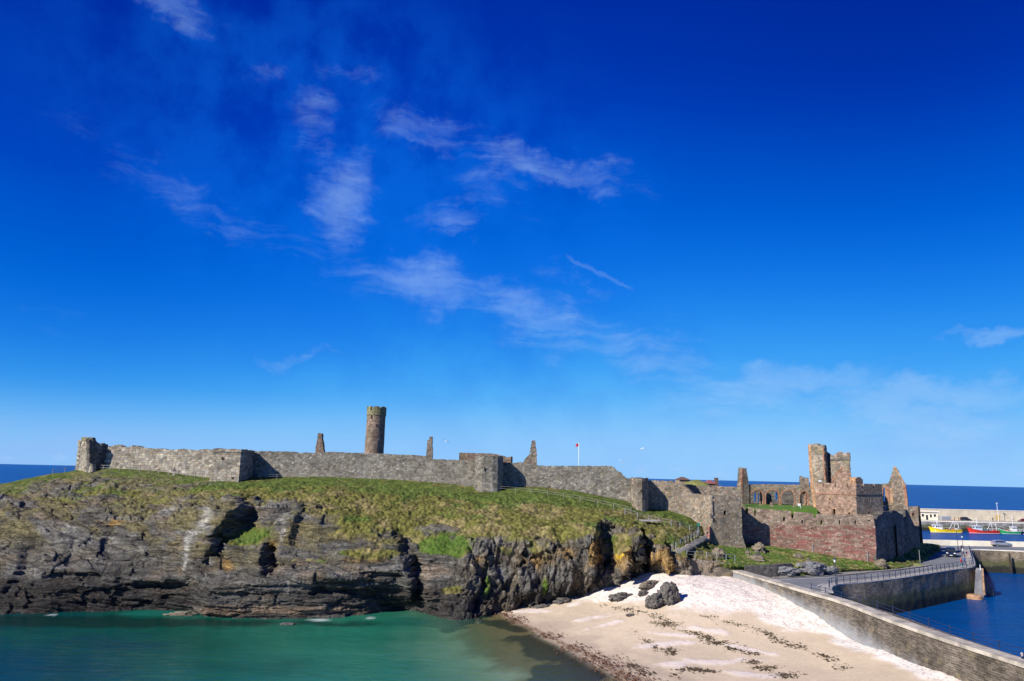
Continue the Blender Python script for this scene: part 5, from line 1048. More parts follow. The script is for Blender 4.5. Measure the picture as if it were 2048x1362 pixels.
t = slab('ruined_building', (1812, 152.4, 1030), (1838, 151.6, 1030), [(1810, 1088), (1811.5, 1014.5), (1818, 1012.5), (1826, 1013), (1834.8, 1012), (1836.3, 1016), (1838, 1045), (1840, 1088)], M['stone_mix'], [[(1823.7, 1025.2), (1828.2, 1025.2), (1828.6, 1032), (1824, 1032)]], 1.0, jit=.05, label='small ruined building with one square window at the right end of the castle', cat='ruin')
slab('window_jamb', XY(1812, 152.4, 1030), XY(1838, 151.6, 1030), [(1822.7, 1024.2), (1829.2, 1024.2), (1829.6, 1032.6), (1828.6, 1032.6), (1828.2, 1025.2), (1823.7, 1025.2), (1824, 1032.6), (1823, 1032.6)], M['sandstone'], (), .3, t, proud=.03, jit=0, step=9)
boxpart('back_wall', (*(XY(1826, 155, 1030)), 10.5), (3.2, .6, 9), M['hole'], t)  # added backing box, coloured dark as the shade behind the window
# little roofs beyond the inner wall
def hip_house(px, pyr, pye, w_px, D, wall, roofm, label, chimney=None, ry=2.6):
    q = XY(px, D, pye); ze = P(px, pye, D).z; zr = P(px, pyr, D).z; hw = w_px/2/1365*D
    t = empty('cottage', (q.x, q.y, ze-2.6), label, 'house', None)
    mb = MB(); mb.box((q.x, q.y, ze-1.3), (hw*1.8, ry*1.7, 2.6)); mb.build('walls', wall, t)
    mb = MB(); V = [(q.x-hw, q.y-ry, ze), (q.x+hw, q.y-ry, ze), (q.x+hw, q.y+ry, ze), (q.x-hw, q.y+ry, ze), (q.x-hw*.3, q.y, zr), (q.x+hw*.3, q.y, zr)]
    mb.quads(V, [(0, 1, 5, 4), (1, 2, 5), (2, 3, 4, 5), (3, 0, 4), (3, 2, 1, 0)]); mb.build('roof', roofm, t); return t, q, zr
hip_house(1364.5, 953.8, 959.6, 24, 165, M['stone_redtop'], M['roof_brown'], 'low house with a brown hipped roof peeping over the curtain wall')
t, q, zr = hip_house(1419, 959.8, 967.5, 20, 160, M['stone_redtop'], M['roof_red'], 'house with a dull red roof and a tall square chimney behind the inner wall')
q = XY(1432.5, 158, 962); mb = MB(); mb.box((q.x, q.y, P(1432, 965, 158).z), (.72, .8, 2.2)); mb.box((q.x, q.y, P(1432, 956.5, 158).z), (.86, .94, .22)); mb.build('chimney', M['roof_brown'], t)
# ------------------------------------------------------------------ flagpole
q = XY(1157.5, 150, 931); t = empty('flagpole', (q.x, q.y, 18.5), 'white flagpole with a small red flag behind the curtain wall', 'flagpole')
zt = P(1157, 885.5, 150).z; mb = MB(); mb.tube([(q.x, q.y, 18.5), (q.x, q.y, zt)], [.09, .05]); mb.build('pole', M['white'], t, smooth=True)
mb = MB(); V = []; F = []
for i in range(7):
    for j in range(5): u = i/6; V.append((q.x+.05-u*.75, q.y+.12*math.sin(u*7+j*.5), zt-.1-j*.16-u*.25))
mb.quads(V, [(i*5+j, (i+1)*5+j, (i+1)*5+j+1, i*5+j+1) for i in range(6) for j in range(4)]); mb.build('flag', M['cloth_red'], t, smooth=True)
# ------------------------------------------------------------------ standing stones and small things on the lawn
for (px, py, h, w_, lab) in ((1520.5, 1011, .95, .28, 'thin upright stone post in front of the first nave arch'), (1543, 1013, .85, .55, 'squat upright stone in front of the second nave arch'), (1588, 1014.5, .9, .25, 'thin upright stone post beside the third nave arch')):
    q = Z(px, py, lawn_z); mb = MB(); mb.box((q.x, q.y, q.z+h/2-.05), (w_, .25, h+.1), taper=.75); mb.box((q.x, q.y+.05, q.z+.05), (w_*1.4, .5, .2)); tag(mb.build('standing_stone', M['stone_mix'], None, (q.x, q.y, q.z)), lab, 'standing stone', 'upright stones on the castle lawn')
q = Z(1599, 1016, lawn_z); t = empty('notice_board', q, 'small white notice leaning on a post by the blocked arch', 'sign'); boxpart('panel', (q.x, q.y, q.z+.62), (.55, .06, .5), M['white'], t); boxpart('post', (q.x+.25, q.y+.07, q.z+.4), (.08, .08, .9), M['white'], t)
q = onplane(1640, 962, KA, KB); t = empty('floodlight', (q.x, q.y, q.z), 'small white floodlight fixed to the tower above the battlements', 'lamp'); boxpart('lamp_head', (q.x-.1, q.y-.25, q.z), (.42, .3, .36), M['white'], t); boxpart('bracket', (q.x-.1, q.y-.02, q.z-.2), (.1, .3, .1), M['galv'], t)
# ------------------------------------------------------------------ causeway, road and harbour
ROAD = 5.0
def ribbon(name, L, Rr, za, zb, mat, label=None, cat=None, kind=None, u0=0.0, flipuv=False, parent=None):
    """vertical or sloping strip between two matching lines"""
def offs(line, d):
    out = []
    for i, p in enumerate(line):
        a, b = line[max(0, i-1)], line[min(len(line)-1, i+1)]; t = (Vector((b.x, b.y))-Vector((a.x, a.y))).normalized(); out.append(Vector((p.x-t.y*d, p.y+t.x*d)))
    return out
def dense(line, step=.8):
    out = []
    for a, b in zip(line[:-1], line[1:]):
        k = max(1, int((b-a).length/step)); out += [a.lerp(b, i/k) for i in range(k)]
    return out+[line[-1]]
def smooth_line(pts, n=6):
    """Catmull-Rom through plan points"""
    P_ = [pts[0]*2-pts[1]]+list(pts)+[pts[-1]*2-pts[-2]]; out = []
    for i in range(1, len(P_)-2):
        for k in range(n):
            t = k/n; a, b, c, d = P_[i-1:i+3]; out.append(.5*((2*b)+(c-a)*t+(2*a-5*b+4*c-d)*t*t+(3*b-a-3*c+d)*t**3))
    return out+[P_[-2]]
def wall_solid(name, line, thick, z0, z1, mat, batter=0.0, side=1, parent=None, label=None, cat=None, rows=10, zt_fn=None):
    """masonry wall along a plan line, faced on both sides; batter leans the outer face"""
    line = dense([Vector((p.x, p.y)) for p in line]); bk = offs(line, thick*side); n = len(line); S = [0.0]
    for a, b in zip(line[:-1], line[1:]): S.append(S[-1]+(b-a).length)
    nr = [(a-b).normalized() for a, b in zip(line, bk)]; mb = MB(); m = rows+1
    for L, sg, bt in ((line, 1, batter), (bk, -1, 0)):
        V = []; UV = []
        for i, p in enumerate(L):
            for j in range(m): z = z0+(z1-z0)*j/rows; q = p+nr[i]*(bt*(1-j/rows)+.03*float(vn(S[i]*.8, z*.8, sg, 600))); V.append((q.x, q.y, z)); UV.append((S[i], z))
        mb.quads(V, [(i*m+j, (i+1)*m+j, (i+1)*m+j+1, i*m+j+1) for i in range(n-1) for j in range(rows)], UV)
    V = [(p.x, p.y, z1) for p in line]+[(p.x, p.y, z1) for p in bk]; mb.quads(V, [(i, i+1, n+i+1, n+i) for i in range(n-1)], [(s, 0) for s in S]+[(s, thick) for s in S])
    for i in (0, n-1): mb.face([(line[i].x, line[i].y, z0), (line[i].x, line[i].y, z1), (bk[i].x, bk[i].y, z1), (bk[i].x, bk[i].y, z0)], [(0, z0), (0, z1), (thick, z1), (thick, z0)])
    q = line[n//2]; return tag(mb.build(name, mat, parent, None if parent else (q.x, q.y, z0)), label, cat)
def flat_strip(name, A_, B_, z0, z1, mat, label=None, cat=None, kind=None, parent=None):
    """raised strip (pavement, kerb, coping) between two plan lines"""
    n = len(A_); mb = MB(); rings = []
    for a, b in zip(A_, B_): rings.append([(a.x, a.y, z0), (b.x, b.y, z0), (b.x, b.y, z1), (a.x, a.y, z1)])
    mb.loft(rings); q = A_[n//2]; return tag(mb.build(name, mat, parent, None if parent else (q.x, q.y, z0)), label, cat, kind=kind)
# seawall with its coping
swl = [Vector((p.x, p.y)) for p in sw_front]; swl = smooth_line(swl, 5); last = swl[-1]; swl.append(last+(swl[-1]-swl[-2]).normalized()*22)
swb = smooth_line([Vector((p.x, p.y)) for p in sw_back], 5)
t = empty('seawall', (swl[10].x, swl[10].y, 0), 'long stone seawall with a pale coping running down to the lower right corner', 'sea wall')
inset = offs(swl, .12)
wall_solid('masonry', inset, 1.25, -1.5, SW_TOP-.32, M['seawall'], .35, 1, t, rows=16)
wd = [max(.9, (a-b).length) for a, b in zip(swl, swb+[swb[-1]]*9)]
flat_strip('coping', swl, offs(swl, 1.55), SW_TOP-.32, SW_TOP, M['coping'], parent=t)
# plan lines
quay = [Z(px, py, ROAD) for px, py in ((1667, 1186), (1664, 1179), (1668, 1173.5), (1682, 1170.5), (1705, 1168), (1735, 1165.5), (1770, 1161.5), (1805, 1157), (1840, 1151.5), (1880, 1145), (1915, 1139.5), (1940, 1136.5), (1950, 1133), (1951.5, 1128), (1949, 1119), (1945, 1108), (1942.5, 1100.5))]
quay = smooth_line([Vector((p.x, p.y)) for p in quay], 4)
quay2 = [Z(px, py, ROAD) for px, py in ((1942.5, 1100.5), (1960, 1100.3), (2000, 1101.5), (2060, 1104), (2160, 1108))]; quay2 = [Vector((p.x, p.y)) for p in quay2]
cw_edge = offs(swl, 5.4)                                             # harbour side of the causeway
cw_edge = [p for p in cw_edge if p.y < quay[0].y-1.0][:]
land = [Vector((Z(px, py, ROAD).x, Z(px, py, ROAD).y)) for px, py in ((1462, 1148), (1500, 1151), (1560, 1151), (1620, 1148), (1690, 1142), (1751, 1137), (1790, 1134), (1828, 1130), (1858, 1110), (1862, 1100), (1862, 1092))]
far = [Vector((Z(px, py, ROAD).x, Z(px, py, ROAD).y)) for px, py in ((1845, 1090.2), (2160, 1096.5))]
poly = [swl[-1]+Vector((.6, 0))]+[p for p in offs(swl, .6)][::-1]+land[1:]+far+quay2[::-1]+quay[::-1][1:]+cw_edge
def flat_poly(name, pts, z, mat, kind='structure'):
    cu = bpy.data.curves.new(name, 'CURVE'); cu.dimensions = '2D'; cu.fill_mode = 'BOTH'; cu.extrude = .02; sp = cu.splines.new('POLY'); sp.points.add(len(pts)-1); sp.use_cyclic_u = True
    for q, p in zip(sp.points, pts): q.co = (p.x, p.y, 0, 1)
    ob = bpy.data.objects.new('tmp', cu); COL.objects.link(ob); me = bpy.data.meshes.new_from_object(ob.evaluated_get(bpy.context.evaluated_depsgraph_get())); bpy.data.objects.remove(ob); bpy.data.curves.remove(cu)
    me.name = name; me.transform(Matrix.Translation((0, 0, z-.02)))
    while me.materials: me.materials.pop()
    return tag(link(name, me, mat), kind=kind)
flat_poly('road', poly, ROAD, M['asphalt'])
# quay walls
wall_solid('quay_wall', [p for p in quay], 1.2, -1.5, ROAD-.03, M['quay'], .5, 1, None, 'curved stone quay wall, weedy and dark near the water, below the road railing', 'quay wall', rows=14)
wall_solid('quay_wall', quay2, 1.2, -1.5, ROAD-.03, M['quay'], .4, 1, None, 'straight weedy quay wall across the harbour mouth below the silver car', 'quay wall', rows=14)
wall_solid('quay_wall', cw_edge[::-1], 1.0, -1.5, ROAD-.03, M['quay'], .3, -1, None, 'harbour side wall of the causeway hidden behind the seawall coping', 'quay wall', rows=10)
flat_strip('quay_coping', quay2, offs(quay2, .7), ROAD, ROAD+.16, M['white_wall'], 'white edge stones along the top of the far quay wall', 'coping')
# pavement on the quay side, with its kerb
pin = offs(quay, 1.5); pk = offs(quay, 1.68)
flat_strip('pavement', quay, pin, ROAD-.02, ROAD+.12, M['pave_light'], kind='structure'); flat_strip('kerb', pin, pk, ROAD-.02, ROAD+.13, M['kerb'], kind='structure')
k2 = [Vector((Z(px, py, ROAD).x, Z(px, py, ROAD).y)) for px, py in ((1545, 1157.5), (1580, 1156.5), (1620, 1154.5), (1660, 1152.5), (1700, 1149.6), (1750, 1144.5), (1800, 1139.5), (1840, 1134.5), (1862, 1131.0))]
k2 = smooth_line(k2, 4); land2 = [Vector((Z(px, py, ROAD).x, Z(px, py, ROAD).y)) for px, py in ((1545, 1153.5), (1580, 1151.5), (1620, 1149), (1660, 1146.5), (1700, 1142.5), (1750, 1138), (1800, 1134), (1840, 1131.5), (1862, 1129.5))]; land2 = smooth_line(land2, 4)
flat_strip('pavement', k2, land2, ROAD-.02, ROAD+.12, M['pavement'], kind='structure'); flat_strip('kerb', offs(k2, -.2), k2, ROAD-.02, ROAD+.14, M['kerb'], kind='structure')
ln = offs(k2, -.55); flat_strip('road_marking', ln, offs(k2, -.72), ROAD-.01, ROAD+.006, M['paint_white'], kind='structure')
ln = offs(quay, 2.0); flat_strip('road_marking', ln[6:50], offs(quay, 2.14)[6:50], ROAD-.01, ROAD+.006, M['paint_white'], kind='structure')
# grassy tip at the end of the pavement
q = Z(1832, 1131, ROAD); mound('grass_mound', q.x, q.y, ROAD-.05, 1.6, 1.6, .5, M['drygrass'], kind='structure', n=16)
# railings
def railing(name, line, spacing, h, mat, label, rails=(1.0, .62, .3), r_post=.045, r_rail=.028, z=ROAD+.1, ball=False, group=None, cat='railing', zf=None):
    L = dense(line, .25); S = [0.0]
    for a, b in zip(L[:-1], L[1:]): S.append(S[-1]+(b-a).length)
    zz = (lambda p: z) if zf is None else zf
    t = empty(name, (L[len(L)//2].x, L[len(L)//2].y, zz(L[len(L)//2])), label, cat, group); n = int(S[-1]/spacing)
    pts = []
    for i in range(n+1):
        s = i*S[-1]/max(1, n); k = min(range(len(S)), key=lambda q: abs(S[q]-s)); p = L[k]; z0 = zz(p); pts.append(Vector((p.x, p.y, z0)))
        mb = MB(); mb.tube([(p.x, p.y, z0-.15), (p.x, p.y, z0+h)], r_post, 6)
        if ball: mb.tube([(p.x, p.y, z0+h-.05), (p.x, p.y, z0+h+.02), (p.x, p.y, z0+h+.1)], [.05, .085, .03], 8)
        mb.build('post', mat, t)
    for f in rails:
        mb = MB(); mb.tube([p+Vector((0, 0, h*f)) for p in (pts if zf else [Vector((q.x, q.y, z)) for q in L[::2]])], r_rail, 5); mb.build('rail', mat, t)
    return t
railing('quay_railing', offs(quay, .35)[4:], 1.75, 1.1, M['rail'], 'dark iron railing following the curved edge of the quay pavement', (1.0, .55))
cw_r = [p for p in offs(swl, 5.0) if p.y < quay[0].y+.5]
railing('causeway_railing', cw_r, 3.3, 1.15, M['rail'], 'navy railing with ball topped posts along the causeway behind the seawall', (.95, .6, .3), ball=True, z=ROAD)
# slip pier at the tip of the quay
tip = Z(1962, 1135, ROAD-.4); t = empty('slip_pier', (tip.x, tip.y, -1), 'pale concrete pier with a rusty edge and round foot at the tip of the quay', 'pier')
b = [P(1950, 1200, 124.5), P(1968, 1200, 124.8), P(1976, 1200, 128), P(1958, 1200, 128.5)]; a = [P(1950, 1136, 124.5), P(1964, 1136, 124.8), P(1966, 1136, 128), P(1953, 1136, 128.5)]
mb = MB(); mb.loft([[Vector((p.x, p.y, -1)) for p in b], [Vector((p.x, p.y, .9)) for p in b], [Vector((p.x, p.y, 4.4)) for p in a], [Vector((p.x, p.y, 4.75)) for p in a]]); mb.build('pier_body', M['pave_light'], t)
mb = MB(); mb.tube([P(1965.5, 1137, 124.7), P(1967.2, 1165, 124.6), P(1969, 1190, 124.5)], [.13, .14, .17], 8); mb.build('rust_stained_edge', M['sandstone_pale'], t)
mb = MB(); c = P(1957, 1202, 123.4); mb.tube([(c.x-.7, c.y, -1), (c.x-.7, c.y, .55), (c.x-.7, c.y, .75)], [1.35, 1.35, 1.0], 18); mb.build('foot', M['sandstone_pale'], t)
mb = MB(); c = P(1971, 1190, 128); mb.loft([[(c.x-.6, c.y-1, -1), (c.x+1.6, c.y-1, -1), (c.x+1.6, c.y+1.5, -1), (c.x-.6, c.y+1.5, -1)], [(c.x-1.1, c.y-1, 4.2), (c.x-.7, c.y-1, 4.2), (c.x-.7, c.y+1, 4.2), (c.x-1.1, c.y+1, 4.2)]]); mb.build('fender', M['stone_dark_and_shaded'], t)
q = P(1960.5, 1136, 125.5); t = empty('bollard', (q.x, q.y, 4.7), 'slim white post on top of the slip pier', 'post'); mb = MB(); mb.tube([(q.x, q.y, 4.7), (q.x, q.y, 5.7)], [.07, .06], 8); mb.build('post', M['white'], t); mb = MB(); mb.tube([(q.x, q.y, 5.7), (q.x, q.y, 5.82)], [.1, .06], 8); mb.build('cap', M['rail'], t)
q = P(2021.5, 1138, 158.6); mb = MB(); mb.tube([P(2022.5, 1140, 158.4), P(2018.5, 1107, 158.6)], [.28, .2], 8); tag(mb.build('timber_fender', M['hole'], None, (q.x, q.y, 0)), 'leaning dark timber pile against the far quay wall', 'pile')
# white parapet behind the far road
pl = [Vector((Z(px, py, ROAD).x, Z(px, py, ROAD).y)) for px, py in ((1843, 1088.6), (1900, 1089.4), (1960, 1091), (2160, 1095.5))]
wall_solid('parapet_wall', pl, .5, -1.5, ROAD+1.15, M['white_wall'], 0, 1, None, 'long white parapet wall beside the road with the silver car', 'wall', rows=4)
# ------------------------------------------------------------------ retaining walls, steps and railings below the gatehouse
wall_strip('retaining_wall', [(1374, 1117, 1150, 106.2), (1400, 1118.5, 1152, 106), (1430, 1122, 1153, 106.2), (1466, 1127, 1150, 106.8)], M['stone_gate'], thick=.8, jag=.06, sink=.6, batter=.1, label='low buff retaining wall above the top of the beach', cat='wall', seed=20)
wall_strip('retaining_wall', [(1490, 1131, 1152, 107.3), (1520, 1131, 1153, 107.5), (1555, 1129, 1152, 108.3), (1586, 1127, 1146, 110.2)], M['stone_dark_and_shaded'], thick=.7, jag=.05, sink=.4, batter=.05, label='low dark retaining wall beneath the green bank beside the road', cat='wall', seed=21)
st = empty('stone_steps', (*XY(1380, 112), 9), 'flight of worn stone steps climbing from the beach path to the gatehouse', 'steps'); mb = MB()
for i in range(25):
    tt = i/24; px = 1348+tt*62; py = 1105-tt*36; q = terrain_at(px, py); mb.box((q.x, q.y, q.z-.28), (.85, 1.7, .6), rz=.25)
mb.build('treads', M['pavement'], st)
def path_fence(name, pxs, label, spacing, h, mat, rails, group, r_post=.05, r_rail=.022):
    pts = [terrain_at(a, b) for a, b in pxs]; zl = [(Vector((p.x, p.y)), p.z) for p in pts]
    def zf(p):
        i = min(range(len(zl)-1), key=lambda k: ((zl[k][0]+zl[k+1][0])/2-p).length); a, b = zl[i], zl[i+1]; d = (b[0]-a[0]); u = max(0, min(1, (p-a[0]).dot(d)/d.dot(d))); return a[1]+(b[1]-a[1])*u
    return railing(name, [z[0] for z in zl], spacing, h, mat, label, rails, r_post, r_rail, zf=zf, group=group, cat='fence')
FG = 'post and rail fences along the castle path'
path_fence('path_fence', [(105, 948), (125, 945), (150, 941), (180, 940), (220, 941), (260, 943), (300, 945.5), (350, 950), (424, 959)], 'pale two rail fence leading past the ruined corner tower', 2.3, 1.05, M['rail_grey'], (1.0, .5), FG, .06, .035)
path_fence('path_fence', [(520, 959), (600, 957.5), (700, 961), (800, 965.5), (900, 973)], 'thin fence along the slope under the longest stretch of wall', 3.0, .95, M['rail_grey'], (1.0, .6), FG, .035, .016)
path_fence('path_fence', [(900, 973), (950, 980), (1010, 983), (1080, 990), (1160, 1003), (1230, 1018), (1262, 1026)], 'thin fence running downhill below the rounded wall tower', 3.0, .95, M['rail_grey'], (1.0, .6), FG, .04, .018)
path_fence('path_fence', [(1250, 1029), (1275, 1037), (1300, 1044), (1340, 1052), (1375, 1060), (1395, 1068)], 'pale fence between the slim wall tower and the steps', 1.8, 1.0, M['galv'], (1.0, .55), FG, .045, .03)
path_fence('path_fence', [(1344, 1102), (1358, 1094), (1372, 1085), (1390, 1076), (1400, 1071)], 'metal handrail beside the stone steps', 1.6, 1.0, M['galv'], (1.0, .55), FG, .045, .03)
path_fence('path_fence', [(1374, 1116), (1395, 1117.5), (1420, 1119), (1445, 1121.5), (1470, 1124)], 'metal handrail on top of the buff retaining wall', 1.7, 1.05, M['galv'], (1.0, .55), FG, .045, .03)
q = terrain_at(1283, 1041); mb = MB(); mb.box((q.x+.5, q.y, q.z+.02), (4.6, .9, .25), rz=.12); tag(mb.build('path_landing', M['pave_light'], None, (q.x, q.y, q.z)), kind='structure')
# signs and posts
q = terrain_at(1397, 1064); t = empty('path_sign', q, 'small teal sign on a post at the top of the steps', 'sign'); mb = MB(); mb.tube([(q.x, q.y, q.z-.2), (q.x, q.y, q.z+1.6)], .05, 6); mb.build('post', M['galv'], t); boxpart('panel', (q.x, q.y-.07, q.z+1.25), (.5, .06, .6), M['sign_green'], t)
q = Z(1531, 1153, ROAD); t = empty('board_frame', q, 'empty two post sign frame standing before the dark retaining wall', 'sign')
for dx in (-.35, .4): mb = MB(); mb.tube([(q.x+dx, q.y, q.z-.1), (q.x+dx, q.y, q.z+1.5)], .05, 6); mb.build('post', M['galv'], t)
boxpart('board', (q.x, q.y, q.z+1.4), (.95, .06, .22), M['skyblue'], t)
def thin_post(name, px, py, h, r, mat, z, lab, grp=None, cat='post', taper=.8):
    q = Z(px, py, z) if z is not None else terrain_at(px, py); mb = MB(); mb.tube([(q.x, q.y, q.z-.2), (q.x, q.y, q.z+h*.96), (q.x, q.y, q.z+h)], [r, r*taper, r*.4], 8); return tag(mb.build(name, mat, None, (q.x, q.y, q.z)), lab, cat, grp)
thin_post('steel_post', 1505, 1148, 1.5, .06, M['galv'], ROAD, 'short grey post at the end of the seawall beside the dark retaining wall')
thin_post('steel_post', 1840.5, 1128, 2.6, .06, M['galv'], ROAD, 'bare grey pole at the end of the pavement under the shaded castle wall')
thin_post('timber_post', 1491, 1140, 1.4, .13, M['rust'], ROAD, 'leaning rusty brown post where the seawall meets the bank')
for (px, y0, y1, lab) in ((1625.3, 1088, 1104, 'left pale drainpipe on the lower red wall'), (1734, 1102, 1123, 'right pale drainpipe on the lower red wall near the corner')):
    a = onplane(px, y0, RA, RB); b = onplane(px, y1, RA, RB); mb = MB(); mb.tube([(a.x-.05, a.y-.16, b.z-.3), (a.x-.05, a.y-.16, a.z)], .06, 6); tag(mb.build('drainpipe', M['galv'], None, (a.x, a.y-.16, b.z)), lab, 'drainpipe', 'pale drainpipes on the red wall')
def lamp_post(px, py, h, lab):
    q = Z(px, py, ROAD+.1); t = empty('street_lamp', q, lab, 'street lamp', 'street lamps by the quay road'); mb = MB(); mb.tube([(q.x, q.y, q.z-.1), (q.x, q.y, q.z+.9), (q.x, q.y, q.z+.95), (q.x, q.y, q.z+h)], [.10, .09, .055, .045], 8); mb.build('post', M['rail'], t)
    mb = MB(); mb.tube([(q.x, q.y, q.z+h), (q.x, q.y, q.z+h+.08), (q.x, q.y, q.z+h+.42)], [.09, .12, .2], 8); mb.build('lantern', M['lamp_glass'], t); mb = MB(); mb.tube([(q.x, q.y, q.z+h+.42), (q.x, q.y, q.z+h+.6), (q.x, q.y, q.z+h+.68)], [.24, .1, .03], 8); mb.build('lamp_cap', M['rail'], t); return t
lamp_post(1672.5, 1170, 3.2, 'dark street lamp with a white lantern at the sharp bend of the railing')
lamp_post(1916.5, 1100, 4.6, 'tall dark street lamp beyond the walkers near the white parapet')
lamp_post(1926.5, 1098, 2.6, 'short dark lamp post just behind the walkers')
# ------------------------------------------------------------------ breakwater with its pier road
bw = [Vector((Z(px, py, 0).x, 296.0)) for px, py in ((1700, 1062), (2250, 1068))]; X0, X1 = 157.0, 320.0; QZ = 4.3
mb = MB(); mb.box(((X0+X1)/2, 318.5, 1.3), (X1-X0, 12, 5.6)); t = empty('breakwater', ((X0+X1)/2, 318, -1.7), 'long concrete breakwater with a high back wall across the harbour', 'breakwater')
wall_solid('pier_face', [Vector((X0, 311)), Vector((X1, 312.5))], 1.0, -1.5, QZ-.25, M['breakwater'], .3, 1, t, rows=8)
flat_strip('pier_edge', [Vector((X0, 310.9)), Vector((X1, 312.4))], [Vector((X0, 311.9)), Vector((X1, 313.4))], QZ-.25, QZ+.15, M['white_wall'], parent=t)
flat_strip('pier_road', [Vector((X0, 311.9)), Vector((X1, 313.4))], [Vector((X0, 325)), Vector((X1, 326.5))], QZ-.3, QZ, M['pave_light'], parent=t)
flat_strip('back_wall', [Vector((X0, 325)), Vector((X1, 326.5))], [Vector((X0, 327)), Vector((X1, 328.5))], -1.5, 8.85, M['concrete'], parent=t)
flat_strip('wall_cap', [Vector((X0, 324.85)), Vector((X1, 326.35))], [Vector((X0, 327.1)), Vector((X1, 328.6))], 8.85, 9.05, M['white_wall'], parent=t)
def pier(px, D=303): D = D*KD; return Vector((ray(px, 1035).x*D, D, QZ))
# white harbour hut
a, b = pier(1834, 306.5), pier(1873.5, 306.5); t = empty('harbour_hut', ((a.x+b.x)/2, 321.8, QZ), 'low cream harbour building with a flat roof at the left end of the breakwater', 'building')
mb = MB(); mb.box(((a.x+b.x)/2, 322.4, QZ+1.75), (b.x-a.x, 3.6, 3.5)); mb.build('walls', M['cream_wall'], t); mb = MB(); mb.box(((a.x+b.x)/2, 322.2, QZ+3.75), (b.x-a.x+.5, 4.3, .5)); mb.build('roof', M['white_wall'], t)
for px, w_, h, zc_, nm, mt in ((1846, .95, 1.1, 2.0, 'window', 'glass'), (1854, .9, 2.1, 1.1, 'door', 'black_paint'), (1862, .8, 1.4, 1.8, 'window', 'glass'), (1870, 1.0, 1.1, 2.0, 'window', 'glass')):
    p = pier(px, 305.2); f = tag(boxpart(nm, (p.x, 320.52, QZ+zc_), (w_, .1, h), M[mt], t)); boxpart('frame', (p.x, 320.57, QZ+zc_), (w_+.2, .1, h+.2), M['white_wall'], f)
p = pier(1890, 303.5); t = empty('container', p, 'grey metal store box on the breakwater beside the cream building', 'container'); mb = MB(); mb.box((p.x, p.y, QZ+.95), (4.0, 2.2, 1.6))
mb.build('box_body', M['galv'], t); mb = MB(); mb.box((p.x, p.y, QZ+1.8), (4.2, 2.4, .12)); mb.build('lid', M['skyblue'], t); boxpart('base', (p.x, p.y, QZ+.08), (4.1, 2.25, .16), M['rust'], t)
p = pier(1996, 307.5); t = empty('pier_sign', p, 'faded yellow sign board against the breakwater wall', 'sign'); boxpart('board', (p.x, p.y, QZ+1.7), (1.6, .12, 2.1), M['sign_yellow'], t); boxpart('post', (p.x-.5, p.y+.1, QZ+.7), (.12, .12, 1.4), M['wood'], t); boxpart('post', (p.x+.5, p.y+.1, QZ+.7), (.12, .12, 1.4), M['wood'], t)
for px, h, lab in ((1996.5, 8.0, 'tall white lamp mast on the breakwater above the yellow sign'),):
    p = pier(px, 306); t = empty('lamp_mast', p, lab, 'lamp mast'); mb = MB(); mb.tube([p, p+Vector((0, 0, h))], [.12, .07], 8); mb.build('pole', M['white'], t); boxpart('lamp_head', (p.x, p.y-.1, QZ+h+.1), (.5, .7, .22), M['lamp_glass'], t)
for px, lab in ((1908.5, 'dark mooring post left of the dark van on the breakwater'), (1917, 'dark mooring post right beside the dark van on the breakwater')):
    p = pier(px, 299.5); mb = MB(); mb.tube([p, p+Vector((0, 0, 1.5)), p+Vector((0, 0, 1.7))], [.2, .16, .26], 8); tag(mb.build('mooring_post', M['rust'], None, p), lab, 'mooring post', 'mooring posts on the breakwater')
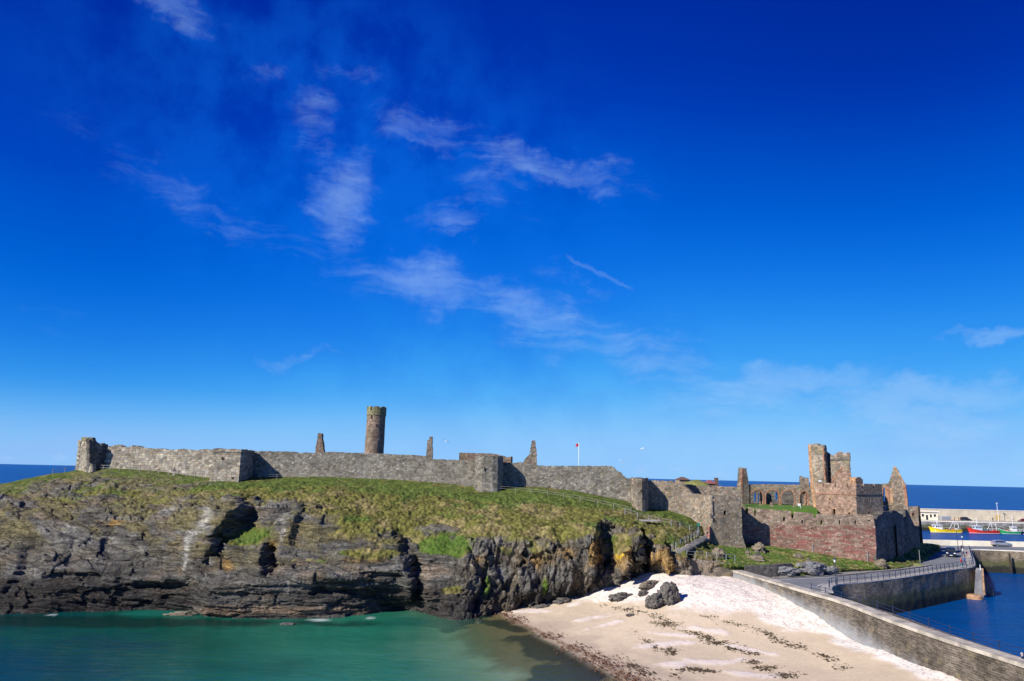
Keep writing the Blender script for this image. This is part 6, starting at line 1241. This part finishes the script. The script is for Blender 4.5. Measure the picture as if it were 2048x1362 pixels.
# ------------------------------------------------------------------ vehicles
def make_car(name, loc, rz, paint, label, L=4.4, W=1.75, H=1.5, kind='hatch', light='lamp_glass'):
    """x forward; body lofted from cross sections, glazing, wheels and lamps as parts"""
    t = empty(name, loc, label, 'car'); t.rotation_euler = (0, 0, rz)
    if kind == 'van': prof = [(-.5, .55, .95, .8), (-.47, .40, 1.65, .86), (-.30, .34, 1.86, .88), (.05, .34, 1.88, .88), (.22, .34, 1.72, .87), (.33, .34, 1.08, .90), (.44, .36, .95, .86), (.5, .45, .72, .74)]
    else: prof = [(-.5, .48, .80, .78), (-.475, .36, 1.02, .85), (-.40, .32, H-.12, .86), (-.22, .30, H, .87), (.02, .30, H-.02, .87), (.13, .30, H-.22, .88), (.24, .30, 1.0, .90), (.40, .32, .86, .86), (.485, .38, .70, .76), (.5, .45, .58, .66)]
    belt = .92 if kind == 'hatch' else 1.08; rings = []
    for (fx, zb, zt, k) in prof:
        w = W/2*k/.88; zm = min(belt, zt-.04); wt = w-.22*max(0, (zt-belt))*.9 if zt > belt else w*.93
        rings.append([(fx*L, -w*.93, zb), (fx*L, w*.93, zb), (fx*L, w, (zb+zm)/2), (fx*L, w*.985, zm), (fx*L, wt, zt-.05), (fx*L, wt*.8, zt), (fx*L, -wt*.8, zt), (fx*L, -wt, zt-.05), (fx*L, -w*.985, zm), (fx*L, -w, (zb+zm)/2)])
    def put(mb, nm, m, par=t, smooth=False):
        me = mb.mesh(nm); bm = bmesh.new(); bm.from_mesh(me); bmesh.ops.remove_doubles(bm, verts=bm.verts, dist=1e-5); bmesh.ops.recalc_face_normals(bm, faces=bm.faces); bm.to_mesh(me); bm.free()
        if smooth: me.polygons.foreach_set('use_smooth', [True]*len(me.polygons))
        o = bpy.data.objects.new(nm, me); COL.objects.link(o); me.materials.append(m); o.parent = par; return o
    mb = MB(); mb.loft(rings); put(mb, 'body', paint)
    n = len(rings)
    for s in (3, 8):                                               # side glazing between belt and roof
        mb = MB(); sg = 1 if s == 3 else -1; up = 4 if s == 3 else 7; run = [i for i in range(1, n-1) if prof[i][2] > belt+.25]
        for i, j in zip(run[:-1], run[1:]):
            q = []
            for (r, fz) in ((i, .10), (j, .10), (j, .86), (i, .86)):
                a, b = Vector(rings[r][s]), Vector(rings[r][up]); v = a.lerp(b, fz); v.y += sg*.015; q.append(v)
            c = sum(q, Vector())/4; mb.face([c+(v-c)*.94 for v in q])
        put(mb, 'side_window', M['glass'])
    def screen(i, j, nm, dx):
        q = [Vector(rings[i][8]).lerp(Vector(rings[i][7]), .25), Vector(rings[i][3]).lerp(Vector(rings[i][4]), .25), Vector(rings[j][4]), Vector(rings[j][7])]; c = sum(q, Vector())/4; mb = MB(); mb.face([c+(v-c)*.88+Vector((dx, 0, .012)) for v in q]); put(mb, nm, M['glass'])
    fi = [i for i in range(n) if prof[i][0] > .15][0 if kind == 'hatch' else 0]
    screen(fi+1 if kind == 'van' else fi, fi-1 if kind == 'hatch' else fi, 'windscreen', .03)
    screen(1, 2, 'rear_window', -.03)
    for sx in (.31, -.31):
        for sy in (1, -1):
            r = .32; w = put_wheel = MB(); y0 = sy*(W/2-.10); w.tube([(sx*L, y0-.10*sy, r), (sx*L, y0+.11*sy, r)], r, 18); wo = put(w, 'wheel', M['black']); h = MB(); h.tube([(sx*L, y0+.105*sy, r), (sx*L, y0+.125*sy, r)], .19, 12); put(h, 'rim', M['silver'], wo)
    for sy in (1, -1):
        h = MB(); h.box((L*.478, sy*W*.36, .70 if kind == 'hatch' else .86), (.14, .34, .17)); put(h, 'headlight', M[light]); h = MB(); h.box((-L*.487, sy*W*.40, .92), (.10, .16, .34)); put(h, 'tail_light', M['red_light']); h = MB(); h.box((L*.17, sy*(W/2+.08), belt+.08), (.12, .2, .14)); put(h, 'wing_mirror', paint)
    h = MB(); h.box((L*.497, 0, .42), (.08, .5, .11)); put(h, 'number_plate', M['white']); h = MB(); h.box((L*.485, 0, .30), (.12, W*.82, .16)); put(h, 'bumper', M['black'])
    return t
q = Z(2009, 1093.5, ROAD); make_car('parked_car', (q.x, q.y+1.0, ROAD+.01), R(-8), M['silver'], 'silver hatchback passing the white parapet wall on the far quay', 4.5, 1.75, 1.55)
q = Z(1902.5, 1113, ROAD); make_car('van', (q.x, q.y, ROAD+.01), R(-122), M['navy'], 'dark navy van driving towards the bend beside the walkers', 4.6, 1.85, 1.85, 'van')
p = pier(1931, 304.5); make_car('parked_car', (p.x, p.y, QZ+.01), R(-2), M['black_paint'], 'black hatchback parked on the breakwater between the mooring posts and the red boat', 4.5, 1.8, 1.7)
p = pier(2046, 304.5); make_car('parked_car', (p.x, p.y, QZ+.01), R(178), M['maroon'], 'maroon car on the breakwater at the right edge of the picture', 4.4, 1.8, 1.55)
# ------------------------------------------------------------------ fishing boats
def make_boat(px0, px1, hull, label, bow=-1, cabin='white', cab_at=.2, gantry=False, mast=4.5, deckh=.0, extra=None, Y=302.5, band=None):
    a = Z(px0, 1062.5, 0); b = Z(px1, 1062.5, 0); k = Y/a.y; xa, xb = a.x*k, b.x*k; L = abs(xb-xa)*.80; cx = (xa+xb)/2
    t = empty('fishing_boat', (cx, Y, 0), label, 'fishing boat', 'fishing boats along the breakwater')
    B = L*.30; n = 15; rings = []
    def X(f): return bow*f*L/2
    for i in range(n):
        f = -1+2*i/(n-1); w = B/2*(1-max(0, f)**2.6)*(1-.22*max(0, -f)**3)+.03; sh = 1.15+1.25*max(0, f)**2+.25*max(0, -f)**2; rake = .55*max(0, f)**2
        rings.append([(cx+X(f*.96), Y-w*.55, -.5), (cx+X(f*.97), Y-w*.93, .15), (cx+X(f)+bow*rake*.3, Y-w*1.0, sh*.6), (cx+X(f)+bow*rake, Y-w*1.04, sh), (cx+X(f)+bow*rake, Y-w*.88, sh), (cx+X(f), Y-w*.85, sh-.45), (cx+X(f), Y+w*.85, sh-.45), (cx+X(f)+bow*rake, Y+w*.88, sh), (cx+X(f)+bow*rake, Y+w*1.04, sh), (cx+X(f)+bow*rake*.3, Y+w, sh*.6), (cx+X(f*.97), Y+w*.93, .15), (cx+X(f*.96), Y+w*.55, -.5)])
    mb = MB(); mb.loft(rings); mb.build('hull', hull, t, smooth=False)
    mb = MB(); mb.tube([Vector(r[3])+Vector((0, -.02, .03)) for r in rings], .09, 6); mb.tube([Vector(r[8])+Vector((0, .02, .03)) for r in rings], .09, 6); mb.build('rubbing_strake', M['white'] if band is None else M[band], t)
    mb = MB(); mb.tube([Vector(r[1])+Vector((0, -.03, .06)) for r in rings], .07, 5); mb.build('waterline_stripe', M['white'], t)
    # wheelhouse
    wx = cx+X(cab_at); mb = MB(); mb.loft([[(wx-L*.13, Y-B*.30, .7), (wx+L*.13, Y-B*.30, .7), (wx+L*.13, Y+B*.30, .7), (wx-L*.13, Y+B*.30, .7)], [(wx-L*.115, Y-B*.27, 3.1), (wx+L*.115, Y-B*.27, 3.1), (wx+L*.115, Y+B*.27, 3.1), (wx-L*.115, Y+B*.27, 3.1)]]); wh = mb.build('wheelhouse', M[cabin], t)
    mb = MB(); mb.box((wx, Y, 3.16), (L*.27, B*.64, .12)); mb.build('roof', M['white'], wh)
    for k in (-1, 0, 1): boxpart('window', (wx+k*L*.07, Y-B*.285, 2.55), (L*.05, .06, .5), M['glass'], wh)
    for sx in (-1, 1): boxpart('window', (wx+sx*L*.121, Y, 2.55), (.06, B*.35, .5), M['glass'], wh)
    mb = MB(); mb.tube([(wx, Y, 3.1), (wx, Y, 3.1+mast)], [.09, .04], 8); mb.tube([(wx-.7, Y, 3.1+mast*.55), (wx+.7, Y, 3.1+mast*.55)], .04, 6); mb.tube([(wx, Y, 3.1+mast*.9), (cx+X(.95), Y, 2.3)], .018, 4); mb.tube([(wx, Y, 3.1+mast*.9), (cx+X(-.9), Y, 1.6)], .018, 4); mb.build('mast', M['white'], t)
    boxpart('radar', (wx+.1, Y-.1, 3.1+mast*.35), (.75, .3, .2), M['white'], t)
    mb = MB()
    for f in (-.9, -.7, -.5, -.3, -.12):
        for s in (-1, 1): mb.tube([(cx+X(f), Y+s*B*.42, .9), (cx+X(f), Y+s*B*.42, 2.1)], .035, 5)
    for s in (-1, 1): mb.tube([(cx+X(-.9), Y+s*B*.42, 2.1), (cx+X(-.12), Y+s*B*.42, 2.1)], .035, 5)
    mb.tube([(cx+X(-.9), Y-B*.42, 2.1), (cx+X(-.9), Y+B*.42, 2.1)], .035, 5); mb.build('guard_rail', M['white'], t)
    mb = MB()
    for s in (-1, 1): mb.tube([(cx+X(.25), Y+s*B*.42, 1.2), (cx+X(.25), Y+s*B*.42, 2.3), (cx+X(.98), Y+s*.12, 3.2)], .03, 5)
    mb.build('bow_rail', M['white'], t)
    if gantry:
        mb = MB()
        for s in (-1, 1): mb.tube([(cx+X(-.82), Y+s*B*.36, .8), (cx+X(-.78), Y+s*B*.36, 4.1)], .09, 6)
        mb.tube([(cx+X(-.78), Y-B*.36, 4.1), (cx+X(-.78), Y+B*.36, 4.1)], .1, 6); mb.tube([(cx+X(-.25), Y, 1), (cx+X(-.62), Y, 4.9)], .08, 6); mb.build('gantry', M['white'] if gantry == 1 else M[gantry], t)
    for k, (f, mt, sz) in enumerate(extra or []): boxpart('deck_gear', (cx+X(f), Y-B*.12, 1.15+sz*.3), (sz*1.5, sz, sz), M[mt], t)
    return t
make_boat(1853, 1914, M['yellow'], 'bright yellow fishing boat with a white wheelhouse at the bow', -1, 'white', .50, 1, 3.0, extra=[(-.15, 'rust', .6), (-.3, 'wood', .7), (-.5, 'orange', .6), (-.65, 'cloth_tan', .6)], band='yellow')
make_boat(1930, 1988, M['red'], 'red fishing boat with a pale blue wheelhouse and tall rigging', -1, 'skyblue', .38, 1, 4.2, extra=[(-.1, 'cloth_teal', .8), (-.3, 'cloth_navy', .7), (-.5, 'galv', .7)], band='red')
make_boat(1992, 2033, M['green'], 'green fishing boat with a white stern shelter and slanting mast', -1, 'white', -.45, False, 4.6, extra=[(.25, 'orange', .7), (.0, 'wood', .6), (-.1, 'rust', .5)])
make_boat(2034, 2084, M['navy'], 'dark blue boat cut off by the right edge of the picture', 1, 'white', .1, False, 3.5, extra=[(-.2, 'wood', .7), (-.5, 'galv', .7)])
# ------------------------------------------------------------------ people
def make_person(loc, rz, label, top, legs, hair='hair_dark', pose='walk', h=1.72, bag=None, seat=False):
    """one continuous skinned body; hair is a child"""
    s = h/1.72; st_ = .24 if pose == 'walk' else .05
    J = dict(pel=(0, 0, .95, .125), wai=(0, 0, 1.10, .120), che=(0, -.01, 1.32, .145), nk=(0, 0, 1.47, .058), hd0=(0, -.015, 1.56, .075), hd1=(0, -.02, 1.66, .092), hd2=(0, -.01, 1.72, .06))
    E_ = [('pel', 'wai'), ('wai', 'che'), ('che', 'nk'), ('nk', 'hd0'), ('hd0', 'hd1'), ('hd1', 'hd2')]
    for sg, n in ((1, 'l'), (-1, 'r')):
        f = st_*sg; J.update({n+'hip': (.10*sg, 0, .90, .092), n+'kn': (.105*sg, -f*.55-.02, .50, .062), n+'an': (.11*sg, -f+(.06 if f < 0 else 0), .10, .042), n+'to': (.12*sg, -f-.14, .035, .036)})
        J.update({n+'sh': (.185*sg, 0, 1.40, .062), n+'el': (.235*sg, f*.45+.02, 1.13, .043), n+'wr': (.235*sg, f*.75-.05, .89, .030), n+'hn': (.232*sg, f*.8-.06, .82, .032)})
        E_ += [('pel', n+'hip'), (n+'hip', n+'kn'), (n+'kn', n+'an'), (n+'an', n+'to'), ('che', n+'sh'), (n+'sh', n+'el'), (n+'el', n+'wr'), (n+'wr', n+'hn')]
        for k in range(4): J[n+'f%d' % k] = (.232*sg+.0, f*.8-.085+.018*k, .735+.012*abs(k-1.5), .0085); E_.append((n+'hn', n+'f%d' % k))
        J[n+'th'] = (.225*sg-.02*sg, f*.8-.115, .79, .0095); E_.append((n+'hn', n+'th'))
    if pose == 'lean':
        for sg, n in ((1, 'l'), (-1, 'r')): J[n+'el'] = (.25*sg, -.2, 1.2, .043); J[n+'wr'] = (.14*sg, -.38, 1.14, .03); J[n+'hn'] = (.10*sg, -.43, 1.14, .032); [J.__setitem__(n+'f%d' % k, (.08*sg+.015*k*sg, -.50, 1.12, .0085)) for k in range(4)]; J[n+'th'] = (.06*sg, -.43, 1.16, .0095)
    names = list(J); me = bpy.data.meshes.new('tmp'); me.from_pydata([J[n][:3] for n in names], [(names.index(a), names.index(b)) for a, b in E_], []); ob = bpy.data.objects.new('tmp', me); COL.objects.link(ob)
    ob.modifiers.new('s', 'SKIN'); sv = me.skin_vertices[0].data
    for i, n in enumerate(names): r = J[n][3]; sv[i].radius = (r*1.25, r*.85) if n in ('pel', 'wai', 'che') else (r, r)
    sv[0].use_root = True; md = ob.modifiers.new('u', 'SUBSURF'); md.levels = 1; md.render_levels = 1
    bm_ = bpy.data.meshes.new_from_object(ob.evaluated_get(bpy.context.evaluated_depsgraph_get())); bpy.data.objects.remove(ob); bm_.name = 'person'
    mats = [M['skin'], M[top], M[legs], M['black']]
    while bm_.materials: bm_.materials.pop()
    for m in mats: bm_.materials.append(m)
    mi = []
    for p in bm_.polygons:
        c = p.center; arm = abs(c.x) > .17 and c.z < 1.42
        mi.append(0 if c.z > 1.475 or (arm and c.z < .90 and pose != 'lean') or (pose == 'lean' and c.y < -.40) else 1 if (c.z > .98 or arm and c.z > .7) else 3 if c.z < .09 else 2)
    bm_.polygons.foreach_set('material_index', mi); bm_.polygons.foreach_set('use_smooth', [True]*len(mi)); bm_.transform(Matrix.Scale(s, 4))
    o = bpy.data.objects.new('person', bm_); COL.objects.link(o); o.location = loc; o.rotation_euler = (0, 0, rz); tag(o, label, 'person')
    mb = MB(); V = []; F = []; nu, nv = 14, 7
    for j in range(nv):
        for i in range(nu): a = 2*math.pi*i/nu; t_ = math.pi*.62*j/(nv-1); V.append((.098*s*math.sin(t_)*math.cos(a), (-.008+.105*math.sin(t_)*math.sin(a)+(.02 if j > 3 else 0))*s, (1.645+.105*math.cos(t_))*s))
    mb.quads(V, [(j*nu+i, j*nu+(i+1) % nu, (j+1)*nu+(i+1) % nu, (j+1)*nu+i) for j in range(nv-1) for i in range(nu) if not (j >= 3 and math.sin(2*math.pi*(i+.5)/nu) < -.35)])
    hm = mb.mesh('hair'); hm.materials.append(M[hair]); hm.polygons.foreach_set('use_smooth', [True]*len(hm.polygons)); ho = bpy.data.objects.new('hair', hm); COL.objects.link(ho); ho.parent = o
    mb = MB()
    for sx in (-.034, .034): mb.tube([(sx*s, -.103*s, 1.635*s), (sx*s, -.115*s, 1.635*s)], .011*s, 6)
    fm = mb.mesh('eyes'); fm.materials.append(M['black']); fo = bpy.data.objects.new('eyes', fm); COL.objects.link(fo); fo.parent = o
    mb = MB(); mb.loft([[(-.009*s, -.10*s, 1.63*s), (.009*s, -.10*s, 1.63*s), (0, -.10*s, 1.64*s)], [(-.015*s, -.105*s, 1.595*s), (.015*s, -.105*s, 1.595*s), (0, -.132*s, 1.60*s)]]); fm = mb.mesh('nose'); fm.materials.append(M['skin']); fo = bpy.data.objects.new('nose', fm); COL.objects.link(fo); fo.parent = o
    mb = MB(); mb.box((0, -.103*s, 1.572*s), (.04*s, .008*s, .009*s)); fm = mb.mesh('mouth'); fm.materials.append(M['cloth_pink']); fo = bpy.data.objects.new('mouth', fm); COL.objects.link(fo); fo.parent = o
    if bag: mb = MB(); mb.box((0, .20*s, 1.22*s), (.30*s, .16*s, .42*s), taper=.85); fm = mb.mesh('rucksack'); fm.materials.append(M[bag]); fo = bpy.data.objects.new('rucksack', fm); COL.objects.link(fo); fo.parent = o
    return o
q = terrain_at(346.5, 952.5); make_person((q.x, q.y, q.z+.02), R(200), 'person in tan and white walking on the grass path below the left curtain wall', 'cloth_tan', 'cloth_white', 'hair_dark', h=1.78)
for px, py, rz, top, legs, hair, h, lab, pose, bag in ((1923.5, 1135, 20, 'cloth_red', 'cloth_teal', 'hair_dark', 1.72, 'person in a red top walking along the quay pavement', 'walk', None),
    (1929.3, 1131.5, 200, 'cloth_blue', 'cloth_jean', 'hair_fair', 1.78, 'person in a blue top and jeans beside the red topped walker', 'walk', None),
    (1934.5, 1117.5, 10, 'cloth_navy', 'cloth_tan', 'hair_dark', 1.70, 'person in navy and tan next to the quay railing', 'walk', None),
    (1937.0, 1115.5, 30, 'cloth_pink', 'cloth_white', 'hair_fair', 1.25, 'child in a pink top beside the person in navy', 'walk', None),
    (1926.8, 1112, 190, 'cloth_white', 'cloth_navy', 'hair_grey', 1.74, 'person in a white top further along the quay, walking away', 'walk', None),
    (1924.0, 1106, 180, 'cloth_navy', 'cloth_black', 'hair_dark', 1.76, 'farthest walker in dark clothes near the short lamp post', 'walk', 'cloth_black')):
    q = Z(px, py, ROAD+.13); make_person((q.x, q.y, ROAD+.13), R(rz), lab, top, legs, hair, pose, h, bag)
cy = 56.5; cx = float(np.interp(cy, [p.y for p in reversed(cw_r)], [p.x for p in reversed(cw_r)])); q = P(2041, 1284, cy)
make_person((q.x, q.y, ROAD), R(60), 'person in dark blue leaning by the causeway railing at the lower right edge', 'cloth_navy', 'cloth_jean', 'hair_grey', 'lean', 1.74)
p = pier(1985, 303); make_person((p.x, p.y, QZ), R(10), 'person in black standing on the breakwater left of the yellow sign', 'cloth_black', 'cloth_black', 'hair_dark', 'stand', 1.8)
p = pier(2027, 303); make_person((p.x, p.y, QZ), R(30), 'person in brown on the breakwater near the maroon car', 'cloth_brown', 'cloth_tan', 'hair_dark', 'walk', 1.75)
# ------------------------------------------------------------------ gulls
def make_gull(px, py, D, bank_, yaw, lab):
    q = P(px, py, D); t = empty('gull', q, lab, 'gull', 'gulls flying over the castle'); t.rotation_euler = (0, bank_, yaw)
    mb = MB(); mb.tube([(0, -.28, 0), (0, -.2, .01), (0, -.05, 0), (0, .12, 0), (0, .3, .01)], [.02, .055, .075, .055, .02], 8); b_ = mb.mesh('body'); b_.materials.append(M['gull']); o = bpy.data.objects.new('body', b_); COL.objects.link(o); o.parent = t
    for s in (1, -1):
        mb = MB(); mb.loft([[(s*.05, -.12, .02), (s*.05, .10, .02), (s*.05, .10, .045), (s*.05, -.12, .045)], [(s*.35, -.13, .14), (s*.35, .05, .14), (s*.35, .05, .16), (s*.35, -.13, .16)], [(s*.75, 0, .10), (s*.75, .06, .10), (s*.75, .06, .11), (s*.75, 0, .11)]]); b_ = mb.mesh('wing'); b_.materials.append(M['gull_grey' if s > 0 else 'gull']); o = bpy.data.objects.new('wing', b_); COL.objects.link(o); o.parent = t
make_gull(891, 882.5, 110, .4, .6, 'gull flying right of the slender stone stack'); make_gull(1284.5, 897.5, 110, -.3, 1.0, 'highest gull right of the flagpole'); make_gull(1244.5, 925, 105, .5, -.5, 'gull low over the broken end of the curtain wall')
# ------------------------------------------------------------------ rocks on the beach
def make_rock(name, px, py, z, size, rz, mat, lab, seed, ang=.35, group=None, sub=.35):
    q = Z(px, py, z) if z is not None else terrain_at(px, py); n, m = 72, 44; u = np.linspace(0, 2*np.pi, n+1)[:, None]; v = np.linspace(-1.0, 1.0, m)[None, :]*np.pi/2
    d = np.stack([np.cos(v)*np.cos(u), np.cos(v)*np.sin(u), np.sin(v)+0*u], -1); c = cell(d[..., 0]*1.6+seed, d[..., 1]*1.6, d[..., 2]*1.6, seed)
    r = 1+ang*(c[2]-.5)-.25*sst(-(c[1]-c[0]), -.12, 0)+.22*fbm(d[..., 0]*2+seed, d[..., 1]*2, d[..., 2]*2, 4, seed)+.10*fbm(d[..., 0]*7, d[..., 1]*7, d[..., 2]*7, 4, seed+3)
    r[-1] = r[0]; V = d*r[..., None]*np.array(size)/2; cr, sr = math.cos(rz), math.sin(rz); X = V[..., 0]*cr-V[..., 1]*sr; Y = V[..., 0]*sr+V[..., 1]*cr
    me = grid_mesh(name, np.stack([q.x+X, q.y+Y, q.z-sub+size[2]*.35+V[..., 2]], -1).reshape(-1, 3), n+1, m); return tag(link(name, me, mat, None, (q.x, q.y, q.z-.3)), lab, 'rock', group)
def rock_mat(name, cols):
    m, T, b = new_mat(name); tc = T.new('ShaderNodeTexCoord').outputs['Object']; n1 = T.noise(T.mapping(tc, scale=(1, 1, 2.2)), 1.2, 7, .68, .4).outputs[0]
    T.set(b, 'Base Color', T.ramp(n1, [(.25, cols[0]), (.45, cols[1]), (.62, cols[2]), (.8, cols[1])])); T.set(b, 'Roughness', .92); bp = T.new('ShaderNodeBump'); T.set(bp, 'Height', T.noise(tc, 5, 7, .7).outputs[0]); T.set(bp, 'Strength', .8); T.set(bp, 'Distance', .15); T.set(b, 'Normal', bp); return m
M['rock_dark'] = rock_mat('dark_beach_rock', ((.05, .045, .042), (.10, .09, .08), (.17, .155, .14))); M['rock_brown'] = rock_mat('brown_beach_rock', ((.08, .065, .05), (.18, .145, .10), (.26, .22, .17)))
M['rock_slate'] = rock_mat('slaty_rock', ((.10, .10, .105), (.19, .185, .19), (.26, .25, .24)))
RG = 'dark rocks lying on the beach'
def bz(px, py): return beach_hit(px, py).z
rk = empty('boulder', Z(1322, 1205, bz(1322, 1205)), 'biggest dark boulder, two lumps high, standing alone on the sand', 'rock', RG)
def rock_part(*a, **k):
    o = make_rock(*a, **k)
    for key in ('label', 'category', 'group'):
        if key in o: del o[key]
    w_ = o.location.copy(); o.parent = rk; o.location = w_-rk.location
rock_part('rock_lump', 1337, 1203, bz(1337, 1203), (2.6, 2.2, 3.2), .3, M['rock_dark'], '', 11, .5); rock_part('rock_lump', 1311, 1212, bz(1311, 1212), (2.6, 1.8, 2.3), .5, M['rock_dark'], '', 12, .5); rock_part('rock_lump', 1346, 1201, bz(1346, 1201), (1.6, 1.8, 2.2), .1, M['rock_dark'], '', 15, .5)
make_rock('shore_rock', 1243, 1197, bz(1243, 1197), (3.8, 1.6, 1.3), .35, M['rock_dark'], 'flat dark rock left of the biggest boulder', 21, .6, RG); make_rock('shore_rock', 1289, 1188, bz(1289, 1188), (2.1, 1.0, .9), .5, M['rock_dark'], 'small flat rock between the sloping slab and the biggest boulder', 22, .6, RG)
make_rock('shore_rock', 1300, 1172, bz(1300, 1172), (4.8, 1.7, 1.3), .8, M['rock_brown'], 'long brown sloping slab against the foot of the cliff', 23, .4, RG); make_rock('shore_rock', 1262, 1230.5, bz(1262, 1230.5), (1.2, .7, .4), .1, M['rock_dark'], 'small weedy rock low on the open sand', 24, .5, RG, sub=.15)
make_rock('shore_rock', 1366, 1148, bz(1366, 1149), (3.4, 2.4, 3.2), .1, M['rock_brown'], 'knobbly brown rock below the stone steps', 25, .5, RG); make_rock('shore_rock', 1446, 1150, bz(1446, 1151), (4.6, 2.0, 2.6), .15, M['rock_brown'], 'sloping grey brown rock at the end of the seawall', 26, .45, RG)
make_rock('shore_rock', 1128, 1205, bz(1128, 1206), (3.2, 1.8, 1.2), .4, M['rock_dark'], 'low dark rock where the cliff foot meets the open sand', 27, .6, RG); make_rock('shore_rock', 1085, 1214, bz(1085, 1214), (2.6, 1.6, 1.0), .2, M['rock_dark'], 'low dark rock near the narrow end of the beach', 28, .6, RG)
BG = 'rocks on the grassy bank'
for (px, py, sz, lab, sd_) in ((1437, 1110, (2.6, 1.6, 1.5), 'mossy grey rock on the bank right beside the buttress', 41), (1517, 1101, (2.4, 1.4, 1.8), 'brown jagged rock on the bank near the left end of the red wall', 42), (1513, 1118, (2.6, 1.2, .9), 'low rock in the grass just above the dark retaining wall', 43), (1496, 1108, (.8, .7, .9), 'small upright stone in the grass right of the mossy rock', 44), (1596, 1114, (1.5, 1.0, .8), 'grey rock poking from the middle of the bank', 45), (1617, 1122, (.7, .6, .55), 'smallest round stone on the bank below the red wall', 46), (1762, 1132, (2.0, 1.4, 1.7), 'pale rock against the foot of the shaded castle corner', 47)):
    make_rock('bank_rock', px, py, None, sz, .2*sd_, M['rock_brown'], lab, sd_, .5, BG, sub=.3)
for (px, py, sz, lab, sd_) in ((1572, 1146, (4.6, 1.6, 1.5), 'long slaty outcrop at the left end of the road bank', 51), (1622, 1142, (4.4, 1.8, 2.0), 'tall slaty outcrop beside the road behind the street lamp', 52), (1655, 1141, (3.6, 1.4, 1.3), 'low slaty outcrop tapering along the road edge', 53)):
    make_rock('bank_rock', px, py, None, sz, .1, M['rock_slate'], lab, sd_, .6, BG, sub=.35)
make_rock('shore_rock', 575, 1249, 0, (2.0, .9, .45), .1, M['rock_dark'], 'tiny dark skerry off the middle sea ledge', 29, .5, 'skerries in the bay', sub=.18); make_rock('shore_rock', 362, 1230, 0, (4.2, 1.2, .7), .05, M['rock_brown'], 'long low brown skerry beside the left end of the sea ledge', 30, .5, 'skerries in the bay', sub=.2)
